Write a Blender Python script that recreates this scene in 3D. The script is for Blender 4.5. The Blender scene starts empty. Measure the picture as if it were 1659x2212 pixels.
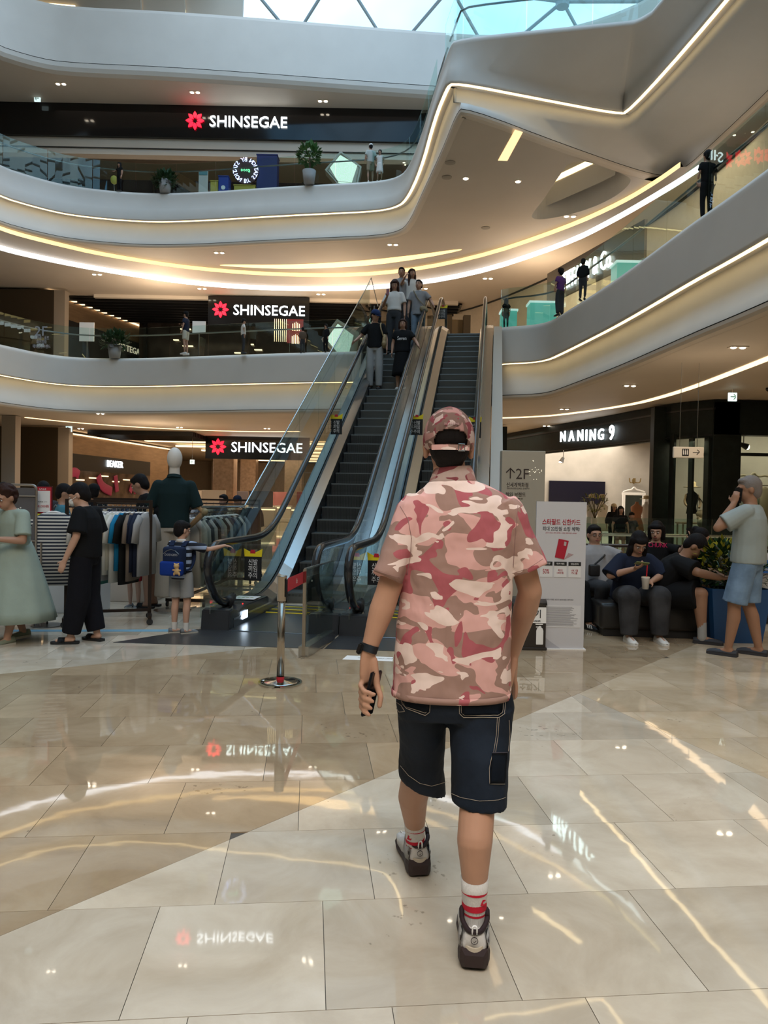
import bpy, bmesh, math, random
from mathutils import Vector, Matrix, noise
R = math.radians
V = Vector
C = bpy.context.scene.collection
sc = bpy.context.scene
random.seed(7)

# ------------------------------------------------------------------ camera
F, PIT, ROLL, HC = 1601.89, -0.0191, 0.0195, 1.525      # focal length in px of the 1659x2212 frame
cd = bpy.data.cameras.new('camera'); cam = bpy.data.objects.new('camera', cd); C.objects.link(cam)
cd.sensor_fit = 'HORIZONTAL'; cd.sensor_width = 36.0; cd.lens = F / 1659 * 36.0
cd.clip_start = .05; cd.clip_end = 300
cam.matrix_world = Matrix.Translation((0, 0, HC)) @ Matrix.Rotation(math.pi / 2 + PIT, 4, 'X') @ Matrix.Rotation(ROLL, 4, 'Z')
sc.camera = cam

# ------------------------------------------------------------------ world: bright, slightly hazy sky over the glass roof
w = bpy.data.worlds.new('sky'); sc.world = w; w.use_nodes = True
wn = w.node_tree.nodes; wl = w.node_tree.links
bg = wn['Background']
tc = wn.new('ShaderNodeTexCoord'); sn = wn.new('ShaderNodeTexNoise'); sn.inputs['Scale'].default_value = 2.2; sn.inputs['Detail'].default_value = 5
cr = wn.new('ShaderNodeValToRGB')
cr.color_ramp.elements[0].position = .42; cr.color_ramp.elements[0].color = (.22, .47, .74, 1)
cr.color_ramp.elements[1].position = .66; cr.color_ramp.elements[1].color = (.72, .88, 1.0, 1)
wl.new(tc.outputs['Generated'], sn.inputs['Vector']); wl.new(sn.outputs['Fac'], cr.inputs['Fac']); wl.new(cr.outputs['Color'], bg.inputs['Color'])
bg.inputs['Strength'].default_value = 2.2
sc.view_settings.view_transform = 'Standard'; sc.view_settings.look = 'None'
sc.view_settings.gamma = 1; sc.view_settings.use_curve_mapping = False
sc.view_settings.exposure = -0.05
try:
    sc.cycles.max_bounces = 8; sc.cycles.diffuse_bounces = 4; sc.cycles.glossy_bounces = 4
    sc.cycles.transparent_max_bounces = 24; sc.cycles.sample_clamp_indirect = 6.0
    sc.cycles.caustics_reflective = False; sc.cycles.caustics_refractive = False
except Exception: pass

def area_light(name, loc, size, power, col, rot=(0, 0, 0), sy=None):
    l = bpy.data.lights.new(name, 'AREA'); l.energy = power; l.color = col; l.shape = 'RECTANGLE'; l.size = size; l.size_y = sy or size
    o = bpy.data.objects.new(name, l); C.objects.link(o); o.location = loc; o.rotation_euler = rot
    o.visible_glossy = False
    return o
WARM = (1.0, .78, .55)
KL = 1.0
# daylight coming down the atrium through the glass roof
area_light('daylight', (-4.5, 14, 25.0), 12, 2300 * KL, (.86, .94, 1.0), sy=34)
# the warm lamps of the ceilings over each gallery (the ceiling downlights and cove lamps)
for nm, loc, sx, sy, pw in (('lamp_ground_right', (8, 10, 4.15), 4, 16, 200), ('lamp_ground_back', (-5, 31, 4.0), 16, 7, 420),
        ('lamp_hall', (-6, 45, 4.0), 16, 10, 650), ('lamp_gallery_left', (-6, 30, 10.0), 14, 5, 560), ('lamp_gallery_right', (8.2, 22, 10.0), 4, 10, 380),
        ('lamp_gallery_top', (-6, 30.5, 16.3), 14, 4, 360), ('lamp_ground_left', (-7.0, 13.5, 5.6), 7, 7, 90),
        ('lamp_shop', (7.5, 31, 4.1), 6, 7, 700), ('lamp_shop_window', (12, 21.2, 4.1), 5, 2, 160)):
    area_light(nm, loc, sx, pw * KL, (1, .88, .72) if nm == 'lamp_shop' else WARM, sy=sy)
area_light('fill_boutique_window', (8.4, 20.0, 3.2), 1.0, 55, WARM, sy=.6)  # front fill added to lift the window dummy out of silhouette, no fixture
for nm, loc, pw in (('fill_gallery', (-9, 29.5, 8.6), 190), ('fill_gallery', (-2, 29.5, 8.6), 190), ('fill_gallery', (5.2, 26, 8.6), 150), ('fill_gallery', (6.6, 17, 8.6), 40), ('fill_gallery', (-6, 30.2, 15.0), 25), ('fill_ground', (-9, 29, 2.9), 110), ('fill_ground', (6.0, 13.5, 2.9), 26), ('fill_hall', (-7, 42, 2.8), 220)):  # point fills added at mid-height to brighten the ceilings, no fixtures hang here
    l = bpy.data.lights.new(nm, 'POINT'); l.energy = pw; l.color = WARM; l.shadow_soft_size = .5; o = bpy.data.objects.new(nm, l); C.objects.link(o); o.location = loc; o.visible_glossy = False
# unseen warm fill added behind the camera for the floor and the man's back
lb = area_light('fill_behind', (0, -3.5, 10), 9, 430 * KL, (1.0, .88, .75), rot=(R(28), 0, 0), sy=5); lb.data.spread = R(100)

# ------------------------------------------------------------------ helpers
def ray(px, py):
    X = px - 829.5; Y = py - 1106
    c, s = math.cos(ROLL), math.sin(ROLL)
    ix = X * c - Y * s; iy = X * s + Y * c
    u = ix / F; v = -iy / F
    c, s = math.cos(PIT), math.sin(PIT)
    return V((u, c - v * s, s + v * c))
def at(px, py, z=None, y=None):
    """the world point seen at a pixel, at a known height z or a known distance y"""
    r = ray(px, py)
    t = (z - HC) / r.z if z is not None else y / r.y
    return V((0, 0, HC)) + r * t
def xy(px, py, z): p = at(px, py, z=z); return (p.x, p.y)
def srgb(r, g, b): return tuple((c / 255 / 12.92) if c / 255 <= .04045 else ((c / 255 + .055) / 1.055) ** 2.4 for c in (r, g, b))

MATS = {}
def mat(name, col, rough=.6, metal=0, emit=0, bump=0, bscale=40, var=0, vscale=6, spec=.5, coat=0, ecol=None, stretch=None, sheen=0):
    if name in MATS: return MATS[name]
    m = bpy.data.materials.new(name); m.use_nodes = True; MATS[name] = m
    n = m.node_tree.nodes; l = m.node_tree.links; b = n['Principled BSDF']
    b.inputs['Base Color'].default_value = (*col, 1); b.inputs['Roughness'].default_value = rough; b.inputs['Metallic'].default_value = metal
    b.inputs['Specular IOR Level'].default_value = spec
    if coat: b.inputs['Coat Weight'].default_value = coat
    if sheen: b.inputs['Sheen Weight'].default_value = sheen
    if emit:
        b.inputs['Emission Color'].default_value = (*(ecol or col), 1); b.inputs['Emission Strength'].default_value = emit
    if bump or var:
        t = n.new('ShaderNodeTexCoord'); mp = n.new('ShaderNodeMapping'); l.new(t.outputs['Object'], mp.inputs['Vector'])
        if stretch: mp.inputs['Scale'].default_value = stretch
    if var:
        nt = n.new('ShaderNodeTexNoise'); nt.inputs['Scale'].default_value = vscale; nt.inputs['Detail'].default_value = 4
        l.new(mp.outputs[0], nt.inputs['Vector'])
        r = n.new('ShaderNodeValToRGB'); r.color_ramp.elements[0].position = .3; r.color_ramp.elements[1].position = .7
        r.color_ramp.elements[0].color = (*[c * (1 - var) for c in col], 1); r.color_ramp.elements[1].color = (*[min(1, c * (1 + var)) for c in col], 1)
        l.new(nt.outputs['Fac'], r.inputs['Fac']); l.new(r.outputs['Color'], b.inputs['Base Color'])
    if bump:
        nb = n.new('ShaderNodeTexNoise'); nb.inputs['Scale'].default_value = bscale; nb.inputs['Detail'].default_value = 3
        l.new(mp.outputs[0], nb.inputs['Vector'])
        bp = n.new('ShaderNodeBump'); bp.inputs['Strength'].default_value = bump; bp.inputs['Distance'].default_value = .01
        l.new(nb.outputs['Fac'], bp.inputs['Height']); l.new(bp.outputs['Normal'], b.inputs['Normal'])
    return m
def glass_mat(name, tint=(.86, .95, .93), refl=1.0, base=.04, rough=0.0):
    m = bpy.data.materials.new(name); m.use_nodes = True; MATS[name] = m
    n = m.node_tree.nodes; l = m.node_tree.links; n.remove(n['Principled BSDF']); o = n['Material Output']
    tr = n.new('ShaderNodeBsdfTransparent'); tr.inputs['Color'].default_value = (*tint, 1)
    gl = n.new('ShaderNodeBsdfGlossy'); gl.inputs['Roughness'].default_value = rough; gl.inputs['Color'].default_value = (refl, refl, refl, 1)
    fr = n.new('ShaderNodeFresnel'); fr.inputs['IOR'].default_value = 1.5
    ad = n.new('ShaderNodeMath'); ad.operation = 'ADD'; ad.use_clamp = True; ad.inputs[1].default_value = base
    ge = n.new('ShaderNodeNewGeometry'); iv = n.new('ShaderNodeMath'); iv.operation = 'SUBTRACT'; iv.inputs[0].default_value = 1; l.new(ge.outputs['Backfacing'], iv.inputs[1])
    mu = n.new('ShaderNodeMath'); mu.operation = 'MULTIPLY'; l.new(ad.outputs[0], mu.inputs[0]); l.new(iv.outputs[0], mu.inputs[1])
    mx = n.new('ShaderNodeMixShader'); l.new(fr.outputs[0], ad.inputs[0]); l.new(mu.outputs[0], mx.inputs[0])
    l.new(tr.outputs[0], mx.inputs[1]); l.new(gl.outputs[0], mx.inputs[2]); l.new(mx.outputs[0], o.inputs['Surface'])
    return m

M_PLASTER = mat('white plaster', (.66, .645, .62), .55, var=.03, vscale=1.2)
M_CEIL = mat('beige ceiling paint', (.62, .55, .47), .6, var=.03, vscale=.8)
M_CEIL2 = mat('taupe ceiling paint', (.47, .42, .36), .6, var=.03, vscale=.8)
M_WALL = mat('beige wall', (.50, .42, .32), .6, var=.05)
M_GROOVE = mat('shadow gap', (.03, .028, .025), .8)
M_LED = mat('warm light strip', (1, .80, .48), .5, emit=3.4, ecol=(1, .77, .40))
M_LEDW = mat('white light strip', (.9, .95, 1), .5, emit=2.6, ecol=(.90, .94, 1.0))
M_LEDG = mat('gold light strip', (1, .74, .36), .5, emit=1.5, ecol=(1, .70, .32))
M_LED2 = mat('soft light strip', (1, .78, .5), .5, emit=2.2, ecol=(1, .72, .42))
M_LAMP = mat('lamp glow', (1, .9, .75), .5, emit=14, ecol=(1, .88, .7))
M_SIGNW = mat('lit white letters', (.9, .97, 1), .4, emit=4.5, ecol=(.88, .96, 1))
M_SIGNR = mat('lit red petals', (1, .02, .05), .4, emit=2.6, ecol=(1, .008, .03))
M_BLACK = mat('gloss black panel', (.006, .006, .007), .10)
M_DARK = mat('dark matt', (.018, .017, .017), .5)
M_BRONZE = mat('bronze panel', (.075, .055, .035), .35, metal=.4)
M_STEEL = mat('brushed steel', (.60, .60, .60), .22, metal=1)
M_STEELD = mat('dark steel', (.25, .25, .26), .28, metal=1)
M_CHROME = mat('polished steel', (.62, .60, .57), .10, metal=1)
M_RUBBER = mat('black handrail rubber', (.018, .019, .022), .16, spec=.7)
M_BLKMET = mat('black metal', (.012, .012, .013), .35, metal=.3)
M_GLASS = glass_mat('clear glass')
M_GLASSG = glass_mat('escalator glass', tint=(.83, .90, .885), base=.07)
M_GLASSR = glass_mat('roof glass', tint=(.92, .98, 1), base=0)
M_WHITE = mat('white print', (.75, .75, .75), .5)
M_RED = mat('red print', (.45, .02, .035), .5)
M_GREEN = mat('green print', (.01, .25, .12), .5)
M_BLACKP = mat('black print', (.012, .012, .014), .5)
M_YEL = mat('yellow print', (.75, .6, .02), .5)

def link(name, bm, m=None, parent=None, smooth=False, kind=None, label=None, cat=None, group=None, mats=None):
    me = bpy.data.meshes.new(name)
    if isinstance(bm, bmesh.types.BMesh):
        bm.normal_update(); bm.to_mesh(me); bm.free()
    else:
        vs, fs = bm; me.from_pydata([tuple(v) for v in vs], [], fs); me.update()
    if smooth:
        for p in me.polygons: p.use_smooth = True
    if m: me.materials.append(m)
    for x in (mats or []): me.materials.append(x)
    o = bpy.data.objects.new(name, me); C.objects.link(o)
    if parent:
        o.parent = parent
    for k, v in (('kind', kind), ('label', label), ('category', cat), ('group', group)):
        if v: o[k] = v
    return o
def thing(name, label, cat, loc=(0, 0, 0), rz=0, group=None, kind=None):
    o = bpy.data.objects.new(name, None); C.objects.link(o); o.location = loc; o.rotation_euler = (0, 0, rz)
    o.empty_display_size = .1
    if label: o['label'] = label
    if cat: o['category'] = cat
    if group: o['group'] = group
    if kind: o['kind'] = kind
    return o
def BM(): return bmesh.new()
def quad(bm, *ps):
    try: return bm.faces.new([bm.verts.new(p) for p in ps])
    except ValueError: return None
def hexa(bm, p):
    v = [bm.verts.new(q) for q in p]
    for f in ((0, 3, 2, 1), (4, 5, 6, 7), (0, 1, 5, 4), (1, 2, 6, 5), (2, 3, 7, 6), (3, 0, 4, 7)): bm.faces.new([v[i] for i in f])
def box(bm, x0, x1, y0, y1, z0, z1):
    hexa(bm, [(x0, y0, z0), (x1, y0, z0), (x1, y1, z0), (x0, y1, z0), (x0, y0, z1), (x1, y0, z1), (x1, y1, z1), (x0, y1, z1)])
def obox(bm, o, a, b, c):
    """box from corner o along vectors a, b, c"""
    o, a, b, c = V(o), V(a), V(b), V(c)
    if a.cross(b).dot(c) < 0: a, b = b, a
    hexa(bm, [o, o + a, o + a + b, o + b, o + c, o + a + c, o + a + b + c, o + b + c])
def bevbox(bm, x0, x1, y0, y1, z0, z1, r=.01, seg=2):
    b2 = BM(); box(b2, x0, x1, y0, y1, z0, z1)
    bmesh.ops.bevel(b2, geom=b2.edges[:], offset=r, segments=seg, affect='EDGES', profile=.5)
    merge(bm, b2)
def merge(bm, b2):
    me = bpy.data.meshes.new('t'); b2.to_mesh(me); b2.free(); bm.from_mesh(me); bpy.data.meshes.remove(me)
def frame(d, up=V((0, 0, 1))):
    d = V(d).normalized(); u = V(up)
    if abs(d.dot(u)) > .98: u = V((0, 1, 0))
    a = d.cross(u).normalized(); b = a.cross(d).normalized()
    return a, b
def rings(bm, rs, cap=True, closed=False):
    """rs: list of lists of points with equal counts"""
    vv = [[bm.verts.new(p) for p in r] for r in rs]
    n = len(vv[0])
    for i in range(len(vv) - 1 + (1 if closed else 0)):
        A, B = vv[i], vv[(i + 1) % len(vv)]
        for j in range(n):
            try: bm.faces.new((A[j], A[(j + 1) % n], B[(j + 1) % n], B[j]))
            except ValueError: pass
    if cap and not closed:
        bm.faces.new(list(reversed(vv[0]))); bm.faces.new(vv[-1])
def tube(bm, pts, r, seg=8, rr=None, cap=True, sq=None):
    pts = [V(p) for p in pts]; rs = []
    for i, p in enumerate(pts):
        t = (pts[min(i + 1, len(pts) - 1)] - pts[max(i - 1, 0)])
        a, b = frame(t)
        if rs and prev_a.dot(a) < 0: a, b = -a, -b
        prev_a = a
        q = rr[i] if rr else r
        if sq: rs.append([p + a * (x * sq[0]) + b * (y * sq[1]) for x, y in ((-1, -1), (1, -1), (1, 1), (-1, 1))])
        else: rs.append([p + a * math.cos(2 * math.pi * k / seg) * q + b * math.sin(2 * math.pi * k / seg) * q for k in range(seg)])
    rings(bm, rs, cap)
def capsule(bm, p0, p1, r0, r1, seg=12, flat0=False, flat1=False):
    p0, p1 = V(p0), V(p1); d = p1 - p0; L = max(d.length, 1e-4); d = d / L; a, b = frame(d); rs = []
    def ring(c, q): rs.append([c + (a * math.cos(2 * math.pi * k / seg) + b * math.sin(2 * math.pi * k / seg)) * q for k in range(seg)])
    if not flat0:
        for t in (80, 50, 25): ring(p0 - d * r0 * math.sin(R(t)), r0 * math.cos(R(t)))
    ring(p0, r0); ring(p1, r1)
    if not flat1:
        for t in (25, 50, 80): ring(p1 + d * r1 * math.sin(R(t)), r1 * math.cos(R(t)))
    rings(bm, rs)
def ellip(bm, c, rx, ry, rz, M=None, seg=14):
    b2 = BM(); bmesh.ops.create_uvsphere(b2, u_segments=seg, v_segments=max(6, seg * 2 // 3), radius=1)
    mm = Matrix.Translation(c) @ (M.to_4x4() if M else Matrix.Identity(4)) @ Matrix.Diagonal((rx, ry, rz, 1))
    b2.transform(mm); merge(bm, b2)
def lathe(bm, prof, c=(0, 0, 0), seg=24, cap=True):
    c = V(c)
    rings(bm, [[c + V((r * math.cos(2 * math.pi * k / seg), r * math.sin(2 * math.pi * k / seg), z)) for k in range(seg)] for r, z in prof], cap)
def prism(bm, poly, z0, z1):
    a = [bm.verts.new((x, y, z0)) for x, y in poly]; b = [bm.verts.new((x, y, z1)) for x, y in poly]; n = len(poly)
    area = sum(poly[i][0] * poly[(i + 1) % n][1] - poly[(i + 1) % n][0] * poly[i][1] for i in range(n))
    if area < 0: a.reverse(); b.reverse()
    bm.faces.new(list(reversed(a))); bm.faces.new(b)
    for i in range(n): bm.faces.new((a[i], a[(i + 1) % n], b[(i + 1) % n], b[i]))
def plate(bm, poly, o, rt, up, th):
    """extrude a 2-D outline lying in plane (rt, up) at o by th towards the viewer side rt x up"""
    rt, up = V(rt).normalized(), V(up).normalized(); nn = rt.cross(up); o = V(o)
    a = [bm.verts.new(o + rt * x + up * y) for x, y in poly]; b = [bm.verts.new(o + rt * x + up * y + nn * th) for x, y in poly]; n = len(poly)
    area = sum(poly[i][0] * poly[(i + 1) % n][1] - poly[(i + 1) % n][0] * poly[i][1] for i in range(n))
    if area < 0: a.reverse(); b.reverse()
    bm.faces.new(list(reversed(a))); bm.faces.new(b)
    for i in range(n): bm.faces.new((a[i], a[(i + 1) % n], b[(i + 1) % n], b[i]))
def chaikin(P, it=2, closed=False):
    P = [V(p) for p in P]
    for _ in range(it):
        Q = [] if closed else [P[0]]
        n = len(P)
        for i in range(n if closed else n - 1):
            a, b = P[i], P[(i + 1) % n]
            Q += [a * .75 + b * .25, a * .25 + b * .75]
        if not closed: Q.append(P[-1])
        P = Q
    return P
def resample(P, step):
    P = [V(p) for p in P]; out = [P[0].copy()]; acc = 0
    for i in range(len(P) - 1):
        a, b = P[i], P[i + 1]; L = (b - a).length; d = 0
        while acc + (L - d) >= step:
            d += step - acc; acc = 0; out.append(a.lerp(b, d / L))
        acc += L - d
    return out
def offs(P, o):
    """offset a plan curve towards the atrium side"""
    out = []
    for i, p in enumerate(P):
        t = P[min(i + 1, len(P) - 1)] - P[max(i - 1, 0)]; t = V((t.x, t.y)).normalized()
        out.append(V((p.x + t.y * o, p.y - t.x * o)))
    return out
def strip(bm, A, B):
    va = [bm.verts.new(p) for p in A]; vb = [bm.verts.new(p) for p in B]
    for i in range(len(A) - 1): bm.faces.new((va[i], vb[i], vb[i + 1], va[i + 1]))
def z3(P, z): return [V((p.x, p.y, z)) for p in P]
def fillring(bm, outer, inners, z):
    es = []
    for loop in [outer] + inners:
        vs = [bm.verts.new((p[0], p[1], z)) for p in loop]
        es += [bm.edges.new((vs[i], vs[(i + 1) % len(vs)])) for i in range(len(vs))]
    bmesh.ops.triangle_fill(bm, use_beauty=True, use_dissolve=False, edges=es)
def text(body, o, rt, up, m, parent=None, width=None, height=None, ext=.004, center=True, bold=0, name='lettering', lines=1.0, kind=None, spacing=1.0):
    c = bpy.data.curves.new('t', 'FONT'); c.body = body; c.extrude = 0; c.offset = bold; c.resolution_u = 2
    c.align_x = 'CENTER' if center else 'LEFT'; c.space_line = lines; c.space_character = spacing
    t = bpy.data.objects.new('t', c)
    me = bpy.data.meshes.new_from_object(t); bpy.data.objects.remove(t); bpy.data.curves.remove(c)
    xs = [v.co.x for v in me.vertices]; ys = [v.co.y for v in me.vertices]
    if not xs: return None
    s = width / (max(xs) - min(xs)) if width else height / (max(ys) - min(ys))
    sy = height / (max(ys) - min(ys)) if height else s
    cx = (max(xs) + min(xs)) / 2 if center else min(xs); cy = (max(ys) + min(ys)) / 2
    rt, up = V(rt).normalized(), V(up).normalized(); nn = rt.cross(up); o = V(o)
    bm = BM(); bm.from_mesh(me); bpy.data.meshes.remove(me)
    for v in bm.verts: v.co = o + rt * ((v.co.x - cx) * s) + up * ((v.co.y - cy) * sy)
    if ext:
        r = bmesh.ops.extrude_face_region(bm, geom=bm.faces[:])
        for g in r['geom']:
            if isinstance(g, bmesh.types.BMVert): g.co += nn * ext
    return link(name, bm, m, parent, kind=kind)
UP = V((0, 0, 1)); EX = V((1, 0, 0)); EY = V((0, 1, 0))
def W(root, o):
    """keep geometry written in world coordinates when parented to a placed root"""
    bpy.context.view_layer.update()
    o.matrix_parent_inverse = root.matrix_world.inverted(); return o
def Ws(root):
    m = (Matrix.Translation(root.location) @ root.rotation_euler.to_matrix().to_4x4()).inverted()
    for c in root.children:
        c.matrix_parent_inverse = m
        for d in c.children: pass
# ================================================================== THE SHELL
Z2, Z3, Z4 = 6.25, 12.5, 18.75
def P2(l): return [V((a, b)) for a, b in l]
# ---- plan curves of the void edges, listed with the atrium on the -y side
f2L = chaikin(P2([(-14.2, -9), (-14, 12), (-13.6, 20), (-13.0, 23.2), (-12.45, 24.6), (-11.9, 25.7), (-11.0, 26.35), (-9.6, 26.35), (-8.2, 26.1), (-6.8, 25.7), (-4.1, 24.95), (-2.8, 24.6), (-1.3, 24.3), (-.75, 24.15), (-.62, 23.2), (-.62, 21.6)]))
f2R = chaikin(P2([(3.05, 20.6), (3.3, 20.34), (3.9, 20.15), (4.3, 19.7), (4.46, 18.8), (4.72, 17.0), (4.9, 15.6), (5.03, 14.1), (5.15, 12.5), (5.32, 11.0), (5.45, 9.0), (5.5, 4), (5.5, -9)]))
def t3(pt, pl, pb): return (xy(*pt, Z3), xy(*pl, 11.45), xy(*pb, 10.5))
f3c = [(-14.8, -9), (-14.7, 12), (-14.3, 21), (-13.4, 25.1), (-12.3, 26.3), (-11.3, 26.95), (-9.1, 27.4), (-7, 27.2), (-4.2, 26.6), (-1.9, 26.2), (-.5, 25.95), (.2, 25.6), (.6, 24.95)]
T3 = [(p, p, p) for p in f3c]
T3 += [t3((880, 290), (885, 362), (885, 425)), t3((905, 190), (911, 250), (925, 330)), t3((935, 92), (935, 186), (952, 252)),
       t3((946, 77), (944, 175), (968, 236)), t3((1130, 50), (1125, 203), (1190, 310)), t3((1310, 25), (1300, 229), (1370, 364)),
       t3((1338, 20), (1327, 224), (1432, 368)), ((5.9, 16.5), xy(1503, 12, 11.45), xy(1540, 262, 10.5)), ((6.1, 12), (6.9, 11), xy(1659, 140, 10.5)), ((6.4, -9), (7.2, -9), (8.8, -9))]
f3T, f3M, f3B = [chaikin(P2([t[i] for t in T3])) for i in range(3)]
f4c = chaikin(P2([(-15.5, -9), (-15.4, 12), (-15, 22), (-14.2, 25.8), (-12.6, 26.9), (-11.2, 27.1), (-8.5, 27.2), (-5.4, 27.45), (-2, 27.8), (1.2, 28.1), (4, 28.3), (7, 27.6), (9.5, 25.5), (10.8, 22), (11, 16), (11, -9)]))

def fascia(name, label, T, M_, B, z0, zl, z1, led=M_LED, over=.14, cut=None):
    root = thing(name, label, None, kind='structure')
    def prof(P, lst):
        return [z3(offs(P, o), z) for o, z in lst]
    rows = prof(T, [(-.30, z0 + .02), (-.06, z0 + .02), (.03, z0 - .03), (.05, z0 - .10), (.03, z0 - .15)]) + prof(M_, [(over - .06, zl + .42), (over, zl + .05), (over - .02, zl), (-.16, zl)])
    if T is M_:
        rows = prof(T, [(-.30, z0 + .02), (0, z0 + .02), (.09, z0 - .03), (.12, z0 - .10), (.10, z0 - .15), (over, zl + .05), (over - .02, zl), (-.16, zl)])
    b = BM()
    for A, Bq in zip(rows, rows[1:]): strip(b, Bq, A)
    bmesh.ops.remove_doubles(b, verts=b.verts[:], dist=.0005)
    link('upper_band', b, M_PLASTER, root, smooth=True)
    b = BM(); a1 = z3(offs(M_, over - .05), zl - .012); a2 = z3(offs(M_, .01), zl - .012)
    strip(b, a2, a1); a3 = z3(offs(M_, over - .05), zl - .004); strip(b, a3, a1)
    link('light_strip', b, led, root)
    rows = prof(M_, [(-.14, zl + .01), (-.14, zl - .35)]) + prof(B, [(-.04, z1 + .30), (0, z1 + .17), (.0, z1 + .14)])
    b = BM()
    for A, Bq in zip(rows, rows[1:]): strip(b, Bq, A)
    bmesh.ops.remove_doubles(b, verts=b.verts[:], dist=.0005)
    link('lower_band', b, M_PLASTER, root, smooth=True)
    b = BM(); rows = prof(B, [(0, z1 + .142), (-.03, z1 + .142), (-.03, z1 + .122), (0, z1 + .122)])
    for A, Bq in zip(rows, rows[1:]): strip(b, Bq, A)
    link('shadow_gap', b, M_GROOVE, root)
    b = BM(); rows = prof(B, [(0, z1 + .124), (-.01, z1 + .07), (-.05, z1 + .025), (-.16, z1)])
    for A, Bq in zip(rows, rows[1:]): strip(b, Bq, A)
    link('bottom_edge', b, M_CEIL, root, smooth=True)
    return root
fascia('trim_1', 'curved white second-floor balcony edge with a warm light line, left of the escalators', f2L, f2L, f2L, Z2, 5.27, 4.27)
fascia('trim_2', 'white second-floor balcony edge with a warm light line, curving forward right of the escalators', f2R, f2R, f2R, Z2, 5.25, 4.27)
fascia('trim_3', 'white zigzag third-floor balcony edge with a warm light line', f3T, f3M, f3B, Z3, 11.45, 10.5)
# the solid parapet of the fourth floor
r4 = thing('trim_4', 'plain white fourth-floor parapet high under the glass roof', None, kind='structure')
b = BM(); rows = [z3(offs(f4c, o), z) for o, z in [(-.4, 19.0), (0, 19.0), (.10, 18.94), (.12, 18.83), (.12, 16.95)]]
for A, Bq in zip(rows, rows[1:]): strip(b, Bq, A)
link('parapet', b, M_PLASTER, r4, smooth=True)
b = BM(); rows = [z3(offs(f4c, o), z) for o, z in [(.12, 16.95), (.09, 16.95), (.09, 16.925), (.12, 16.925)]]
for A, Bq in zip(rows, rows[1:]): strip(b, Bq, A)
link('shadow_gap', b, M_GROOVE, r4)
b = BM(); rows = [z3(offs(f4c, o), z) for o, z in [(.12, 16.93), (.10, 16.78), (.02, 16.66), (-.16, 16.6)]]
for A, Bq in zip(rows, rows[1:]): strip(b, Bq, A)
link('bottom_edge', b, M_PLASTER, r4, smooth=True)

# ---- slabs
OUT = [(-30, -9), (30, -9), (30, 62), (-30, 62)]
ecx = V((math.cos(.1423), -math.sin(.1423))); ecy = V((math.sin(.1423), math.cos(.1423)))
EO = V((-2.052, 8.343))                                    # front left corner of the escalator pair
def ew(u, s): p = EO + ecx * u + ecy * s; return (p.x, p.y)
def void2(o): return [tuple(p) for p in offs(f2L, o)] + [ew(-.02, 14.0), ew(3.2, 14.0)] + [tuple(p) for p in offs(f2R, o)]
def slab(name, inner_low, z_low, inner_up, z_up, extra=None, outer=OUT, m=None):
    b = BM()
    lo = inner_low + [(OUT[1][0], -9), OUT[2], OUT[3], (OUT[0][0], -9)]
    fillring(b, lo, extra or [], z_low)
    o = link(name, b, m or M_CEIL, kind='structure'); return o
slab('ceiling', void2(-.15), 4.27, None, None)
coff = [xy(x, y, 10.5) for x, y in ((1209, 322), (1175, 372), (1148, 418), (1122, 452), (1126, 461), (1150, 461), (1205, 449), (1262, 428), (1308, 402), (1338, 372), (1325, 358))]
coff = [tuple(p) for p in chaikin(P2(coff), 2, True)]
arcP = dict(g=[(-60, 515), (0, 537), (100, 558), (200, 577), (400, 600), (600, 606), (800, 597), (1000, 556), (1200, 480), (1320, 420), (1395, 370), (1440, 335)],
            w=[(-60, 555), (0, 572), (100, 590), (200, 605), (400, 628), (600, 632), (800, 622), (1000, 585), (1200, 510), (1300, 455), (1425, 375), (1480, 335)])
ag = chaikin(P2([xy(x, y, 10.38) for x, y in arcP['g']])); aw = chaikin(P2([xy(x, y, 10.12) for x, y in arcP['w']]))
# third-floor soffit, down to the cove steps
b = BM()
fr = [(-30, 10), (-30, 45)] 
inner3 = [tuple(p) for p in offs(f3B, -.15)]
poly = inner3 + [(9.0, -9), (30, -9), (30, 21.55), (11.2, 21.55), (8.3, 21.4)] + [tuple(p) for p in reversed(ag)] + [(-30, 24), (-30, -9)]
fillring(b, poly, [coff], 10.5)
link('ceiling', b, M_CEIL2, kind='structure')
cv = thing('trim_5', 'stepped ceiling cove with a gold and a white light line sweeping behind the escalators', None, kind='structure')
b = BM(); strip(b, z3(ag, 10.36), z3(ag, 10.50)); link('light_strip', b, M_LEDG, cv, label='gold light strip')
b = BM(); strip(b, z3(offs(ag, -.02), 10.36), z3(ag, 10.36)); strip(b, z3(aw, 10.18), z3(offs(ag, -.02), 10.36)) if len(aw) == len(ag) else None
link('band', b, M_CEIL, cv, smooth=True)
b = BM(); strip(b, z3(aw, 10.00), z3(aw, 10.18)); link('light_strip', b, M_LEDW, cv, label='white light strip')
# gold sliver on the soffit in front of the coves
sl = chaikin(P2([xy(x, y, 10.49) for x, y in ((455, 587), (600, 586), (760, 572), (880, 553), (975, 533))]))
b = BM(); rs = []
for i, p in enumerate(sl):
    ww = .30 * math.sin(math.pi * min(1, (i + .3) / (len(sl) - .4))) + .02
    rs.append((V((p.x, p.y + ww, 10.488)), V((p.x, p.y - ww, 10.488))))
strip(b, [r[0] for r in rs], [r[1] for r in rs]); link('light_strip', b, M_LEDG, cv, label='short gold light strip in the flat ceiling')
# gallery ceiling behind the coves
b = BM(); poly = [tuple(p) for p in aw] + [(12, 22), (30, 22), (30, 62), (-30, 62), (-30, 26)]
fillring(b, poly, [], 10.0); link('ceiling', b, M_CEIL, kind='structure')
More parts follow.
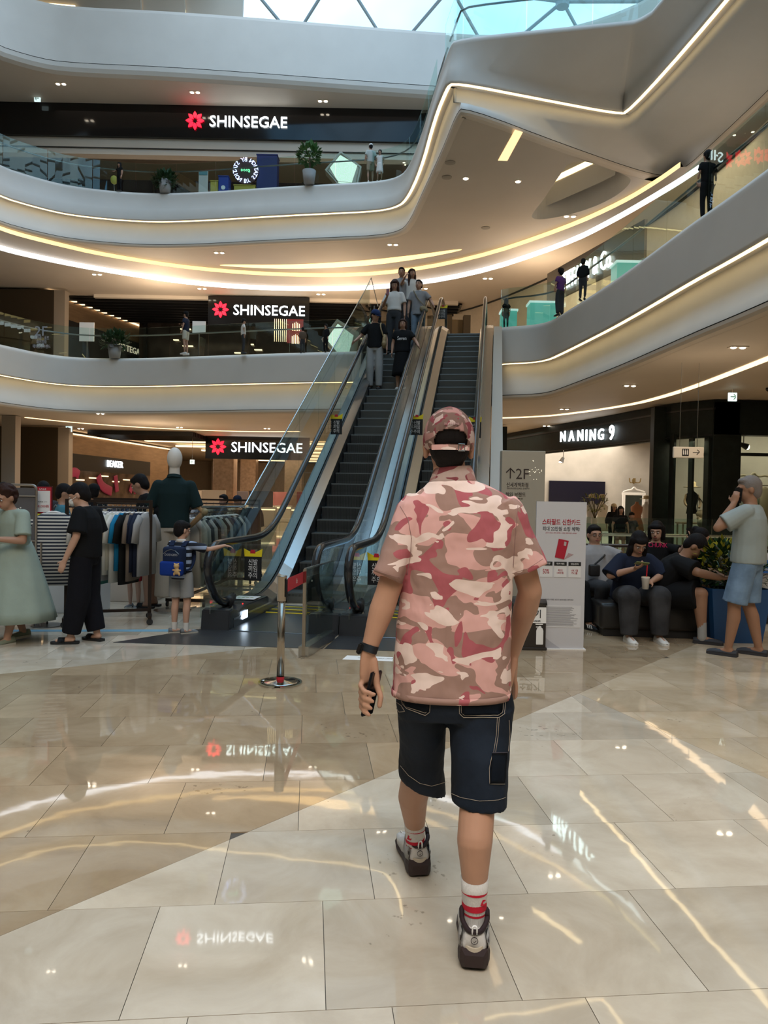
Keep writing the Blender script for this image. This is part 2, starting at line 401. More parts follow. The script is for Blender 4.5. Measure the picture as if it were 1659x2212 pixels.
# coffer walls with a light line
b = BM(); cz = coff + [coff[0]]
strip(b, [V((x, y, 10.5)) for x, y in cz], [V((x, y, 12.3)) for x, y in cz]); fillring(b, coff, [], 12.3)
ck = thing('trim_6', 'teardrop opening in the third-floor soffit with a light line inside', None, kind='structure')
link('opening_walls', b, M_PLASTER, ck)
b = BM(); c2 = [at(1150, 385, y=19.6), at(1205, 355, y=20.2), at(1262, 325, y=21.2), at(1300, 305, y=21.6)]
ll = [xy(x, y, 11.6) for x, y in ((1150, 385), (1205, 357), (1262, 327), (1300, 305))]
strip(b, [V((x, y, 11.55)) for x, y in ll], [V((x, y, 11.72)) for x, y in ll]); link('light_strip', b, M_LED, ck)
b = BM(); strip(b, [V((x, y + .02, 10.9)) for x, y in ll], [V((x, y + .02, 12.3)) for x, y in ll]); link('inner_step', b, M_PLASTER, ck)
# third-floor gallery ceiling = fourth-floor soffit
b = BM(); poly = [tuple(p) for p in offs(f4c, -.15)] + [(30, -9), (30, 62), (-30, 62), (-30, -9)]
fillring(b, poly, [], 16.6); link('ceiling', b, M_CEIL, kind='structure')
# floors of the galleries
for z, inn in ((Z2 - .02, void2(-.25)), (Z3 - .02, [tuple(p) for p in offs(f3T, -.25)]), (18.7, [tuple(p) for p in offs(f4c, -.35)])):
    b = BM(); fillring(b, inn + [(30, -9), (30, 62), (-30, 62), (-30, -9)], [], z)
    link('floor', b, mat('gallery stone', (.45, .40, .34), .25), kind='structure')
# ---- outer walls
for nm, (x0, x1, y0, y1) in (('wall_left', (-30.2, -30, -14, 62)), ('wall_right', (30, 30.2, -14, 62)), ('wall_back', (-30, 30, 62, 62.2)), ('wall_behind', (-30, 30, -14.2, -14))):
    b = BM(); box(b, x0, x1, y0, y1, -.1, 26); link(nm, b, M_WALL, kind='structure')

# ---- glass roof: steel lattice of triangles over the void, opaque curved bands at the left
rf = thing('roof', 'glass roof on a white steel lattice', None, kind='structure')
ZR = 25.5
b = BM(); nodes = {}
st = 5.2
for j in range(-3, 13):
    for i in range(-5, 7):
        x = i * st + (st / 2 if j % 2 else 0); y = 2 + j * st * .9
        nodes[(i, j)] = V((x, y, ZR + .9 * math.sin(i * .9 + j * .5)))
bars = []
for (i, j), p in nodes.items():
    for k in (((i + 1, j)), ((i, j + 1)), ((i + (1 if j % 2 else -1), j + 1))):
        if k in nodes: bars.append((p, nodes[k]))
for p, q in bars:
    tube(b, [p, q], .085, 6)
for p in nodes.values(): lathe(b, [(.05, -.28), (.30, -.25), (.34, 0), (.30, .2), (.1, .25)], p, 10)
link('lattice', b, mat('white painted steel', (.46, .50, .52), .4), rf)
b = BM()
for (i, j), p in nodes.items():
    d = 1 if j % 2 else 0
    for tri in (((i, j), (i + 1, j), (i + d, j + 1)), ((i + 1, j), (i + d, j + 1), (i + 1 + d, j + 1))):
        if all(k in nodes for k in tri):
            P = [nodes[k] + V((0, 0, .12)) for k in tri]; quad(b, *P)
link('glass', b, M_GLASSR, rf)
# opaque part of the roof left of the glass: three overlapping beige bands with warm lines between them
rb = thing('ceiling', 'beige overlapping roof bands left of the glass roof', None, kind='structure')
b = BM(); box(b, -30, -8.05, -14, 62, 25.0, 25.3); link('band', b, M_CEIL, rb)
def band(px0, px1, ylo):
    a = [at(px0 - 70, -60, y=33.0), at(px0 - 12, -20, y=33.2), at(px0 + 4, 10, y=33.4), at(px0 + 10, ylo, y=33.6)]
    return a
for k, (x0, x1) in enumerate(((-120, 255), (255, 350), (350, 482))):
    b = BM(); yd = 33.6 + k * .25
    L = chaikin([at(x0 - 45, -60, y=yd), at(x0 - 8, -20, y=yd), at(x0 + 8, 12, y=yd), at(x0 + 12, 70, y=yd)], 2)
    Rr = chaikin([at(x1 - 30 if k < 2 else x1, -60, y=yd), at(x1 - 6 if k < 2 else x1, -20, y=yd), at(x1 + 6 if k < 2 else x1, 12, y=yd), at(x1 + 8 if k < 2 else x1, 70, y=yd)], 2)
    strip(b, L, Rr); bk = [p + V((0, .2, 0)) for p in L], [p + V((0, .2, 0)) for p in Rr]
    strip(b, bk[1], bk[0]); strip(b, Rr, bk[1]); strip(b, bk[0], L)
    link('band', b, M_CEIL, rb, smooth=False)
    if k:
        b = BM(); tube(b, [p + V((-.10, -.02 + .2, 0)) for p in L], .05, 6); link('light_strip', b, M_LED, rb)
b = BM(); ll = chaikin([at(-30, 22, y=33.5), at(8, 34, y=33.5), at(28, 37, y=33.5), at(120, 41, y=33.5)], 2); tube(b, ll, .05, 6); link('light_strip', b, M_LED, rb)

# ---- ground floor: real tiles near the camera, plain slab beyond
def marble(name, c1, c2, c3, rough=.03):
    m = bpy.data.materials.new(name); m.use_nodes = True; MATS[name] = m
    n = m.node_tree.nodes; l = m.node_tree.links; b = n['Principled BSDF']
    t = n.new('ShaderNodeTexCoord'); oi = n.new('ShaderNodeObjectInfo')
    add = n.new('ShaderNodeVectorMath'); add.operation = 'MULTIPLY_ADD'; add.inputs[1].default_value = (1, 1, 1)
    mu = n.new('ShaderNodeMath'); mu.operation = 'MULTIPLY'; mu.inputs[1].default_value = 37
    l.new(oi.outputs['Random'], mu.inputs[0]); l.new(t.outputs['Object'], add.inputs[0]); l.new(mu.outputs[0], add.inputs[2])
    n1 = n.new('ShaderNodeTexNoise'); n1.inputs['Scale'].default_value = 2.4; n1.inputs['Detail'].default_value = 8; n1.inputs['Roughness'].default_value = .62; n1.inputs['Distortion'].default_value = .6
    l.new(add.outputs[0], n1.inputs['Vector'])
    r = n.new('ShaderNodeValToRGB'); e = r.color_ramp.elements; e[0].position = .30; e[0].color = (*c1, 1); e[1].position = .72; e[1].color = (*c3, 1)
    k = e.new(.5); k.color = (*c2, 1)
    l.new(n1.outputs['Fac'], r.inputs['Fac'])
    hv = n.new('ShaderNodeHueSaturation'); mr = n.new('ShaderNodeMapRange'); mr.inputs[3].default_value = .86; mr.inputs[4].default_value = 1.12
    l.new(oi.outputs['Random'], mr.inputs[0]); l.new(mr.outputs[0], hv.inputs['Value']); l.new(r.outputs['Color'], hv.inputs['Color'])
    # small fossil pits
    n2 = n.new('ShaderNodeTexNoise'); n2.inputs['Scale'].default_value = 26; n2.inputs['Detail'].default_value = 3
    n3 = n.new('ShaderNodeTexNoise'); n3.inputs['Scale'].default_value = 1.7
    l.new(add.outputs[0], n2.inputs['Vector']); l.new(add.outputs[0], n3.inputs['Vector'])
    pr = n.new('ShaderNodeMath'); pr.operation = 'MULTIPLY'; l.new(n2.outputs['Fac'], pr.inputs[0]); l.new(n3.outputs['Fac'], pr.inputs[1])
    rp = n.new('ShaderNodeValToRGB'); rp.color_ramp.elements[0].position = .43; rp.color_ramp.elements[0].color = (0, 0, 0, 1); rp.color_ramp.elements[1].position = .47; rp.color_ramp.elements[1].color = (.6, .6, .6, 1)
    l.new(pr.outputs[0], rp.inputs['Fac'])
    mx = n.new('ShaderNodeMix'); mx.data_type = 'RGBA'; mx.inputs['B'].default_value = (*[c * .35 for c in c1], 1)
    l.new(rp.outputs['Color'], mx.inputs['Factor']); l.new(hv.outputs['Color'], mx.inputs['A']); l.new(mx.outputs['Result'], b.inputs['Base Color'])
    nb = n.new('ShaderNodeTexNoise'); nb.inputs['Scale'].default_value = 3.2; nb.inputs['Detail'].default_value = 2.5
    l.new(t.outputs['Object'], nb.inputs['Vector'])
    bp = n.new('ShaderNodeBump'); bp.inputs['Strength'].default_value = .028; bp.inputs['Distance'].default_value = .02
    l.new(nb.outputs['Fac'], bp.inputs['Height']); l.new(bp.outputs['Normal'], b.inputs['Normal'])
    b.inputs['Roughness'].default_value = rough; b.inputs['Specular IOR Level'].default_value = .95
    return m
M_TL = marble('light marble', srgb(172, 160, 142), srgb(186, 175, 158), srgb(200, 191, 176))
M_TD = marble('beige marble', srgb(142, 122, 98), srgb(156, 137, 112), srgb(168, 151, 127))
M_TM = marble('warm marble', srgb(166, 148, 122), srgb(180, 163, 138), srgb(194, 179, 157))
fl = thing('floor', 'polished marble floor with a pale diagonal band', None, kind='structure')
b = BM(); box(b, -30, 30, -14, 62, -.2, -.006); link('bed', b, mat('joint mortar', (.07, .06, .05), .7), fl)
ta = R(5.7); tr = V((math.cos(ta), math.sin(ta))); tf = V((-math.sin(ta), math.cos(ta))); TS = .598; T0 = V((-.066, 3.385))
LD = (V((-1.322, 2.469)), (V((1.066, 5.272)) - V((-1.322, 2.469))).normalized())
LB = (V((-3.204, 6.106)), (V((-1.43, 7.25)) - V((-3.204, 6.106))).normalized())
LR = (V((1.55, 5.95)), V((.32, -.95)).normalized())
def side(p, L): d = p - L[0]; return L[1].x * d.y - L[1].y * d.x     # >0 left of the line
def clip(poly, L, s):
    out = []
    for i in range(len(poly)):
        a, c = poly[i], poly[(i + 1) % len(poly)]; da, dc = s * side(a, L), s * side(c, L)
        if da >= 0: out.append(a)
        if da * dc < 0: out.append(a.lerp(c, da / (da - dc)))
    return out
def tile(poly, m):
    if len(poly) < 3: return
    ar = abs(sum(poly[i].x * poly[(i + 1) % len(poly)].y - poly[(i + 1) % len(poly)].x * poly[i].y for i in range(len(poly)))) / 2
    if ar < .004: return
    c = sum(poly, V((0, 0))) / len(poly)
    q = [p + (c - p).normalized() * .0018 for p in poly]
    b = BM(); prism(b, [tuple(p) for p in q], -.02, random.uniform(-.0004, 0.0))
    link('tile', b, m, fl)
cnt = 0
for j in range(-4, 17):
    for i in range(-16, 20):
        o = T0 + tr * (TS * (i + (.5 if j % 2 == 0 else 0) + (.17 if j % 3 == 1 else 0))) + tf * (TS * j)
        c = o + tr * TS / 2 + tf * TS / 2
        if c.y < 1.35 or abs(c.x) > c.y * .56 + 1.25 or c.y > 10.6: continue
        poly = [o, o + tr * TS, o + tr * TS + tf * TS, o + tf * TS]
        # dark area: left of LD and below LB ; right of LD beyond LR: warm
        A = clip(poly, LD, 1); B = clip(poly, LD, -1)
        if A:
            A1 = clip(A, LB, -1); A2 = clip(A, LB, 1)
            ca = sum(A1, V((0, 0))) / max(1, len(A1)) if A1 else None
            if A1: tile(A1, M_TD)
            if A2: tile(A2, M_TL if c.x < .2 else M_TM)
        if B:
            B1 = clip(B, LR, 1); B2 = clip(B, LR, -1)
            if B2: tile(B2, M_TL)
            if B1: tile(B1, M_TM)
        cnt += 1
def far_floor():
    m = M_TM.copy(); m.name = 'far marble'
    return m
b = BM()
fillring(b, [(-30, -14), (30, -14), (30, 62), (-30, 62)], [[(-1.5, 1.75), (1.5, 1.75), (5.9, 9.9), (-5.9, 9.9)]], -.004)
link('paving', b, far_floor(), fl)
print('tiles', cnt)
# ================================================================== ESCALATORS
TAN = math.tan(math.pi / 6)
S1 = 2.098; STOP = S1 + Z2 / TAN              # where the nosing line leaves the floor and reaches the second floor
def nz(s, h=0):                                # nosing line with rounded ends
    z = (s - S1) * TAN
    k = .35
    if z < -k: z = 0
    elif z < k: z = (z + k) ** 2 / (4 * k)
    d = Z2 - z
    if (s - S1) * TAN > Z2 + k: z = Z2
    elif d < k and (s - S1) * TAN > Z2 - k: q = Z2 - (s - S1) * TAN; z = Z2 - (q + k) ** 2 / (4 * k)
    return z + h
SS = [2 - .8 + i * .25 for i in range(-3, 60)]
def clean_s(a, b, st=.3):
    n = int((b - a) / st); return [a + (b - a) * i / n for i in range(n + 1)]
def hand_path(hh=.97):
    lo = [(.62, .30), (.40, .26), (.16, .30), (-.08, .46), (-.22, .68), (-.18, .86), (-.02, .96), (.22, hh), (.7, hh)]
    mid = [(s, nz(s, hh)) for s in clean_s(1.2, STOP + .8)]
    hi = [(STOP + 1.5, Z2 + hh), (STOP + 1.9, Z2 + hh - .03), (STOP + 2.12, Z2 + .78), (STOP + 2.15, Z2 + .5), (STOP + 2.0, Z2 + .3), (STOP + 1.7, Z2 + .22)]
    P = chaikin([V((0, a, b)) for a, b in lo + mid + hi], 2)
    return P
MSTEP = mat('ribbed step metal', (.13, .135, .13), .42, metal=.6)
MRIB = mat('step rib dark', (.02, .02, .02), .6)
def sticker(root, u, s, rz=0, group=None):
    """yellow-topped black warning sign inside the balustrade glass"""
    z = nz(s) + .32
    sg = thing('warning_sign', None, None)
    return
def esc(name, label, u0, side_l, side_r, wl, wr, ph, nst, people=False):
    """u0: lateral start of the unit, steps from u0+wl to u0+wl+.9"""
    root = thing(name, label, 'escalator', (EO.x, EO.y, 0), -.1423, None)
    a, c = u0 + wl, u0 + wl + .90
    # steps
    for k in range(nst):
        s = S1 + ph + .36 * k; z = nz(s - .02) 
        if s > STOP + .9: break
        zf = nz(s - .36 - .02)
        b = BM(); x0, x1 = a + .012, c - .012
        # curved riser face and tread
        prof = [(s, z), (s - .004, z - .02), (s + .006, z - .07), (s + .02, z - .15), (s + .02, z - .30), (s + .38, z - .10), (s + .375, z)]
        rs = [[V((x, p[0], p[1])) for p in prof] for x in (x0, x1)]
        rings(b, rs); 
        o = link('step', b, MSTEP, root)
        b = BM(); n = 44
        if z - zf > .05 and k < 14:
            for i in range(n):
                x = x0 + .01 + (x1 - x0 - .02) * i / (n - 1); quad(b, (x - .0045, s - .0055, z - .02), (x + .0045, s - .0055, z - .02), (x + .0045, s + .015, z - (z - zf)), (x - .0045, s + .015, z - (z - zf)))
            link('riser_ribs', b, MRIB, root, kind='stuff')
    # landing plates with comb lines
    b = BM(); bevbox(b, a, c, -.02, 1.55, -.02, .012, .004, 1); link('floor_plate', b, M_STEELD, root)
    for q in (1.3, 1.55, 1.8):
        b = BM(); box(b, a + .02, c - .02, q, q + .022, .012 + (q > 1.5) * .004, .018 + (q > 1.5) * .004); link('comb_line', b, M_YEL, root)
    b = BM(); box(b, a, c, 1.55, 2.0, -.02, .012); link('comb', b, MSTEP, root)
    b = BM(); box(b, a, c, STOP + .5, STOP + 2.6, Z2 - .06, Z2 + .01); link('floor_plate', b, M_STEELD, root)
    path = hand_path()
    for sd, uu, ui, uo in (('l', side_l, a, u0), ('r', side_r, c, u0 + wl + .9 + wr)):
        sg = -1 if sd == 'l' else 1
        # handrail
        b = BM(); tube(b, [V((uu, p.y, p.z)) for p in path], .047, 10); link('handrail', b, M_RUBBER, root, smooth=True)
        # glass balustrade in separate sheets
        inner = [p for p in path]
        ss = [-.12, 1.35, 2.6] + [2.6 + 1.42 * i for i in range(1, 8)] + [STOP + 1.98]
        for i in range(len(ss) - 1):
            s0, s1 = ss[i] + .006, ss[i + 1] - .006
            n = 8; up_, lo_ = [], []
            for j in range(n + 1):
                s = s0 + (s1 - s0) * j / n
                h = .94
                if s < .25: h = .94 - (.25 - s) ** 2 * 1.9
                if s > STOP + 1.6: h = .94 - (s - STOP - 1.6) ** 2 * 1.4
                up_.append((s, nz(s, h))); lo_.append((s, nz(s, .20)))
            b = BM(); pl = lo_ + up_[::-1]
            rings(b, [[V((uu - .006, p[0], p[1])) for p in pl], [V((uu + .006, p[0], p[1])) for p in pl]])
            bmesh.ops.recalc_face_normals(b, faces=b.faces[:])
            link('glass_panel', b, M_GLASSG, root)
        # inner skirt + inclined inner deck
        sp = [s for s in clean_s(.15, STOP + 2.1, .25)]
        def sweep(nm, prof, m, s_list=sp):
            b = BM(); rings(b, [[V((u, s, nz(s, h))) for u, h in prof] for s in s_list])
            bmesh.ops.recalc_face_normals(b, faces=b.faces[:]); return link(nm, b, m, root, smooth=False)
        sweep('skirt', [(ui, -.14), (ui + sg * .012, -.14), (ui + sg * .012, .10), (ui, .10)], M_STEELD)
        sweep('inner_deck', [(ui - sg * .002, .095), (ui - sg * .002, .115), (uu - sg * .045, .205), (uu - sg * .045, .18)], M_STEEL)
        sweep('glass_channel', [(uu - sg * .045, .12), (uu - sg * .045, .21), (uu - sg * .012, .21), (uu - sg * .012, .12)], M_DARK)
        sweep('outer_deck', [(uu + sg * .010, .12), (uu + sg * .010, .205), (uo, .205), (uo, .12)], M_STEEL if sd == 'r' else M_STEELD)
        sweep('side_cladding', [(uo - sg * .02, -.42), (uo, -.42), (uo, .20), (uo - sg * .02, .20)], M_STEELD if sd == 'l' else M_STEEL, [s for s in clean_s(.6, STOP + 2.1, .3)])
        # newel base
        b = BM(); pr = [(0, -.01), (1.5, -.01), (1.5, .20), (.55, .215), (.36, .17), (.14, .23), (.03, .22)]
        lo_u, hi_u = min(ui, uo) , max(ui, uo)
        rings(b, [[V((x, p[0], p[1])) for p in pr] for x in (lo_u + .004, hi_u - .004)]); bmesh.ops.recalc_face_normals(b, faces=b.faces[:])
        bmesh.ops.bevel(b, geom=b.edges[:], offset=.012, segments=2, affect='EDGES')
        link('newel_base', b, mat('newel plastic', (.05, .055, .065), .22, metal=.5), root, smooth=False)
        b = BM(); tube(b, [(uu, .62, .30), (uu, .50, .27), (uu, .40, .25)], .07, 8, rr=[.045, .065, .08]); link('handrail_boot', b, M_DARK, root, smooth=True)
        b = BM(); lathe(b, [(.007, .216), (.007, .222)], (ui + sg * .06, .62, 0), 10); link('indicator_lamp', b, mat('red lamp', (1, .02, .02), emit=4, ecol=(1, .02, .02)), root)
    # underside truss cladding
    b = BM(); rings(b, [[V((u, s, nz(s) - h)) for u, h in ((u0, .4), (u0 + wl + .9 + wr, .4), (u0 + wl + .9 + wr, .95), (u0, .95))] for s in clean_s(2.6, STOP + 1.2, .4)])
    bmesh.ops.recalc_face_normals(b, faces=b.faces[:]); link('truss_cladding', b, M_STEELD, root)
    return root
WL = (1.591 - .90) / 2
escL = esc('escalator', 'left-hand down escalator with six people riding on it', 0, .16, 1.37, WL, WL, 1.644 - .36 * 4, 34)
escR = esc('escalator', 'empty up escalator running up beside the crowded one', 1.591, 1.73, 2.95, WL, WL, 6.08 - .36 * 16, 34)
# little lit arrow display on the left unit
b = BM(); bevbox(b, WL + .004, WL + .012, .42, .60, .06, .15, .002, 1); link('direction_lamp', b, mat('cold display', (.8, .9, 1), emit=5, ecol=(.7, .85, 1)), escL)
b = BM(); obox(b, (.03, .95, .222), (WL - .06, 0, 0), (0, .28, 0), (0, 0, .004)); link('notice_plate', b, M_WHITE, escL)
for i in range(4):
    b = BM(); lathe(b, [(.022, .227), (.022, .229)], (.075 + i * .058, 1.08, 0), 10); link('pictogram', b, mat('pictogram green', (.25, .33, .12), .5), escL)
# warning signs hung in the glass
def warning(root, u, s, z, label):
    zz = z
    b = BM(); plate(b, [(-.11, -.20), (.11, -.20), (.11, .10), (-.11, .10)], (u, s, zz), EX, UP, .006); bd = link('warning_sign', b, M_BLACKP, root, label=label)
    b = BM(); plate(b, [(-.11, .10), (.11, .10), (.12, .20), (0, .14), (-.12, .20)], (u, s, zz), EX, UP, .008); link('yellow_top', b, M_YEL, bd)
    b = BM(); plate(b, [(-.04, .14), (.03, .14), (.02, .185), (-.03, .185)], (u, s - .002, zz), EX, UP, .008); link('red_tab', b, M_RED, bd)
    text('신발\n끼임\n주의', (u, s - .008, zz - .05), EX, UP, M_WHITE, bd, width=.12, height=.24, ext=.001)
warning(escL, .04 + .26, .95, .66, 'black and yellow shoe warning sign')
warning(escR, 1.86, .95, .66, 'black and yellow shoe warning sign')
for rt_, u, s in ((escL, .24, 6.1), (escR, 1.80, 6.1), (escR, 2.90, 6.0), (escR, 1.80, STOP - .2)):
    warning(rt_, u, s, nz(s, .62), 'small black and yellow warning sign')
# floor mat in front, with joints
pm = thing('floor_mat', 'dark grey metal landing plate set into the floor before the escalators', 'floor plate', (EO.x, EO.y, 0), -.1423)
MPL = mat('dark landing plate', (.10, .105, .115), .3, metal=.7)
for (u0_, u1_, s0_, s1_) in ((-.02, 1.58, -.70, -.005), (1.60, 3.25, -.70, -.005), (WL, 1.591 - WL, -.005, 1.4), (1.591 + WL, 3.182 - WL, -.005, 1.4)):
    b = BM()
    if u0_ < 0: prism(b, [(-.55, -.92), (u1_, -.72), (u1_, s1_), (u0_, s1_)], -.01, .004)
    elif s0_ < -.1: prism(b, [(u0_, -.72), (u1_, -.60), (u1_, s1_), (u0_, s1_)], -.01, .004)
    else: prism(b, [(u0_, s0_), (u1_, s0_), (u1_, s1_), (u0_, s1_)], -.01, .004)
    link('plate', b, MPL, pm)
# glass guard left of the escalators, with a bright top rail
gg = thing('glass_guard', 'sloping glass guard with a thin steel rail left of the escalators', 'glass barrier', (EO.x, EO.y, 0), -.1423)
U = -.30
pts = [(1.35, 1.36), (2.0, 1.36), (STOP - .6, nz(STOP - .6, 1.28)), (STOP + .6, Z2 + .9)]
def gz(s):
    if s < 2.35: return 1.36
    if s < STOP + .15: return 1.36 + (nz(STOP + .15) + 1.55 - 1.36) * (s - 2.35) / (STOP + .15 - 2.35)
    return Z2 + 1.55
ss = [.75, 2.35] + [2.35 + 1.5 * i for i in range(1, 8)]
for i in range(len(ss) - 1):
    s0, s1 = ss[i] + .008, ss[i + 1] - .008
    lo = (0 if s1 < 2.4 else nz(s0) - .1, 0 if s1 < 2.4 else nz(s1) - .1)
    b = BM(); pl = [(s0, max(0, lo[0])), (s1, max(0, lo[1])), (s1, gz(s1)), (s0, gz(s0))]
    rings(b, [[V((x, p[0], p[1])) for p in pl] for x in (U - .006, U + .006)]); bmesh.ops.recalc_face_normals(b, faces=b.faces[:]); link('glass_panel', b, M_GLASSG, gg)
b = BM(); tube(b, [(U, .75, 1.37), (U, 2.35, 1.37)] + [(U, s, gz(s) + .01) for s in (3, 6, 9, 12, STOP + .15)], .014, 8); link('top_rail', b, M_CHROME, gg)
b = BM(); tube(b, [(U, STOP + .15, gz(STOP + .15)), (U, STOP + 1.5, Z2 + 1.1)], .012, 8); link('end_rail', b, M_CHROME, gg)
# beige side wall of the escalator truss, right
b = BM(); rs = [[V((u, s, z)) for u, z in ((3.20, nz(s, .18)), (3.42, nz(s, .18)), (3.42, max(-.0, nz(s) - 1.0)), (3.20, max(-.0, nz(s) - 1.0)))] for s in clean_s(1.8, STOP + 1.5, .4)]
rings(b, rs); bmesh.ops.recalc_face_normals(b, faces=b.faces[:])
ts = thing('trim_7', 'cream side wall closing the right side of the escalator', None, (EO.x, EO.y, 0), -.1423, kind='structure'); link('side_wall', b, mat('greige cladding', (.40, .37, .33), .5), ts)
b = BM(); rings(b, [[V((u, s, z)) for u, z in ((3.12, Z2 + .9), (3.42, Z2 + .9), (3.42, Z2 - 1.9), (3.12, Z2 - 1.9))] for s in (STOP - .55, STOP + .9)])
bmesh.ops.recalc_face_normals(b, faces=b.faces[:]); 
b.free()
# landing edge under the top
b = BM(); box(b, -.05, 3.2, STOP + .4, STOP + 4, Z2 - .9, Z2 - .06); o = link('landing', b, M_CEIL, ts)

# ================================================================== BALCONY GLASS
def railing(name, label, P, z, h=1.1, step=1.5, hr=.86, hoff=-.22, m=None, gap=.02, rail=True):
    root = thing(name, label, 'railing')
    Q = offs(P, -.10); Q = resample(Q, step / 6)
    n = 0
    for i in range(0, len(Q) - 6, 6):
        seg = Q[i:i + 7]; a = [V(p) for p in seg]
        a[0] = a[0].lerp(a[1], .05); a[-1] = a[-1].lerp(a[-2], .05)
        o = offs(a, .007); q = offs(a, -.007)
        b = BM(); rings(b, [[V((o[k].x, o[k].y, z - .05)), V((o[k].x, o[k].y, z + h)), V((q[k].x, q[k].y, z + h)), V((q[k].x, q[k].y, z - .05))] for k in range(len(a))])
        link('glass_panel', b, m or M_GLASS, root, smooth=False); n += 1
    if rail:
        H = resample(offs(P, hoff), .4)
        b = BM(); tube(b, z3(H, z + hr), .025, 6); link('handrail', b, M_STEELD, root, smooth=True)
    return root
def cut(P, f): return [p for p in P if f(p)]
railing('balcony_railing', 'clear glass balcony railing on the second floor left of the escalators', cut(f2L, lambda p: p.y > 19 and p.x < -.6), Z2)
railing('balcony_railing', 'clear glass balcony railing on the second floor right of the escalators', cut(f2R, lambda p: p.y > 7), Z2)
railing('balcony_railing', 'clear glass balcony railing on the third floor in front of the long dark sign band', cut(f3T, lambda p: p.y > 19 and p.x < 1.3), Z3)
railing('balcony_railing', 'glass railing on the third-floor point high under the glass roof', cut(f3T, lambda p: p.x > 1.2), Z3, h=1.25)
# ================================================================== LIT SHOP SIGNS
def petal_sign(root, c, r, d, rt=EX):
    for k in range(8):
        th = math.pi / 2 + k * 2 * math.pi / 8
        dr = V((math.cos(th), math.sin(th))); pp = V((-dr.y, dr.x))
        out = []
        n = 7
        for i in range(n + 1): t = i / n; out.append(dr * (r * (.24 + .76 * t)) + pp * (r * .20 * math.sin(math.pi * t ** .9)))
        for i in range(n - 1, 0, -1): t = i / n; out.append(dr * (r * (.24 + .76 * t)) - pp * (r * .20 * math.sin(math.pi * t ** .9)))
        b = BM(); plate(b, [(p.x, p.y) for p in out], c, rt, UP, d); link('petal', b, M_SIGNR, root)
def sg_sign(label, y, flower, tx0, tx1, ty, board=None, frame_=None):
    root = thing('shop_sign', label, 'sign')
    if board:
        a, c = at(board[0], board[1], y=y), at(board[2], board[3], y=y)
        b = BM(); box(b, a.x, c.x, y, y + .25, c.z, a.z); link('board', b, M_BLACK, root)
    f = at(flower[0], flower[1], y=y); px = at(flower[0] + 10, flower[1], y=y).x - f.x; rr = flower[2] / 10 * px
    petal_sign(root, f + V((0, -.01, 0)), rr, .05)
    p0, p1 = at(tx0, ty, y=y), at(tx1, ty, y=y)
    t = text('SHINSEGAE', ((p0.x + p1.x) / 2, y - .01, f.z), EX, UP, M_SIGNW, root, width=p1.x - p0.x, height=None, ext=.04, bold=0)
    return root
ROLLV = None
sg_sign('lit white lettering with a red flower on the third-floor dark band', 29.03, (389, 278, 20), 421, 588, 281)
sg_sign('lit white lettering with a red flower on the second-floor black board', 31.6, (460, 683, 18), 488, 642, 684, (432, 654, 652, 713))
sg_sign('lit white lettering with a red flower hanging over the ground-floor department store', 34.8, (466, 979, 18), 495, 648, 979, (438, 955, 664, 1001))
# ---------------------------------------------------------------- third-floor frontage
g3 = thing('wall_gallery', 'third-floor shopfront with a glossy dark band above dark glass', None, kind='structure')
a, c = at(0, 245, y=29.05), at(868, 265, y=29.05)
b = BM(); box(b, a.x - 1.5, c.x + 1.3, 29.05, 29.4, 15.35, a.z + .05); link('sign_band', b, M_BLACK, g3)
b = BM(); box(b, -17, 4, 29.2, 29.6, 14.72, 15.36); link('bulkhead', b, M_CEIL, g3)
b = BM(); box(b, -17, 4, 29.15, 29.25, 14.94, 14.97); link('shadow_gap', b, M_GROOVE, g3)
b = BM(); box(b, -16, 4.5, 32.2, 32.4, Z3, 15.0); link('dark_glass', b, mat('dark shop glass', (.010, .009, .014), .08), g3)
for k in range(11):
    b = BM(); x = -15 + k * 1.6; box(b, x, x + .06, 32.1, 32.2, Z3, 15.0); link('mullion', b, M_BLKMET, g3)
for k in range(3):
    b = BM(); box(b, -15, 4, 32.12, 32.18, Z3 + .4 + k * .75, Z3 + .43 + k * .75); link('transom', b, M_BLKMET, g3)
b = BM(); obox(b, (-9.4, 31.9, 14.9), (4.8, 0, -2.6), (0, .15, 0), (.2, 0, .4)); link('escalator_side', b, M_BRONZE, g3)
# ---------------------------------------------------------------- second-floor frontage
g2 = thing('wall_gallery', 'second-floor frontage of dark slatted ceiling and shop glass', None, kind='structure')
b = BM(); box(b, -12.2, 3.5, 36.6, 36.8, Z2, 10.0); link('dark_glass', b, mat('dim shop glass', (.035, .028, .025), .12, var=.5, vscale=2), g2)
b = BM(); box(b, -14.1, 3.2, 32.15, 36.7, 9.90, 9.97); link('gloss_ceiling', b, M_BLACK, g2)
for k in range(9):
    b = BM(); y = 32.3 + k * .48; box(b, -13.9, 3.1, y, y + .05, 9.80, 9.90); link('slat', b, M_BLKMET, g2)
b = BM(); box(b, -12.6, 3.0, 31.9, 32.1, 9.86, 10.02); link('track', b, M_CEIL, g2)
for x in (-11.9, -3.2, -.6, 1.0):
    b = BM(); box(b, x, x + .14, 36.3, 36.5, Z2, 9.9); link('mullion', b, M_BLKMET, g2)
# warm shop lights seen through the second-floor glass
for k in range(26):
    b = BM(); x = random.uniform(-11, 2.6); z = random.uniform(7.0, 9.6); y = 36.5; b.free()
    b = BM(); box(b, x, x + random.uniform(.12, .6), y - .12, y, z, z + .045); link('shelf_light', b, M_LED2, g2)
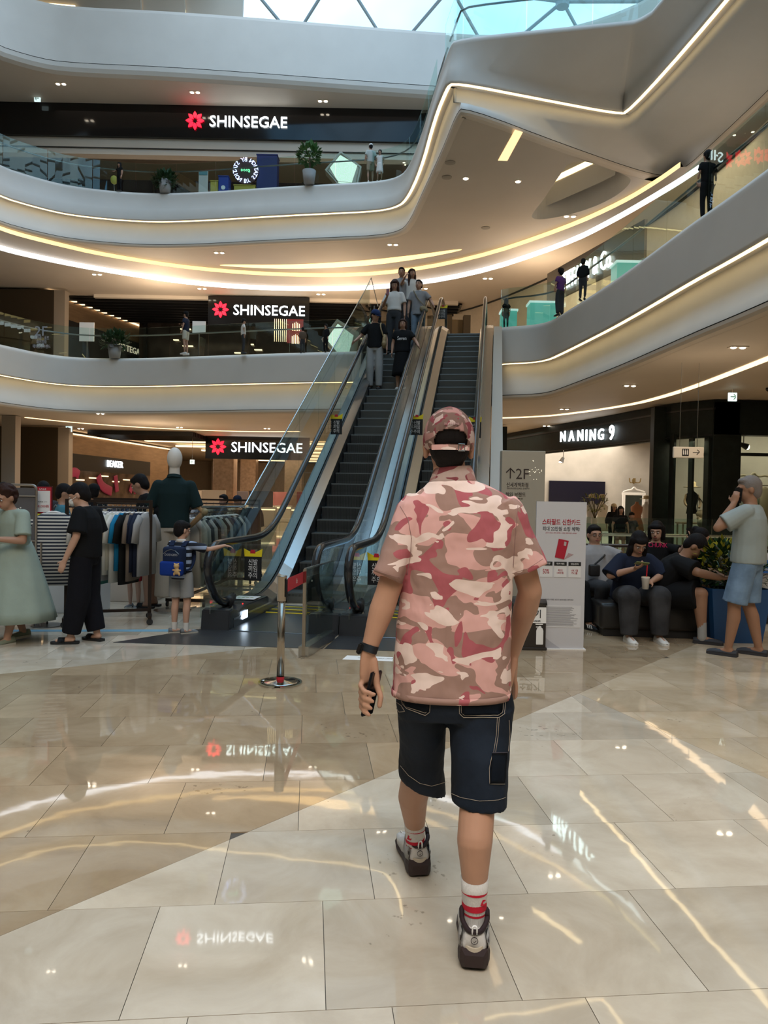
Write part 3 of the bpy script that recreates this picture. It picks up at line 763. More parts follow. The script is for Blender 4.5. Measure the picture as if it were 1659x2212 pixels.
# slanted bronze shop wall with a lettered dark portal (2F left)
def slanted(zb, zt, p0, p1, label, portal, word, wz, wfrac, lbl2, wallm, texth, wordm):
    root = thing('wall_left', label, None, kind='structure')
    a, c = V((*p0, 0)), V((*p1, 0)); d = (c - a); L = d.length; d.normalize(); nrm = V((d.y, -d.x, 0))
    b = BM(); obox(b, a + V((0, 0, zb)), d * L, -nrm * .3, V((0, 0, zt - zb))); link('panel', b, wallm, root)
    b = BM(); obox(b, a + d * (L * portal[0]) + V((0, 0, portal[2] - .75)) + nrm * .04, d * (L * (portal[1] - portal[0])), -nrm * .1, V((0, 0, .75))); link('portal_header', b, M_DARK, root)
    b = BM(); obox(b, a + d * (L * portal[0]) + V((0, 0, zb)) + nrm * .03, d * (L * (portal[1] - portal[0])), -nrm * .1, V((0, 0, portal[2] - .75 - zb))); link('portal_glass', b, mat('lit shop glass', (.12, .085, .06), .15, var=.6, vscale=1.5) if zb < 1 else M_DARK, root)
    for k in range(7):
        if zb < 1: b = BM(); obox(b, a + d * (L * (.1 + k * .1)) + V((0, 0, 2.05 + (k % 3) * .12)) + nrm * .045, d * .7, nrm * .01, V((0, 0, .05))); link('shop_light', b, M_LED2, root)
    b = BM(); obox(b, a + V((0, 0, zt - .05)) + nrm * .12, d * L, -nrm * .12, V((0, 0, .05))); link('light_strip', b, M_LED2, root)
    s = thing('shop_sign', lbl2, 'sign'); 
    text(word, a + d * (L * wfrac) + nrm * .06 + V((0, 0, wz)), d, UP, wordm, s, height=texth, ext=.03, name='lettering')
    return root, a, d, nrm, L
MBR = mat('brushed bronze wall', (.30, .20, .12), .38, metal=.5, var=.15, vscale=1.5, stretch=(1, 1, 6))
MGOLD = mat('pale gold letters', (.80, .68, .5), .4, emit=.5)
p_a = at(118, 650, z=9.9); p_b = at(392, 768, y=43)
slanted(Z2, 9.9, (-14.3, 31.2), (-10.6, 43), 'second-floor slanted bronze shop wall with a dark portal', (.10, .86, 9.0), 'BOTTEGA VENETA', 8.55, .50, 'pale serif-style lettering on the dark portal of the second-floor left shop', MBR, .30, MGOLD)
slanted(0, 4.15, (-14.2, 32.6), (-12.7, 43.5), 'ground-floor slanted bronze shop wall with a black sign band', (.05, .78, 3.25), 'BEAKER', 2.95, .42, 'small lit white lettering on the black band over the ground-floor left shop', MBR, .32, M_SIGNW)
# brown side walls at the far left
for z0_, z1_, px in ((Z2, 9.9, 100), (0, 4.2, 112)):
    rr = thing('wall_left', 'dark bronze return wall at the far left, %s' % ('second floor' if z0_ else 'ground floor'), None, kind='structure')
    b = BM(); x1 = at(px, 700, y=31.0).x; box(b, x1 - 9, x1, 31, 31.3, z0_, z1_); link('panel', b, M_BRONZE, rr)
    b = BM(); box(b, x1, x1 + .45, 31, 31.4, z0_, z1_); link('edge', b, mat('pale stone edge', (.33, .28, .23), .5), rr)
b = BM(); x1 = at(28, 1000, y=27).x; box(b, x1 - .5, x1, 27, 27.4, 0, 4.25); 
pl_ = thing('column', 'pale square column at the far left of the ground floor', 'column'); link('shaft', b, mat('pale stone edge', (.33, .28, .23), .5), pl_)
b = BM(); box(b, x1 - .56, x1 + .06, 26.94, 27.46, 0, .2); link('base', b, M_BRONZE, pl_)
# ---------------------------------------------------------------- ground-floor department hall
gh = thing('wall_back', 'bright back wall of the ground-floor department store hall', None, kind='structure')
b = BM(); box(b, -14, 4, 60, 60.3, 0, 4.2); link('panel', b, mat('hall wall', (.42, .34, .28), .5, var=.1), gh)
for k in range(6):
    b = BM(); box(b, -12 + k * .5, 3, 37 + k * 3.7, 37.5 + k * 3.7, 4.12, 4.2); link('ceiling_light_band', b, M_LED2, gh)
for k in range(12):
    b = BM(); box(b, -13, -8.4, 32.4 + k * .28, 32.46 + k * .28, 4.05, 4.24); link('ceiling_slat', b, M_BLKMET, gh)
for i, (x, y) in enumerate(((-8.6, 40), (-5.6, 46), (-2.5, 42), (-9.5, 52))):
    cl = thing('column', ['bronze clad column under the department store sign', 'middle bronze column deep in the department hall', 'bronze column right, behind the escalator glass', 'farthest bronze column of the department hall'][i], 'column', (x, y, 0))
    b = BM(); bevbox(b, -.55, .55, -.55, .55, .15, 4.15, .05); link('shaft', b, mat('hall bronze', (.36, .26, .19), .3, metal=.5, var=.2), cl)
    b = BM(); bevbox(b, -.6, .6, -.6, .6, 0, .15, .02); link('base', b, M_DARK, cl)
MCNT = mat('counter ivory', (.5, .44, .38), .4)
for k in range(9):
    x = -11 + (k % 5) * 2.4; y = 37.5 + (k // 5) * 6 + random.uniform(-.5, .5)
    ct = thing('display_counter', 'cosmetics display counter deep in the department store hall', 'counter', (x, y, 0), group='cosmetics counters in the department hall'); ct['label'] = '%s cosmetics counter from the left in the %s row of the department store hall' % (['first', 'second', 'third', 'fourth', 'fifth'][k % 5], 'front' if k < 5 else 'back')
    b = BM(); bevbox(b, -.8, .8, -.3, .3, 0, .95, .02); link('body', b, MCNT, ct)
    b = BM(); box(b, -.8, .8, -.32, -.30, .80, .86); link('light_strip', b, M_LED2, ct)
    b = BM(); bevbox(b, -.6, .6, .1, .28, .95, 1.75, .02); link('back_panel', b, mat('panel colour%d' % (k % 4), [(.35, .25, .2), (.5, .45, .4), (.08, .07, .08), (.4, .12, .12)][k % 4], .5), ct)
# pink painted shapes inside the ground-floor left shop window
def on_wall(px, py):
    r = ray(px, py); a_, c_ = V((-14.2, 32.6, 0)), V((-12.7, 43.5, 0)); d_ = (c_ - a_).normalized(); n_ = V((d_.y, -d_.x, 0)); t = (a_ + n_ * .12).dot(n_) / r.dot(n_); t = ((a_ + n_ * .12).dot(n_)) / (r.dot(n_)); return V((0, 0, HC)) + r * t
pk = thing('window_graphic', 'large magenta brush shapes in the ground-floor left shop window', 'window graphic')
MPK = mat('magenta paint', (.34, .03, .09), .5, emit=.08)
for pts_, w_ in (((( 142, 1085), (146, 1050), (160, 1045), (168, 1052)), .28), (((210, 1052), (218, 1075), (240, 1085)), .30), (((247, 1050), (252, 1085)), .24), (((280, 1085), (284, 1068), (292, 1085)), .22), (((296, 1082), (312, 1066)), .26)):
    b = BM(); pp = [on_wall(x, y) for x, y in pts_]
    tube(b, chaikin(pp, 2), w_ * .8, 8); wn_ = V((math.cos(.137), -math.sin(.137) * 0 - .0, 0)); wn_ = V((10.9, -1.5, 0)).normalized(); c0 = pp[0]
    for v in b.verts: v.co -= wn_ * ((v.co - c0).dot(wn_) * .9)
    link('stroke', b, MPK, pk, smooth=True)
# ---------------------------------------------------------------- right-hand gallery wall, second floor, with lit letters and teal counters
gr = thing('wall_right', 'curved beige shop wall of the second floor right', None, kind='structure')
cr2 = chaikin(P2([(1.2, 34.5), (3.2, 33.8), (4.6, 31.6), (5.6, 29.5), (6.6, 27), (7.6, 24), (8.2, 21), (8.4, 17), (8.4, 8)]))
b = BM(); rings(b, [[V((p.x, p.y, Z2)), V((p.x, p.y, 10.1)), V((q.x, q.y, 10.1)), V((q.x, q.y, Z2))] for p, q in zip(cr2, offs(cr2, -.2))]); link('panel', b, M_WALL, gr)
b = BM(); o1 = offs(cr2, .06); rings(b, [[V((p.x, p.y, 9.95)), V((p.x, p.y, 10.0)), V((q.x, q.y, 10.0)), V((q.x, q.y, 9.95))] for p, q in zip(o1, cr2)]); link('shadow_gap', b, M_GROOVE, gr)
for (x, y) in ((945, 0), (985, 0)):
    b = BM(); p = at(x, 660, y=30.2); box(b, p.x, p.x + .28, 30.2, 30.6, Z2, 9.0); link('fin', b, M_BRONZE, gr)
b = BM(); p = at(952, 650, y=30.5); box(b, p.x, p.x + .9, 30.6, 30.8, Z2, 8.9); link('door_leaf', b, mat('ochre door', (.20, .14, .07), .4), gr)
ts_ = thing('shop_sign', 'lit white serif lettering above the teal shop on the second floor right', 'sign')
p0, p1 = at(1200, 583, y=20.5), at(1300, 545, y=18.2)
p0 = V((5.6, 20.2, 0)); 
a, c = at(1196, 590, y=22.0), at(1302, 540, y=19.6)
text('TIFFANY & Co.', (a + c) / 2, (V((c.x, c.y, 0)) - V((a.x, a.y, 0))), UP, M_SIGNW, ts_, width=(V((c.x, c.y)) - V((a.x, a.y))).length, height=.50, ext=.04)
b = BM(); dd = (V((c.x, c.y, 0)) - V((a.x, a.y, 0))); nn_ = V((dd.y, -dd.x, 0)).normalized()
obox(b, V((a.x, a.y, min(a.z, c.z) - .35)) - dd * .4 - nn_ * .12, dd * 1.9, nn_ * .08, V((0, 0, .95))); link('fascia_board', b, mat('brown sign board', (.16, .11, .07), .3), ts_)
MTEAL = mat('teal lit counter', (.10, .40, .35), .3, emit=.3, ecol=(.18, .75, .62))
for i, (xa, ya, xb, yb, yy) in enumerate(((1312, 560, 1372, 540, 18.6), (1128, 668, 1185, 690, 22.5), (1068, 660, 1100, 690, 23.5))):
    tcn = thing('display_counter', ['long glowing teal shop counter near the lit lettering', 'glowing teal glass counter behind the purple-topped woman', 'small glowing teal counter beside the long-haired woman upstairs'][i], 'counter')
    p0 = at(xa, ya, y=yy); p1 = at(xb, ya, y=yy)
    b = BM(); box(b, p0.x, p1.x, yy, yy + .5, Z2 + .35, Z2 + 1.25); link('body', b, MTEAL, tcn)
    b = BM(); box(b, p0.x - .03, p1.x + .03, yy - .03, yy + .53, Z2 + 1.25, Z2 + 1.31); link('top', b, mat('pale top', (.6, .7, .68), .2, emit=.6, ecol=(.7, .95, .9)), tcn)
    b = BM(); box(b, p0.x, p1.x, yy + .04, yy + .46, Z2, Z2 + .35); link('plinth', b, M_DARK, tcn)
# ================================================================== PEOPLE
SKIN = mat('skin', (.36, .205, .14), .5, spec=.35)
SKIN2 = mat('pale skin', (.46, .28, .205), .5, spec=.35)
SKIN3 = mat('tanned skin', (.27, .145, .09), .5, spec=.35)
HAIR = mat('black hair', (.008, .006, .006), .7, spec=.25, bump=.5, bscale=90, stretch=(1, 1, .15))
HAIRB = mat('dark brown hair', (.030, .012, .008), .65, spec=.25, bump=.5, bscale=90, stretch=(1, 1, .15))
HAIRG = mat('grey cropped hair', (.16, .14, .13), .6, bump=.5, bscale=120)
EYEW = mat('eye white', (.55, .52, .5), .3); EYED = mat('eye dark', (.01, .008, .007), .2)
LIP = mat('lips', (.30, .09, .08), .5); BROW = mat('brow hair', (.02, .015, .012), .7)
def cloth(name, col, rough=.85, var=0, bump=.25): return mat(name, col, rough, bump=bump, bscale=14, var=var, spec=.2)
def remesh(o, vox, smooth=3, fac=.5):
    m = o.modifiers.new('Remesh', 'REMESH'); m.mode = 'VOXEL'; m.voxel_size = vox; m.use_smooth_shade = True
    if smooth:
        s = o.modifiers.new('Smooth', 'SMOOTH'); s.iterations = smooth; s.factor = fac
    return o
def path_loft(bm, pts, lat, seg=18, expo=1.0):
    """pts: (pos, rx, ry) along a spine; lat: side direction (person's right)"""
    rs = []
    for i, (p, rx, ry) in enumerate(pts):
        t = (V(pts[min(i + 1, len(pts) - 1)][0]) - V(pts[max(i - 1, 0)][0])).normalized()
        a = (V(lat) - t * V(lat).dot(t)).normalized(); b_ = t.cross(a)
        rs.append([V(p) + a * (math.copysign(abs(math.cos(q)) ** expo, math.cos(q)) * rx) + b_ * (math.copysign(abs(math.sin(q)) ** expo, math.sin(q)) * ry) for q in (2 * math.pi * k / seg for k in range(seg))])
    rings(bm, rs)
    return rs
HANDS = {}
JD = dict(pelvis=(0, 0, .93), chest=(0, -.01, 1.20), neck=(0, -.01, 1.44), head=(0, .02, 1.585),
          shl=(-.160, -.01, 1.375), ell=(-.235, -.02, 1.13), wrl=(-.245, .05, .89), shr=(.160, -.01, 1.375), elr=(.235, -.02, 1.13), wrr=(.245, .05, .89),
          hil=(-.09, 0, .90), knl=(-.10, .02, .49), anl=(-.10, -.01, .085), hir=(.09, 0, .90), knr=(.10, .02, .49), anr=(.10, -.01, .085))
def sit(dz=.47, knee=.45, sp=.12, foot=.42, lean=0, kz=.48):
    j = dict(pelvis=(0, 0, dz), hil=(-.09, .02, dz), hir=(.09, .02, dz), knl=(-sp, knee, kz), knr=(sp, knee, kz), anl=(-sp, foot, .085), anr=(sp, foot, .085))
    t = dz - .93
    for k in ('chest', 'neck', 'head', 'shl', 'shr', 'ell', 'elr', 'wrl', 'wrr'):
        x, y, z = JD[k]; h = z - .93
        j[k] = (x, y + h * math.sin(lean), dz + h * math.cos(lean))
    return j
def hand(bm, wr, d, palm_n, s, side, curl=.5, spread=.1):
    """palm + four fingers + thumb; d: direction, palm_n: palm normal, side: thumb side vector sign"""
    d = V(d).normalized(); n = (V(palm_n) - d * V(palm_n).dot(d)).normalized(); x = d.cross(n) * side
    wr = V(wr)
    rings_ = []
    for t, rx, ry in ((-.01, .025, .02), (.03, .036, .017), (.075, .042, .015), (.095, .038, .012)):
        c = wr + d * t * s
        rings_.append([c + x * math.cos(q) * rx * s + n * math.sin(q) * ry * s for q in (2 * math.pi * k / 10 for k in range(10))])
    rings(bm, rings_)
    for i, (off, L) in enumerate(((.029, .070), (.010, .080), (-.009, .075), (-.027, .058))):
        p = wr + d * .085 * s + x * off * s; a = curl * .45
        dd = (d + x * off * spread * 8).normalized()
        for seg_, fr in enumerate((.42, .32, .26)):
            ax = dd * math.cos(a) + n * math.sin(a); q = p + ax * L * fr * s
            capsule(bm, p, q, (.0095 - seg_ * .001) * s, (.0088 - seg_ * .001) * s, 8); p = q; a += curl * .9
    p = wr + d * .02 * s + x * .028 * s; q = p + (d * .6 + x * .75 + n * .35).normalized() * .042 * s; r_ = q + (d * .9 + x * .25 + n * .5).normalized() * .036 * s
    capsule(bm, p, q, .013 * s, .011 * s, 8); capsule(bm, q, r_, .0105 * s, .009 * s, 8)
def headM(yaw, pitch, roll=0): return Matrix.Rotation(yaw, 3, 'Z') @ Matrix.Rotation(pitch, 3, 'X') @ Matrix.Rotation(roll, 3, 'Y')
def person(label, loc, rz, H=1.7, J=None, vox=.014, skin=None, hair='short', hairm=None, top=None, bottom=None, shoe=None, sock=None, yaw=0, pitch=0, fat=1.0,
           face=True, hands=None, extra=None, group=None, category='person', name='person', cap=None, barelegs=False, ears=True, footyaw=(0, 0), female=False):
    s = H / 1.7
    root = thing(name, label, category, loc, rz, group)
    j = {k: V(v) for k, v in JD.items()}
    for k, v in (J or {}).items(): j[k] = V(v)
    for k in j: j[k] = j[k] * s
    skin = skin or SKIN; hairm = hairm or HAIR
    hc = j['head']; M = headM(yaw, pitch)
    lat = (j['shr'] - j['shl']).normalized(); hl = (j['hir'] - j['hil']).normalized()
    f = fat
    hs = s * (1.07 if H > 1.3 else 1.22)
    def hp(x, y, z): return hc + M @ V((x, y, z)) * hs
    # ---- body: one continuous surface
    b = BM()
    ellip(b, hp(0, -.012, .022), .076 * hs, .094 * hs, .094 * hs, M)
    ellip(b, hp(0, .018, -.040), .058 * hs * (1 + (f - 1) * .5), .070 * hs, .072 * hs, M)
    ellip(b, hp(0, .050, -.078), .030 * hs, .030 * hs, .026 * hs, M, 10)
    if face:
        capsule(b, hp(0, .084, .008), hp(0, .104, -.026), .008 * hs, .013 * hs, 8)
        ellip(b, hp(0, .076, -.056), .024 * hs, .016 * hs, .012 * hs, M, 8)
        ellip(b, hp(0, .072, .024), .058 * hs, .022 * hs, .014 * hs, M, 10)
    if ears:
        for sx in (-1, 1): ellip(b, hp(sx * .079, -.008, -.008), .011 * hs, .020 * hs, .032 * hs, M, 8)
    capsule(b, j['neck'] - V((0, 0, .03)) * s, hc + M @ V((0, -.012, -.055)) * s, .058 * s * f, .052 * s * f, 12)
    T = [(j['pelvis'] - (j['chest'] - j['pelvis']) * .25, .13, .10), (j['pelvis'], .155, .105), (j['pelvis'].lerp(j['chest'], .5), .135 if not female else .125, .095), (j['chest'], .155, .105), (j['chest'].lerp(j['neck'], .6), .150, .095), (j['neck'], .06, .055)]
    path_loft(b, [(p, rx * s * f, ry * s * f) for p, rx, ry in T], lat)
    for sd, sg in (('l', -1), ('r', 1)):
        sh, el, wr = j['sh' + sd], j['el' + sd], j['wr' + sd]
        capsule(b, j['neck'] - V((0, 0, .03)) * s, sh, .05 * s, .052 * s * f)
        capsule(b, sh, el, .050 * s * f, .038 * s * f); m_ = el.lerp(wr, .3)
        capsule(b, el, m_, .037 * s * f, .038 * s * f); capsule(b, m_, wr, .038 * s * f, .025 * s * f)
        hd = (hands or {}).get(sd, {})
        d = V(hd['d']) if 'd' in hd else (wr - el).normalized() + V((0, 0, -.15))
        pn = V(hd.get('n', (-sg, .2, 0)))
        if j['wr' + sd].z > -5: hand(b, wr, d, pn, s * .97, hd.get('side', 1 if d.normalized().cross(pn).dot(V((0, 1, .3))) > 0 else -1), hd.get('curl', .45))
        hi, kn, an = j['hi' + sd], j['kn' + sd], j['an' + sd]
        capsule(b, hi, kn, .082 * s * f, .056 * s * f); cf = kn.lerp(an, .3) - (V((0, .012, 0)) * s)
        capsule(b, kn, cf, .052 * s * f, .056 * s * f); capsule(b, cf, an, .056 * s * f, .036 * s)
        fy = footyaw[0 if sd == 'l' else 1]; fd = V((math.sin(-fy), math.cos(fy), 0))
        capsule(b, an - V((0, .02, .035)) * s, an + fd * .13 * s - V((0, 0, .055)) * s, .034 * s, .026 * s)
    remesh(link('body', b, skin, root), vox, 3)
    HANDS[label] = (root, {sd: (j['wr' + sd].copy(), V((hands or {}).get(sd, {}).get('d', (j['wr' + sd] - j['el' + sd]))).normalized()) for sd in 'lr'})
    # ---- face
    if face:
        for sx in (-1, 1):
            b = BM(); ellip(b, hp(sx * .031, .081, .002), .014 * hs, .010 * hs, .0065 * hs, M, 8); e = link('eye', b, EYEW, root, smooth=True)
            b = BM(); ellip(b, hp(sx * .031, .0865, .002), .0065 * hs, .006 * hs, .0062 * hs, M, 8); link('iris', b, EYED, e, smooth=True)
            b = BM(); capsule(b, hp(sx * .017, .091, .026), hp(sx * .046, .083, .027), .004 * hs, .003 * hs, 6); link('eyebrow', b, BROW, root, smooth=True)
        b = BM(); ellip(b, hp(0, .088, -.054), .021 * hs, .010 * hs, .0065 * hs, M, 8); link('lips', b, LIP, root, smooth=True)
    # ---- hair
    if hair != 'none':
        b = BM()
        ellip(b, hp(0, -.024, .036), .084 * hs, .099 * hs, .094 * hs, M)
        ellip(b, hp(0, -.055, -.01), .074 * hs, .062 * hs, .085 * hs, M)
        if hair in ('short', 'bowl'): ellip(b, hp(0, .032, .080), .064 * hs, .050 * hs, .032 * hs, M)
        if hair == 'bowl': ellip(b, hp(0, .052, .062), .074 * hs, .045 * hs, .034 * hs, M); ellip(b, hp(0, -.04, 0), .088 * hs, .07 * hs, .07 * hs, M)
        if hair in ('bob', 'long'):
            ellip(b, hp(0, .045, .066), .070 * hs, .047 * hs, .034 * hs, M)
            L = -.11 if hair == 'bob' else -.30
            for sx in (-1, 1):
                capsule(b, hp(sx * .068, -.005, .04), hp(sx * .078, -.005, L * .8), .034 * hs, .026 * hs)
                if hair == 'long': capsule(b, hp(sx * .075, .02, -.05), hp(sx * .085, .03, L), .03 * hs, .02 * hs)
            capsule(b, hp(0, -.05, .02), hp(0, -.055, L), .078 * hs, .058 * hs)
        if hair == 'bun': ellip(b, hp(0, -.11, .06), .045 * hs, .045 * hs, .045 * hs, M)
        if hair == 'curly':
            rnd = random.Random(3)
            for _ in range(70):
                th, ph_ = rnd.uniform(0, 2 * math.pi), rnd.uniform(-.45, 1.5)
                d = V((math.cos(th) * math.cos(ph_), math.sin(th) * math.cos(ph_), math.sin(ph_)))
                if d.y > .45 and d.z < .45: continue
                ellip(b, hp(d.x * .088, -.02 + d.y * .10, .03 + d.z * .10), .022 * hs, .022 * hs, .022 * hs, None, 6)
        remesh(link('hair', b, hairm, root), min(vox, .012 * hs), 2 if hair != 'curly' else 0)
    if cap:
        b = BM(); N = 20
        rings(b, [[hp(math.cos(q) * .090 * k, -.012 + math.sin(q) * .106 * k, z) for q in (2 * math.pi * i / N for i in range(N))] for k, z in ((1.0, .035), (1.01, .055), (.93, .09), (.72, .118), (.38, .134), (.06, .14))])
        cp = link('cap', b, cap, root, smooth=True)
        b = BM(); rings(b, [[hp(x, .06 + .0 * y_ + y_, .042 - y_ * .18 - abs(x) * .15 + dz) for x, y_ in ((-.072, 0), (-.066, .05), (-.035, .085), (0, .095), (.035, .085), (.066, .05), (.072, 0))] for dz in (0, .006)]); link('brim', b, cap, cp, smooth=False)
    # ---- clothes
    if top:
        tm = top['m']; lo = top.get('hem', -.04); k = top.get('k', 1.0)
        p, c, nk = j['pelvis'], j['chest'], j['neck']; up = (c - p).normalized()
        b = BM()
        w0 = .168 * top.get('hw', 1)
        pts_ = [(p + up * lo * s, w0, .128), (p + up * (lo + .06) * s, w0, .127), (p.lerp(c, .5), .160, .122), (c, .166, .120), (c.lerp(nk, .45), .172, .112), (c.lerp(nk, .70), .155, .094), (c.lerp(nk, .88), .105, .076), (nk + up * .005 * s, .068, .064)]
        path_loft(b, [(q, rx * s * k * f, ry * s * k * f) for q, rx, ry in pts_], lat)
        for sd, sg in (('l', -1), ('r', 1)):
            sh, el, wr = j['sh' + sd], j['el' + sd], j['wr' + sd]
            sl = top.get('sleeve', .7); fl = top.get('flare', 1.25)
            capsule(b, c.lerp(nk, .75) + lat * sg * .05 * s, sh, .062 * s * f, .060 * s * f * k)
            if sl <= 1: capsule(b, sh, sh.lerp(el, sl), .062 * s * k * f, .056 * s * fl * k * f, 14, flat1=True)
            else:
                capsule(b, sh, el, .062 * s * k * f, .052 * s * fl * f); capsule(b, el, el.lerp(wr, sl - 1), .052 * s * fl * f, .042 * s * fl, 14, flat1=True)
        o = remesh(link('shirt' if not top.get('dress') else 'dress', b, tm, root), vox, 2)
        if top.get('collar'):
            b = BM(); path_loft(b, [(nk + V((0, -.004, -.025)) * s, .080 * s * f, .074 * s * f), (nk + V((0, .0, .025)) * s, .066 * s * f, .062 * s * f)], lat); link('collar', b, top['collar'], root, smooth=True)
    if bottom:
        bm_ = bottom['m']; b = BM(); kind = bottom.get('kind', 'trousers')
        p = j['pelvis']; up = (j['chest'] - p).normalized()
        if kind in ('skirt',):
            zt, zb, rx, ry = bottom['z']; n = 40
            rs = []
            for i in range(9):
                t = i / 8; z = (zt + (zb - zt) * t) * s; g = t ** .8
                cx, cy = p.x + (bottom.get('dx', 0) * t) * s, p.y + bottom.get('dy', 0) * t * s
                rs.append([V((cx + math.cos(q) * (.15 + (rx - .15) * g) * s * (1 + .045 * g * math.sin(q * 9)), cy + math.sin(q) * (.12 + (ry - .12) * g) * s * (1 + .045 * g * math.sin(q * 9 + 1)), z)) for q in (2 * math.pi * k_ / n for k_ in range(n))])
            rings(b, rs); link('skirt', b, bm_, root, smooth=True)
        else:
            L = bottom.get('len', 2); fl = bottom.get('flare', 1.0); k = bottom.get('k', 1.0)
            path_loft(b, [(p - up * .10 * s, .10 * s * k * f, .10 * s * k * f), (p, .162 * s * k * f, .118 * s * f * k), (p + up * .09 * s, .145 * s * f, .110 * s * f)], lat)
            for sd in 'lr':
                hi, kn, an = j['hi' + sd], j['kn' + sd], j['an' + sd]
                if L <= 1: capsule(b, hi, hi.lerp(kn, L), .094 * s * k * f, .084 * s * k * fl * f, 16, flat1=True)
                else:
                    capsule(b, hi, kn, .094 * s * k * f, .070 * s * k * fl * f, 16); capsule(b, kn, kn.lerp(an, L - 1), .070 * s * k * fl * f, .058 * s * k * fl, 16, flat1=True)
            remesh(link('trousers' if L > 1 else 'shorts', b, bm_, root), vox, 2)
    for sd in 'lr':
        an = j['an' + sd]; fy = footyaw[0 if sd == 'l' else 1]; fd = V((math.sin(-fy), math.cos(fy), 0)); fx = V((fd.y, -fd.x, 0))
        if sock:
            kn = j['kn' + sd]; b = BM(); up = (kn - an).normalized(); capsule(b, an - V((0, 0, .03)) * s, an + up * sock[1] * s, .045 * s, .046 * s, 14, flat1=True); link('sock', b, sock[0], root, smooth=False)
        if shoe:
            sm, sole, kind = shoe; z0 = an.z - .085 * s
            b = BM(); base = V((an.x, an.y, z0)); prof = ((-.085, .030), (-.075, .038), (-.02, .040), (.05, .042), (.11, .047), (.16, .043), (.19, .028), (.198, .010))
            def rng(t, w_, h0, h1): return [base + fd * t * s + fx * x * s + V((0, 0, z)) * s for x, z in ((-w_, h0), (w_, h0), (w_, h1), (-w_, h1))]
            rings(b, [rng(t, w_, 0, .026) for t, w_ in prof]); so = link('shoe', b, sole, root)
            if kind == 'slide':
                b = BM(); rings(b, [[base + fd * t * s + fx * math.cos(q) * .047 * s + V((0, 0, .02 + .05 * math.sin(q))) * s for q in (math.pi * i / 8 for i in range(9))] for t in (.05, .08, .12)], cap=False)
                bmesh.ops.solidify(b, geom=b.faces[:], thickness=.004); link('strap', b, sm, so, smooth=True)
            else:
                b = BM(); hh = (.075, .085, .080, .068, .055, .045, .036, .028) if kind == 'shoe' else (.055, .06, .055, .06, .058, .05, .04, .03)
                rings(b, [[base + fd * t * s + fx * x * s + V((0, 0, z)) * s for x, z in ((-w_ * .95, .024), (w_ * .95, .024), (w_ * .9, h * .6), (w_ * .45, h), (-w_ * .45, h), (-w_ * .9, h * .6))] for (t, w_), h in zip(prof, hh)])
                link('upper', b, sm, so, smooth=True)
    if extra: extra(root, j, s, hp)
    return root
# a hand-held phone that belongs to nobody's body: its own thing
def phone(label, p, d, n, m=None, size=(.075, .15, .009), glow=False):
    d = V(d).normalized(); n = (V(n) - d * V(n).dot(d)).normalized(); x = d.cross(n)
    t = thing('phone', label, 'phone', p)
    b = BM(); b2 = BM(); box(b2, -size[0] / 2, size[0] / 2, -size[1] / 2, size[1] / 2, -size[2] / 2, size[2] / 2); bmesh.ops.bevel(b2, geom=b2.edges[:], offset=.0035, segments=2, affect='EDGES')
    b2.transform(Matrix((x, d, n)).transposed().to_4x4()); merge(b, b2); link('case', b, m or M_BLKMET, t)
    b = BM(); b2 = BM(); box(b2, -size[0] / 2 + .004, size[0] / 2 - .004, -size[1] / 2 + .005, size[1] / 2 - .005, size[2] / 2, size[2] / 2 + .0006); b2.transform(Matrix((x, d, n)).transposed().to_4x4()); merge(b, b2)
    link('screen', b, mat('phone screen', (.02, .03, .035), .08, emit=.6 if glow else 0, ecol=(.6, .75, .8)) if glow else mat('phone glass', (.008, .008, .01), .06), t)
    return t
def wl(root, v):
    """local point of a placed root -> world"""
    return root.location + Matrix.Rotation(root.rotation_euler.z, 3, 'Z') @ V(v)
TNAVY = cloth('navy cotton', (.012, .016, .032)); TBLACK = cloth('black cotton', (.008, .008, .009)); TWHITE = cloth('white cotton', (.55, .54, .52)); TGREY = cloth('heather grey cotton', (.22, .22, .23), var=.12)
TCHAR = cloth('charcoal cloth', (.035, .036, .04)); TDENIM = cloth('light blue denim', (.16, .21, .27), var=.2); TKHAKI = cloth('khaki cloth', (.26, .22, .16)); TLGREY = cloth('light grey cloth', (.30, .30, .30))
SH_W = (mat('white shoe leather', (.55, .54, .52), .5), mat('white rubber', (.6, .6, .58), .6), 'shoe'); SH_B = (mat('black shoe leather', (.012, .012, .012), .4), mat('black rubber', (.014, .014, .014), .6), 'shoe')
SH_S = (mat('black rubber', (.014, .014, .014), .6), mat('black rubber', (.014, .014, .014), .6), 'slide')
SH_D = (mat('dark clog', (.03, .03, .035), .6), mat('dark clog', (.03, .03, .035), .6), 'clog')
def gl(px, py): return at(px, py, z=0)
def cross(col, side=1, low=.95):
    def fn(root, j, s, hp):
        b = BM(); ellip(b, (side * .15 * s, .15 * s, low * s), .12 * s, .05 * s, .075 * s, Matrix.Rotation(side * .5, 3, 'Y')); o = remesh(link('crossbody_bag', b, col, root), .014, 1)
        b = BM(); tube(b, chaikin([V(q) * s for q in ((side * .2, .15, low + .05), (0, .15, 1.2), (-side * .10, .12, 1.40), (-side * .13, 0, 1.47), (-side * .1, -.12, 1.35), (side * .19, -.10, low + .05))], 2), .012, 6); link('strap', b, col, o, smooth=True)
    return fn
def lettering(body, z, w_, m, h=None):
    def fn(root, j, s, hp):
        text(body, (0, .142 * s, z * s), -EX, UP, m, root, width=w_ * s, height=h, ext=.002)
    return fn
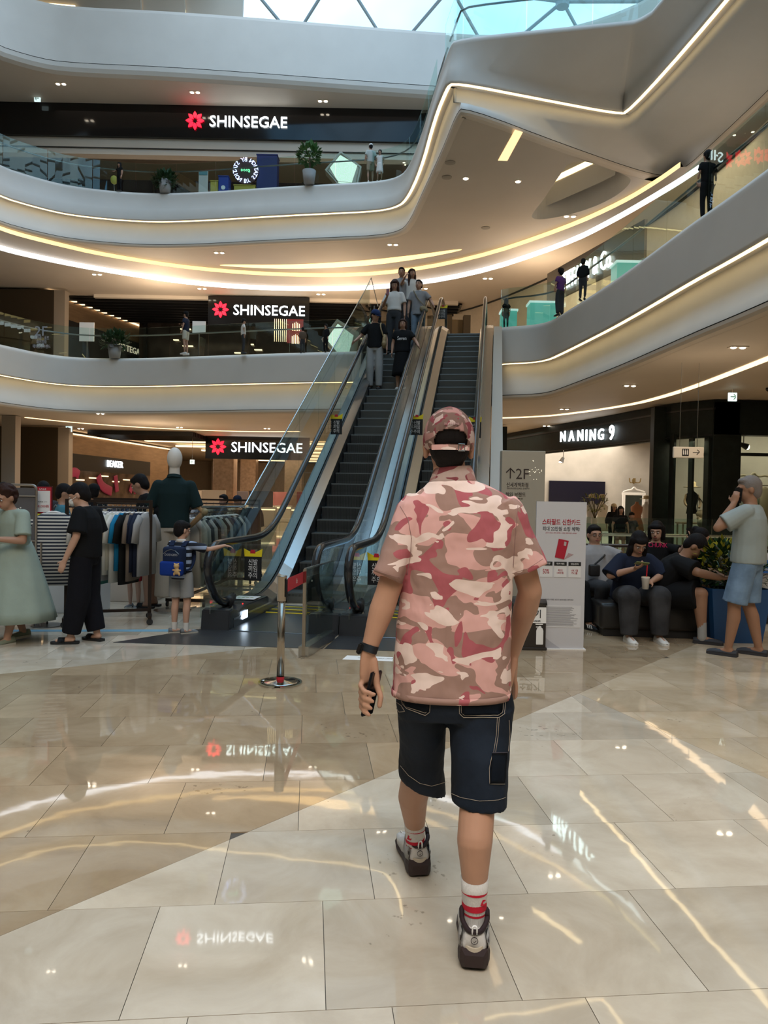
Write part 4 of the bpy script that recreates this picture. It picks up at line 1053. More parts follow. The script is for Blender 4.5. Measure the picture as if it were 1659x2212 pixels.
# ================================================================== WHO STANDS WHERE
def proj(p):
    z = p[2] - HC; c, s = math.cos(PIT), math.sin(PIT); d = p[1] * c + z * s; v = -p[1] * s + z * c
    ix = F * p[0] / d; iy = -F * v / d; cr_, sr = math.cos(ROLL), math.sin(ROLL)
    return ix * cr_ + iy * sr + 829.5, -ix * sr + iy * cr_ + 1106, d
def on_esc(px, py):
    """the step whose tread is seen at this pixel, and the distance"""
    best = None
    for k in range(4, 36):
        s = S1 + 1.644 - 1.44 + .36 * k + .19; z = nz(s - .21)
        for i in range(-6, 22):
            u = WL + i * .05; p = EO + ecx * u + ecy * s; q = proj((p.x, p.y, z)); e = abs(q[0] - px) + abs(q[1] - py)
            if best is None or e < best[0]: best = (e, p.x, p.y, z, q[2])
    return best[1:]
def rider(label, px, py, hpx, rz=math.pi, **kw):
    x, y, z, d = on_esc(px, py)
    return person(label, (x, y, z), rz - .1423, H=hpx * d / F, vox=.02, **kw)
def tote(sd):
    def fn(root, j, s, hp):
        b = BM(); ellip(b, (sd * .21 * s, .03, 1.05 * s), .05 * s, .12 * s, .15 * s); ellip(b, (sd * .21 * s, .03, .98 * s), .06 * s, .14 * s, .10 * s); o = remesh(link('shoulder_bag', b, mat('woven straw', (.32, .23, .12), .8, bump=.8, bscale=60), root), .016, 1)
        b = BM(); tube(b, chaikin([V(q) * s for q in ((sd * .20, .11, 1.12), (sd * .13, .15, 1.32), (sd * .12, 0, 1.475), (sd * .16, -.12, 1.3), (sd * .20, -.09, 1.1))], 2), .016, 6); link('strap', b, mat('woven straw', (.32, .23, .12)), o, smooth=True)
    return fn
rider('man in navy cap, black t-shirt and grey trousers, holding the left escalator handrail', 800, 843, 170, cap=cloth('navy cap', (.015, .03, .09)), yaw=.9, pitch=-.35,
      top=dict(m=TBLACK, sleeve=.75, k=1.02), bottom=dict(m=TLGREY, flare=1.25), shoe=SH_B, extra=tote(-1),
      J=dict(wrr=(.42, .22, 1.00), elr=(.32, -.0, 1.16), wrl=(-.27, .08, .86)))
rider('woman in long black dress with white lettering, hand on the escalator handrail', 858, 838, 152, hair='bob', hairm=HAIRB, female=True, fat=1.12,
      top=dict(m=TBLACK, sleeve=.6, k=1.05), bottom=dict(kind='skirt', m=TBLACK, z=(1.05, .34, .24, .19)), shoe=SH_W,
      J=dict(wrl=(-.42, .22, 1.00), ell=(-.33, .02, 1.16)), extra=lettering('Seven', 1.22, .22, M_WHITE, .09))
rider('woman in white t-shirt looking at the phone in her raised hand on the escalator', 838, 768, 160, hair='long', hairm=HAIRB, female=True, pitch=-.3,
      top=dict(m=TWHITE, sleeve=.8, hem=.06), bottom=dict(m=TCHAR, flare=1.2), shoe=SH_B, J=dict(elr=(.26, .02, 1.12), wrr=(.13, .26, 1.27)), hands=dict(r=dict(d=(-.2, .3, 1), n=(0, -1, .2), curl=.7)))
rider('short-haired woman in grey t-shirt and pale jeans with a tan crossbody bag', 888, 752, 148, hair='short', yaw=-.3, pitch=.2, female=True, fat=1.05,
      top=dict(m=TGREY, sleeve=.7, hem=-.10, collar=TWHITE), bottom=dict(m=TDENIM), shoe=SH_W, J=dict(wrl=(-.40, .22, 1.02), ell=(-.32, .0, 1.18)), extra=cross(cloth('tan bag', (.22, .18, .11)), -1))
rider('tall man in grey t-shirt at the top of the riders, behind the couple', 850, 712, 145, hair='short', top=dict(m=TGREY, sleeve=.7), bottom=dict(m=TCHAR), shoe=SH_B)
rider('long-haired woman in white t-shirt raising her hand, highest on the escalator', 872, 722, 142, hair='long', hairm=HAIRB, female=True, yaw=.5,
      top=dict(m=TWHITE, sleeve=.5), bottom=dict(m=TCHAR, flare=1.3), shoe=SH_B, J=dict(elr=(.26, .14, 1.28), wrr=(.14, .30, 1.42)))
x, y, z, d = on_esc(838, 768)
def handphone(label, px, py, y_, n=(0, 1, .3), d=(0, .2, 1), glow=False, m=None): return phone(label, at(px, py, y=y_), d, n, m, glow=glow)
# ---------------------------------------------------------------- upper galleries
def gal(label, px, py, z, hpx, rz, **kw):
    p = at(px, py, z=z); q = proj(p)
    return person(label, (p.x, p.y, z), rz, H=hpx * q[2] / F, vox=kw.pop('vox', .03), face=kw.pop('face', False), **kw)
gal('man in navy t-shirt and cream shorts leaning near the second-floor railing', 388, 783, Z2, 92, 1.3, hair='short', top=dict(m=TNAVY, sleeve=.7), bottom=dict(m=cloth('cream cotton', (.42, .40, .33)), len=.8), shoe=SH_W, cap=TBLACK,
    J=dict(elr=(.26, .14, 1.15), wrr=(.10, .30, 1.22)))
gal('man in white t-shirt and dark trousers looking down beside the second-floor railing', 512, 776, Z2, 74, -1.2, hair='short', pitch=-.4, top=dict(m=TWHITE, sleeve=.7), bottom=dict(m=TCHAR), shoe=SH_B)
gal('person in brown behind the second-floor glass near the department shelves', 640, 770, Z2, 55, .3, hair='short', top=dict(m=cloth('brown cloth', (.10, .07, .05)), sleeve=1.6), bottom=dict(m=TCHAR), shoe=SH_B)
gal('person in black behind the second-floor glass beside the white lamp shape', 690, 768, Z2, 62, 2.5, hair='bob', top=dict(m=TBLACK, sleeve=1.6), bottom=dict(m=TBLACK), shoe=SH_B)
gal('long-haired woman in black standing right of the escalator top upstairs', 1077, 702, Z2, 66, .2, hair='long', hairm=HAIRB, top=dict(m=TBLACK, sleeve=.7), bottom=dict(m=TBLACK), shoe=SH_B)
gal('curly-haired woman in purple top behind the second-floor glass', 1192, 668, Z2, 100, .5, hair='curly', top=dict(m=cloth('purple cloth', (.09, .03, .14)), sleeve=.7), bottom=dict(m=TCHAR, flare=1.3), shoe=SH_B)
gal('man in black at the upper right end of the second-floor glass railing', 1500, 452, Z2, 150, .2, hair='short', top=dict(m=TBLACK, sleeve=.7), bottom=dict(m=TBLACK), shoe=SH_B)
gal('shopper in dark clothes looking into the lit shop on the second floor right', 1240, 632, Z2, 88, -.6, hair='short', top=dict(m=TBLACK, sleeve=1.5), bottom=dict(m=TCHAR), shoe=SH_B)
gal('man in pale grey shirt, shorts and white cap on the third floor', 772, 398, Z3, 84, .3, hair='short', cap=TWHITE, top=dict(m=cloth('pale grey cloth', (.40, .42, .40)), sleeve=.8), bottom=dict(m=TKHAKI, len=.9), shoe=SH_W)
gal('woman in white top with a white bag beside the capped man on the third floor', 792, 394, Z3, 68, 2.9, hair='bun', face=True, top=dict(m=TWHITE, sleeve=.3), bottom=dict(kind='skirt', m=TWHITE, z=(1.0, .5, .2, .17)), shoe=SH_W)
gal('woman in black holding a yellow balloon on the third floor left', 231, 437, Z3, 62, 2.7, hair='long', top=dict(m=TBLACK, sleeve=.5), bottom=dict(m=TBLACK), shoe=SH_B, J=dict(elr=(.3, .1, 1.2), wrr=(.35, .3, 1.15)))
bl = thing('balloon', 'yellow balloon held by the woman in black upstairs', 'balloon', at(219, 412, y=27.6)); b = BM(); ellip(b, (0, 0, 0), .13, .13, .16); link('skin', b, mat('yellow balloon', (.75, .6, .12), .3), bl, smooth=True); b = BM(); tube(b, [(0, 0, -.16), (.02, 0, -.5)], .006, 5); link('string', b, M_WHITE, bl)
# ---------------------------------------------------------------- ground floor left
DRESS = cloth('mint linen', (.27, .33, .29), var=.06)
def necklace(root, j, s, hp):
    for i in range(15):
        q = math.pi * (i / 14) ; b = BM(); ellip(b, (math.cos(q) * .095 * s, .02 + math.sin(q) * .105 * s, (1.44 - .06 * math.sin(q)) * s), .008, .008, .008, None, 6)
        link('bead', b, mat('pearl', (.6, .55, .48), .2), root, smooth=True)
p = gl(44, 1418)
person('elderly woman in long mint dress and pearl necklace walking left', (p.x, p.y, 0), 1.10 + math.pi / 2, H=1.60, vox=.011, hair='curly', hairm=HAIRB, pitch=-.35, yaw=.1, skin=SKIN, fat=1.06,
    top=dict(m=DRESS, sleeve=.8, k=1.06, flare=1.35), bottom=dict(kind='skirt', m=DRESS, z=(1.12, .24, .38, .38), dy=-.04), shoe=(mat('grey green shoe', (.16, .18, .13), .6), mat('pale rubber', (.4, .38, .33), .6), 'shoe'), extra=necklace,
    J=dict(chest=(0, .02, 1.20), neck=(0, .06, 1.42), head=(0, .13, 1.54), shl=(-.175, .05, 1.36), shr=(.175, .05, 1.36), elr=(.25, .06, 1.12), wrr=(.05, .27, 1.13), ell=(-.24, .10, 1.10), wrl=(-.08, .30, 1.12), knl=(-.10, .06, .5), anl=(-.09, .16, .085), anr=(.09, -.16, .10), knr=(.1, .0, .5)),
    hands=dict(r=dict(d=(-.6, .5, -.1), n=(0, 0, -1)), l=dict(d=(.4, .4, .1), n=(0, 0, -1))))
p = gl(195, 1412)
def mask(root, j, s, hp):
    b = BM(); ellip(b, hp(0, .075, -.045), .052 * s, .038 * s, .045 * s); link('face_mask', b, mat('white mask', (.6, .62, .62), .7), root, smooth=True)
    for sx in (-1, 1):
        b = BM(); tube(b, [hp(sx * .045, .085, -.03), hp(sx * .078, .01, -.01)], .0025, 5); link('ear_loop', b, M_WHITE, root)
person('person in black t-shirt and loose black trousers with a white mask, browsing the rack', (p.x, p.y, 0), 1.45, H=1.63, vox=.011, hair='bowl', pitch=-.38, yaw=.30, fat=1.05, skin=SKIN2, ears=True,
    top=dict(m=TBLACK, sleeve=.85, k=1.12, hem=-.02, flare=1.55), bottom=dict(m=cloth('crinkled black cloth', (.007, .007, .010), bump=.8), flare=1.45, k=1.12, len=1.93), shoe=SH_S, footyaw=(.3, -.3), extra=mask,
    J=dict(neck=(0, .03, 1.43), head=(0, .09, 1.555), wrl=(-.24, .10, .88), wrr=(.25, .04, .87), anl=(-.11, .10, .085), anr=(.10, -.08, .085)))
# the boy with the backpack
MSTR = mat('striped knit', (.30, .37, .50), .85)
def stripes(m, c1, c2, sc_, axis=2, thr=.5):
    n = m.node_tree.nodes; l = m.node_tree.links; b_ = n['Principled BSDF']; t = n.new('ShaderNodeTexCoord'); sp = n.new('ShaderNodeSeparateXYZ'); l.new(t.outputs['Object'], sp.inputs[0])
    mu = n.new('ShaderNodeMath'); mu.operation = 'MULTIPLY'; mu.inputs[1].default_value = sc_; fr = n.new('ShaderNodeMath'); fr.operation = 'FRACT'; gt = n.new('ShaderNodeMath'); gt.operation = 'GREATER_THAN'; gt.inputs[1].default_value = thr
    l.new(sp.outputs[axis], mu.inputs[0]); l.new(mu.outputs[0], fr.inputs[0]); l.new(fr.outputs[0], gt.inputs[0])
    mx = n.new('ShaderNodeMix'); mx.data_type = 'RGBA'; mx.inputs['A'].default_value = (*c1, 1); mx.inputs['B'].default_value = (*c2, 1); l.new(gt.outputs[0], mx.inputs['Factor']); l.new(mx.outputs['Result'], b_.inputs['Base Color'])
stripes(MSTR, (.28, .36, .52), (.012, .014, .022), 13)
def backpack(root, j, s, hp):
    MB1, MB2 = cloth('dark navy nylon', (.012, .02, .05)), cloth('royal blue nylon', (.010, .035, .22))
    b = BM(); bevbox(b, -.165 * s, .165 * s, -.30 * s, -.11 * s, .93 * s, 1.36 * s, .05 * s, 4); bp_ = link('backpack', b, MB1, root, smooth=True)
    b = BM(); bevbox(b, -.18 * s, .18 * s, -.345 * s, -.22 * s, .92 * s, 1.14 * s, .035 * s, 4); link('front_pocket', b, MB2, bp_, smooth=True)
    for sx in (-1, 1):
        b = BM(); tube(b, chaikin([V(q) * s for q in ((sx * .10, -.13, 1.36), (sx * .12, -.02, 1.455), (sx * .13, .11, 1.36), (sx * .15, .12, 1.18), (sx * .16, .0, 1.02), (sx * .14, -.14, .99))], 2), .028, 4, sq=(.028, .006)); link('strap', b, MB1, bp_)
    text('DODGERS', (0, -.303 * s, 1.24 * s), EX, UP, M_LG2, bp_, width=.21 * s, ext=.002)
    b = BM(); tube(b, [V((x, -.305, 1.32 - x * x * 4)) * s for x in (-.13, -.07, 0, .07, .13)], .004, 5); link('zipper', b, M_STEELD, bp_)
    # small plush charm
    MT = mat('tan plush', (.45, .30, .14), .9)
    b = BM(); ellip(b, V((.13, -.37, 1.08)) * s, .045 * s, .04 * s, .04 * s); ellip(b, V((.14, -.37, 1.00)) * s, .04 * s, .035 * s, .05 * s)
    for dx in (-.035, .035): ellip(b, V((.13 + dx, -.37, 1.12)) * s, .015 * s, .012 * s, .015 * s, None, 6); ellip(b, V((.14 + dx * 1.2, -.38, .96)) * s, .018 * s, .018 * s, .03 * s, None, 6); ellip(b, V((.14 + dx * 1.5, -.385, 1.02)) * s, .03 * s, .014 * s, .014 * s, None, 6)
    remesh(link('plush_charm', b, MT, bp_), .008, 1)
M_LG2 = mat('grey print', (.3, .32, .36), .6)
p = gl(400, 1385)
person('small boy in striped shirt and grey shorts with a blue backpack, touching the handrail', (p.x, p.y, 0), -.25, H=1.20, vox=.009, hair='bowl', yaw=-.55, pitch=-.1, face=True, skin=SKIN2, fat=1.05,
    top=dict(m=MSTR, sleeve=.8, hem=-.08, collar=TWHITE), bottom=dict(m=cloth('grey shorts cotton', (.24, .25, .26)), len=.82, k=1.05, flare=1.15), shoe=(mat('grey sneaker', (.13, .14, .15), .6), mat('pale rubber', (.4, .38, .33), .6), 'shoe'), sock=(TWHITE, .09), footyaw=(-.9, -.7), extra=backpack,
    J=dict(head=(0, .02, 1.60), elr=(.36, .20, 1.30), wrr=(.55, .36, 1.36), wrl=(-.22, .12, .93)), hands=dict(r=dict(d=(.6, .45, -.15), n=(0, 0, -1))))
# shoppers behind the racks
def shopper(label, px, hpy, y_, rz, **kw):
    hp_ = at(px, hpy, y=y_); return person(label, (hp_.x, y_, 0), rz, H=hp_.z, vox=.018, **kw)
shopper('man in black shirt and shorts bending to look at clothes behind the mannequin', 325, 1040, 9.9, 1.45, hair='short', pitch=-.5, top=dict(m=TBLACK, sleeve=.8, k=1.1), bottom=dict(m=TBLACK, len=1.0), shoe=SH_S, J=dict(neck=(0, .08, 1.42), head=(0, .16, 1.54), chest=(0, .03, 1.2)))
shopper('dark-haired shopper behind the front clothes rack', 135, 1075, 9.6, -1.2, hair='short', pitch=-.3, top=dict(m=cloth('blue cloth', (.05, .16, .22)), sleeve=1.5), bottom=dict(m=TCHAR), shoe=SH_B)
shopper('shopper in a black cap between the clothes racks', 201, 1073, 11.5, .4, hair='short', cap=TBLACK, face=False, top=dict(m=TBLACK, sleeve=.7), bottom=dict(m=TCHAR), shoe=SH_B)
shopper('shopper behind the grey display panel at the far left', 92, 1070, 10.6, .2, hair='short', face=False, top=dict(m=TCHAR, sleeve=1.5), bottom=dict(m=TCHAR), shoe=SH_B)
shopper('shopper at the left edge behind the elderly woman', 6, 1076, 10.2, .4, hair='bob', face=False, top=dict(m=TBLACK, sleeve=1.5), bottom=dict(m=TCHAR), shoe=SH_B)
shopper('shopper with a dark head between hangers right of the mannequin', 482, 1083, 14.0, 2.6, hair='short', top=dict(m=TCHAR, sleeve=1.5), bottom=dict(m=TCHAR), shoe=SH_B)
shopper('capped shopper deep among the racks behind the glass guard', 512, 1085, 15.0, 2.9, hair='short', cap=TNAVY, top=dict(m=TNAVY, sleeve=.7), bottom=dict(m=TCHAR), shoe=SH_B)
p = gl(298, 1333)
person('child in red shorts half hidden behind the hanging shirts', (p.x, p.y, 0), 2.9, H=1.05, vox=.012, hair='bowl', top=dict(m=cloth('pale pink cloth', (.5, .38, .38)), sleeve=.7), bottom=dict(m=cloth('red cloth', (.35, .02, .03)), len=.8), shoe=(mat('grey sneaker', (.13, .14, .15)), mat('white rubber', (.6, .6, .58)), 'shoe'), skin=SKIN2)
# ---------------------------------------------------------------- seated people on the right
SB = .38
def seated(label, fx, fy, rz, H=1.68, J=None, vox=.012, **kw):
    """fx, fy: pixel midway between the feet"""
    p = gl(fx, fy); s = H / 1.7; j = sit(dz=SB / s + .08, foot=kw.pop('foot', .45), knee=kw.pop('knee', .45), sp=kw.pop('sp', .14), lean=kw.pop('lean', 0), kz=kw.pop('kz', .50)); j.update(J or {})
    fo = (V(j['anl']) + V(j['anr'])) / 2 * s; o = Matrix.Rotation(rz, 3, 'Z') @ V((fo.x, fo.y, 0))
    return person(label, (p.x - o.x, p.y - o.y, 0), rz, H=H, J=j, vox=vox, **kw)
def strap_bag(root, j, s, hp):
    b = BM(); bevbox(b, .06 * s, .19 * s, .12, .20, .60 * s, .74 * s, .02); o = link('crossbody_bag', b, M_DARK, root, smooth=True)
    b = BM(); n0 = j['neck']; tube(b, chaikin([V((.12 * s, .16, .74 * s)), V((.0, .165, .85 * s)), n0 + V((-.09, .10, -.1)), n0 + V((-.11, 0, .02))], 2), .012, 6); link('strap', b, M_DARK, o)
def glasses(root, j, s, hp):
    for sx in (-1, 1):
        b = BM(); c = hp(sx * .032, .094, .0); b2 = BM(); 
        tube(b2, [c + headM(root.get('_yaw', 0), 0) @ V((math.cos(q) * .024, 0, math.sin(q) * .018)) * s for q in (2 * math.pi * i / 12 for i in range(13))], .0018, 5); merge(b, b2); link('glasses_rim', b, M_BLKMET, root)
        b = BM(); tube(b, [hp(sx * .056, .09, .004), hp(sx * .080, .0, .004)], .0018, 5); link('glasses_temple', b, M_BLKMET, root)
person_m = seated('man in glasses and grey shirt leaning back with a black crossbody bag', 1322, 1338, math.pi + .1, H=1.74, hair='short', lean=-.30, fat=1.2, top=dict(m=TGREY, sleeve=.8, k=1.04, collar=TGREY), bottom=dict(m=TCHAR), shoe=SH_B,
       extra=lambda r_, j, s, hp: (strap_bag(r_, j, s, hp), glasses(r_, j, s, hp)), knee=.46, foot=.30, J=dict(elr=(.33, -.08, .78), wrr=(.32, .10, .58), ell=(-.30, -.02, .80), wrl=(-.22, .2, .62)))
seated('long-haired woman in navy jersey and washed black jeans holding a phone and a paper cup', 1402, 1366, math.pi + .05, H=1.70, hair='long', pitch=-.6, female=True, fat=1.13, lean=.36, sp=.17, foot=.47,
       top=dict(m=TNAVY, sleeve=1.0, k=1.15, flare=1.5), bottom=dict(m=cloth('washed black denim', (.035, .035, .038), var=.4), flare=1.45, k=1.08), shoe=SH_W,
       J=dict(elr=(.30, .20, .70), wrr=(.10, .40, .80), ell=(-.29, .22, .72), wrl=(-.08, .42, .66)), hands=dict(r=dict(d=(-.4, .5, .3), n=(0, 0, 1), curl=.8), l=dict(d=(.6, .4, 0), n=(0, -.3, -1), curl=.8)))
seated('woman with black bob and pink-lettered black t-shirt looking at her phone, seated behind', 1438, 1322, math.pi - .15, H=1.78, hair='bob', pitch=-.2, yaw=-.35, female=True, skin=SKIN2, top=dict(m=TBLACK, sleeve=.8), bottom=dict(m=TBLACK), shoe=SH_B,
       J=dict(ell=(-.30, .10, .86), wrl=(-.33, .30, 1.02)), hands=dict(l=dict(d=(.0, .3, .8), n=(.6, -.3, 0), curl=.8)),
       extra=lambda r_, j, s, hp: text('CHUNK', (0, .135, .93 * s), -EX, UP, mat('pink letters', (.6, .02, .12), .6), r_, width=.24, height=.06, ext=.002))
seated('heavy-set man in black t-shirt and black shorts hunched over a phone', 1530, 1356, -2.05, H=1.84, hair='short', pitch=-.85, lean=.62, fat=1.22, sp=.20, foot=.50, knee=.48, skin=SKIN3, top=dict(m=TBLACK, sleeve=.85, k=1.15, flare=1.4), bottom=dict(m=TBLACK, len=.92, k=1.15, flare=1.3), shoe=SH_D, sock=(TLGREY, .13),
       J=dict(elr=(.26, .45, .72), wrr=(.08, .66, .66), ell=(-.26, .45, .72), wrl=(-.08, .66, .66)), hands=dict(r=dict(d=(-.3, .6, 0), n=(0, 0, 1), curl=.7), l=dict(d=(.3, .6, 0), n=(0, 0, 1), curl=.7)))
seated('dark-haired person with a bun sitting beyond the hunched man', 1560, 1322, -2.3, H=1.70, hair='bun', pitch=-.5, lean=.3, face=False, top=dict(m=TBLACK, sleeve=.9), bottom=dict(m=TBLACK), shoe=SH_B)
def outdoor(root, j, s, hp):
    b = BM(); bx = j['chest'].z * 1.0; box(b, -.13, .13, -.150 * s, -.140 * s, bx + .02, bx + .17); o = link('back_print', b, mat('blue print', (.02, .10, .35), .6), root)
    text('Outdoor\nPromise', (0, -.151 * s, bx + .095), EX, UP, M_WHITE, o, width=.2, height=.10, ext=.001)
seated('person in navy cap and grey jacket with a blue back print, seated with back turned', 1590, 1328, .15, H=1.68, hair='short', cap=TNAVY, face=False, lean=.1, top=dict(m=TLGREY, sleeve=1.8, k=1.1), bottom=dict(m=TCHAR), shoe=SH_B, extra=outdoor)
# legs seen behind the poster: seated man in black trousers and striped sneakers
def adidas(root, j, s, hp):
    for sd in 'lr':
        an = j['an' + sd]
        for k in range(3):
            b = BM(); 
            for sx in (-1, 1): obox(b, an + V((sx * .043, .03 + k * .03, -.06)) * s, V((0, .012, 0)), V((0, -.02, .045)), V((sx * .004, 0, 0)))
            link('shoe_stripe', b, M_WHITE, root)
seated('man in black trousers and black sneakers with white stripes, mostly hidden by the poster', 1262, 1345, math.pi + .5, H=1.74, hair='short', top=dict(m=TBLACK, sleeve=.7), bottom=dict(m=TBLACK), shoe=SH_B, extra=adidas, foot=.55)
# standing man on the phone
p = gl(1622, 1386)
def hem(root, j, s, hp): pass
MAJ = cloth('faded denim', (.13, .20, .30), var=.3)
person('grey-haired man in pale grey t-shirt and denim shorts talking on a phone', (p.x, p.y, 0), .85, H=1.80, vox=.011, hair='short', hairm=HAIRG, yaw=.55, pitch=-.1, fat=1.12, skin=SKIN3, top=dict(m=cloth('pale grey green cotton', (.25, .29, .29), var=.05), sleeve=.75, k=1.1, hem=-.04, flare=1.35), bottom=dict(m=MAJ, len=.95, flare=1.15, k=1.05), shoe=SH_D,
    J=dict(ell=(-.28, .20, 1.22), wrl=(-.15, .10, 1.45), anl=(-.13, .12, .085), anr=(.12, -.08, .085), knl=(-.12, .08, .49)), hands=dict(l=dict(d=(.2, -.15, 1), n=(.9, 0, 0), curl=.7)))

def in_hand(who, sd, label, d, n, m=None, glow=False, o=(0, 0, 0), L=.085):
    root, H_ = HANDS[[k for k in HANDS if who in k][0]]; w_, hd = H_[sd]; Mz = Matrix.Rotation(root.rotation_euler.z, 3, 'Z')
    p = root.location + Mz @ (w_ + hd * L + V(o)); return phone(label, p, Mz @ V(d), Mz @ V(n), m, glow=glow)
in_hand('raised hand on the escalator', 'r', 'phone with mauve case held by the white-shirted escalator rider', (0, 0, 1), (0, -1, .3), mat('mauve case', (.25, .10, .13), .3), o=(0, .02, .02))
in_hand('grey-haired man', 'l', 'black phone held to the ear of the standing grey-haired man', (0, -.1, 1), (1, 0, 0), o=(.03, -.01, .0))
in_hand('navy jersey', 'r', 'phone with green case held by the long-haired seated woman', (1, 0, .1), (0, -.5, 1), mat('green case', (.18, .20, .08), .5), o=(-.0, .02, .03))
in_hand('black bob', 'l', 'dark phone held up by the woman with the black bob', (.3, 0, 1), (.3, -1, .2), o=(0, .02, .0))
in_hand('hunched over', 'r', 'pale phone in the hands of the hunched man', (1, 0, .1), (0, -.4, 1), mat('pale case', (.4, .4, .38), .4), o=(-.03, .02, .03))
def cup(who, sd, label, o, straw=True, col=None):
    root, H_ = HANDS[[k for k in HANDS if who in k][0]]; w_, hd = H_[sd]; p = root.location + Matrix.Rotation(root.rotation_euler.z, 3, 'Z') @ (w_ + hd * .09 + V(o))
    t = thing('paper_cup', label, 'cup', p); b = BM(); lathe(b, [(.032, -.07), (.044, .05), (.046, .052), (.046, .058)], (0, 0, 0), 18); link('cup_body', b, col or mat('white paper cup', (.58, .56, .54), .6), t, smooth=True)
    b = BM(); lathe(b, [(.046, .058), (.040, .066)], (0, 0, 0), 18); link('lid', b, mat('kraft lid', (.40, .30, .2), .6), t)
    b = BM(); tube(b, [(.01, 0, .05), (.015, 0, .19)], .006, 6); link('straw', b, mat('red straw', (.5, .01, .02), .4), t)
cup('navy jersey', 'l', 'white paper cup with a red straw in the jersey woman\'s hand', (.02, .03, .0))
cup('hunched man', 'r', 'clear drink cup with a red straw beside the hunched man', (0, .02, .02), col=mat('iced drink', (.4, .25, .22), .2))
# ================================================================== THE MAN IN THE PINK CAMOUFLAGE SHIRT
from mathutils.bvhtree import BVHTree
def camo(name, sc_, zs=1.5, seed=0.0):
    m = bpy.data.materials.new(name); m.use_nodes = True; n = m.node_tree.nodes; l = m.node_tree.links; b_ = n['Principled BSDF']
    b_.inputs['Roughness'].default_value = .85; b_.inputs['Specular IOR Level'].default_value = .2
    t = n.new('ShaderNodeTexCoord'); cols = [srgb(206, 160, 154), srgb(152, 122, 112), srgb(164, 90, 97), srgb(222, 200, 192)]
    prev = None
    for i, (thr, k, st) in enumerate(((None, 1, 1), (.505, .95, (1, 1, zs)), (.56, 1.15, (1.05, 1, .95)), (.575, 1.25, (.85, 1, zs * 1.15)))):
        if thr is None: prev = None; continue
        mp = n.new('ShaderNodeMapping'); mp.inputs['Location'].default_value = (seed + i * 3.7, i * 1.3, i * 5.1); mp.inputs['Scale'].default_value = st; l.new(t.outputs['Object'], mp.inputs[0])
        nt = n.new('ShaderNodeTexNoise'); nt.inputs['Scale'].default_value = sc_ * k; nt.inputs['Detail'].default_value = 1.6; nt.inputs['Roughness'].default_value = .42; nt.inputs['Distortion'].default_value = .9; l.new(mp.outputs[0], nt.inputs['Vector'])
        gt = n.new('ShaderNodeMath'); gt.operation = 'GREATER_THAN'; gt.inputs[1].default_value = thr; l.new(nt.outputs['Fac'], gt.inputs[0])
        mx = n.new('ShaderNodeMix'); mx.data_type = 'RGBA'; l.new(gt.outputs[0], mx.inputs['Factor'])
        if prev is None: mx.inputs['A'].default_value = (*cols[0], 1)
        else: l.new(prev, mx.inputs['A'])
        mx.inputs['B'].default_value = (*cols[i], 1); prev = mx.outputs['Result']
    l.new(prev, b_.inputs['Base Color'])
    nb = n.new('ShaderNodeTexNoise'); nb.inputs['Scale'].default_value = 7; nb.inputs['Detail'].default_value = 3; nb.inputs['Distortion'].default_value = .6; mp = n.new('ShaderNodeMapping'); mp.inputs['Scale'].default_value = (1, 1, .45); mp.inputs['Rotation'].default_value = (0, .5, 0)
    l.new(t.outputs['Object'], mp.inputs[0]); l.new(mp.outputs[0], nb.inputs['Vector'])
    bp = n.new('ShaderNodeBump'); bp.inputs['Strength'].default_value = .55; bp.inputs['Distance'].default_value = .03; l.new(nb.outputs['Fac'], bp.inputs['Height']); l.new(bp.outputs['Normal'], b_.inputs['Normal'])
    return m
M_CAMO = camo('pink camouflage cotton', 7.2, 1.55, .3); M_CAMO2 = camo('pink camouflage cap twill', 15, 1.2, 2.1)
SKM = mat('warm skin', (.40, .22, .145), .5, spec=.35, var=.06, vscale=9)
DEN = mat('dark indigo denim', (.010, .014, .022), .8, var=.35, vscale=5, bump=.25, bscale=30, spec=.25)
STC = mat('pale stitching', (.30, .25, .20), .7)
man = thing('person', 'man in pink camouflage shirt, matching cap and dark denim shorts, walking away', 'person', (.27, 2.66, 0))
MO = V((.27, 2.66, 0))
def Q(px, py, y): return at(px, py, y=y) - MO
def Wd(px, y): return px * y / F
def disp(o, st, scale, mid=.5):
    tx = bpy.data.textures.new('folds', 'CLOUDS'); tx.noise_scale = scale; tx.noise_depth = 2
    d = o.modifiers.new('Folds', 'DISPLACE'); d.texture = tx; d.strength = st; d.mid_level = mid; d.texture_coords = 'LOCAL'
def ring_px(py, l_, r_, y, ry, tilt=0, ex=.92, dy=0):
    a, c = Q(l_, py, y), Q(r_, py, y); m_ = (a + c) / 2 + V((0, dy, 0)); rx = (c - a).length / 2
    n_ = 36
    return [m_ + V((math.copysign(abs(math.cos(q)) ** ex, math.cos(q)) * rx, math.copysign(abs(math.sin(q)) ** ex, math.sin(q)) * ry, tilt * math.cos(q) + dz_(q))) for q in (2 * math.pi * k / n_ for k in range(n_))]
dz_ = lambda q: 0
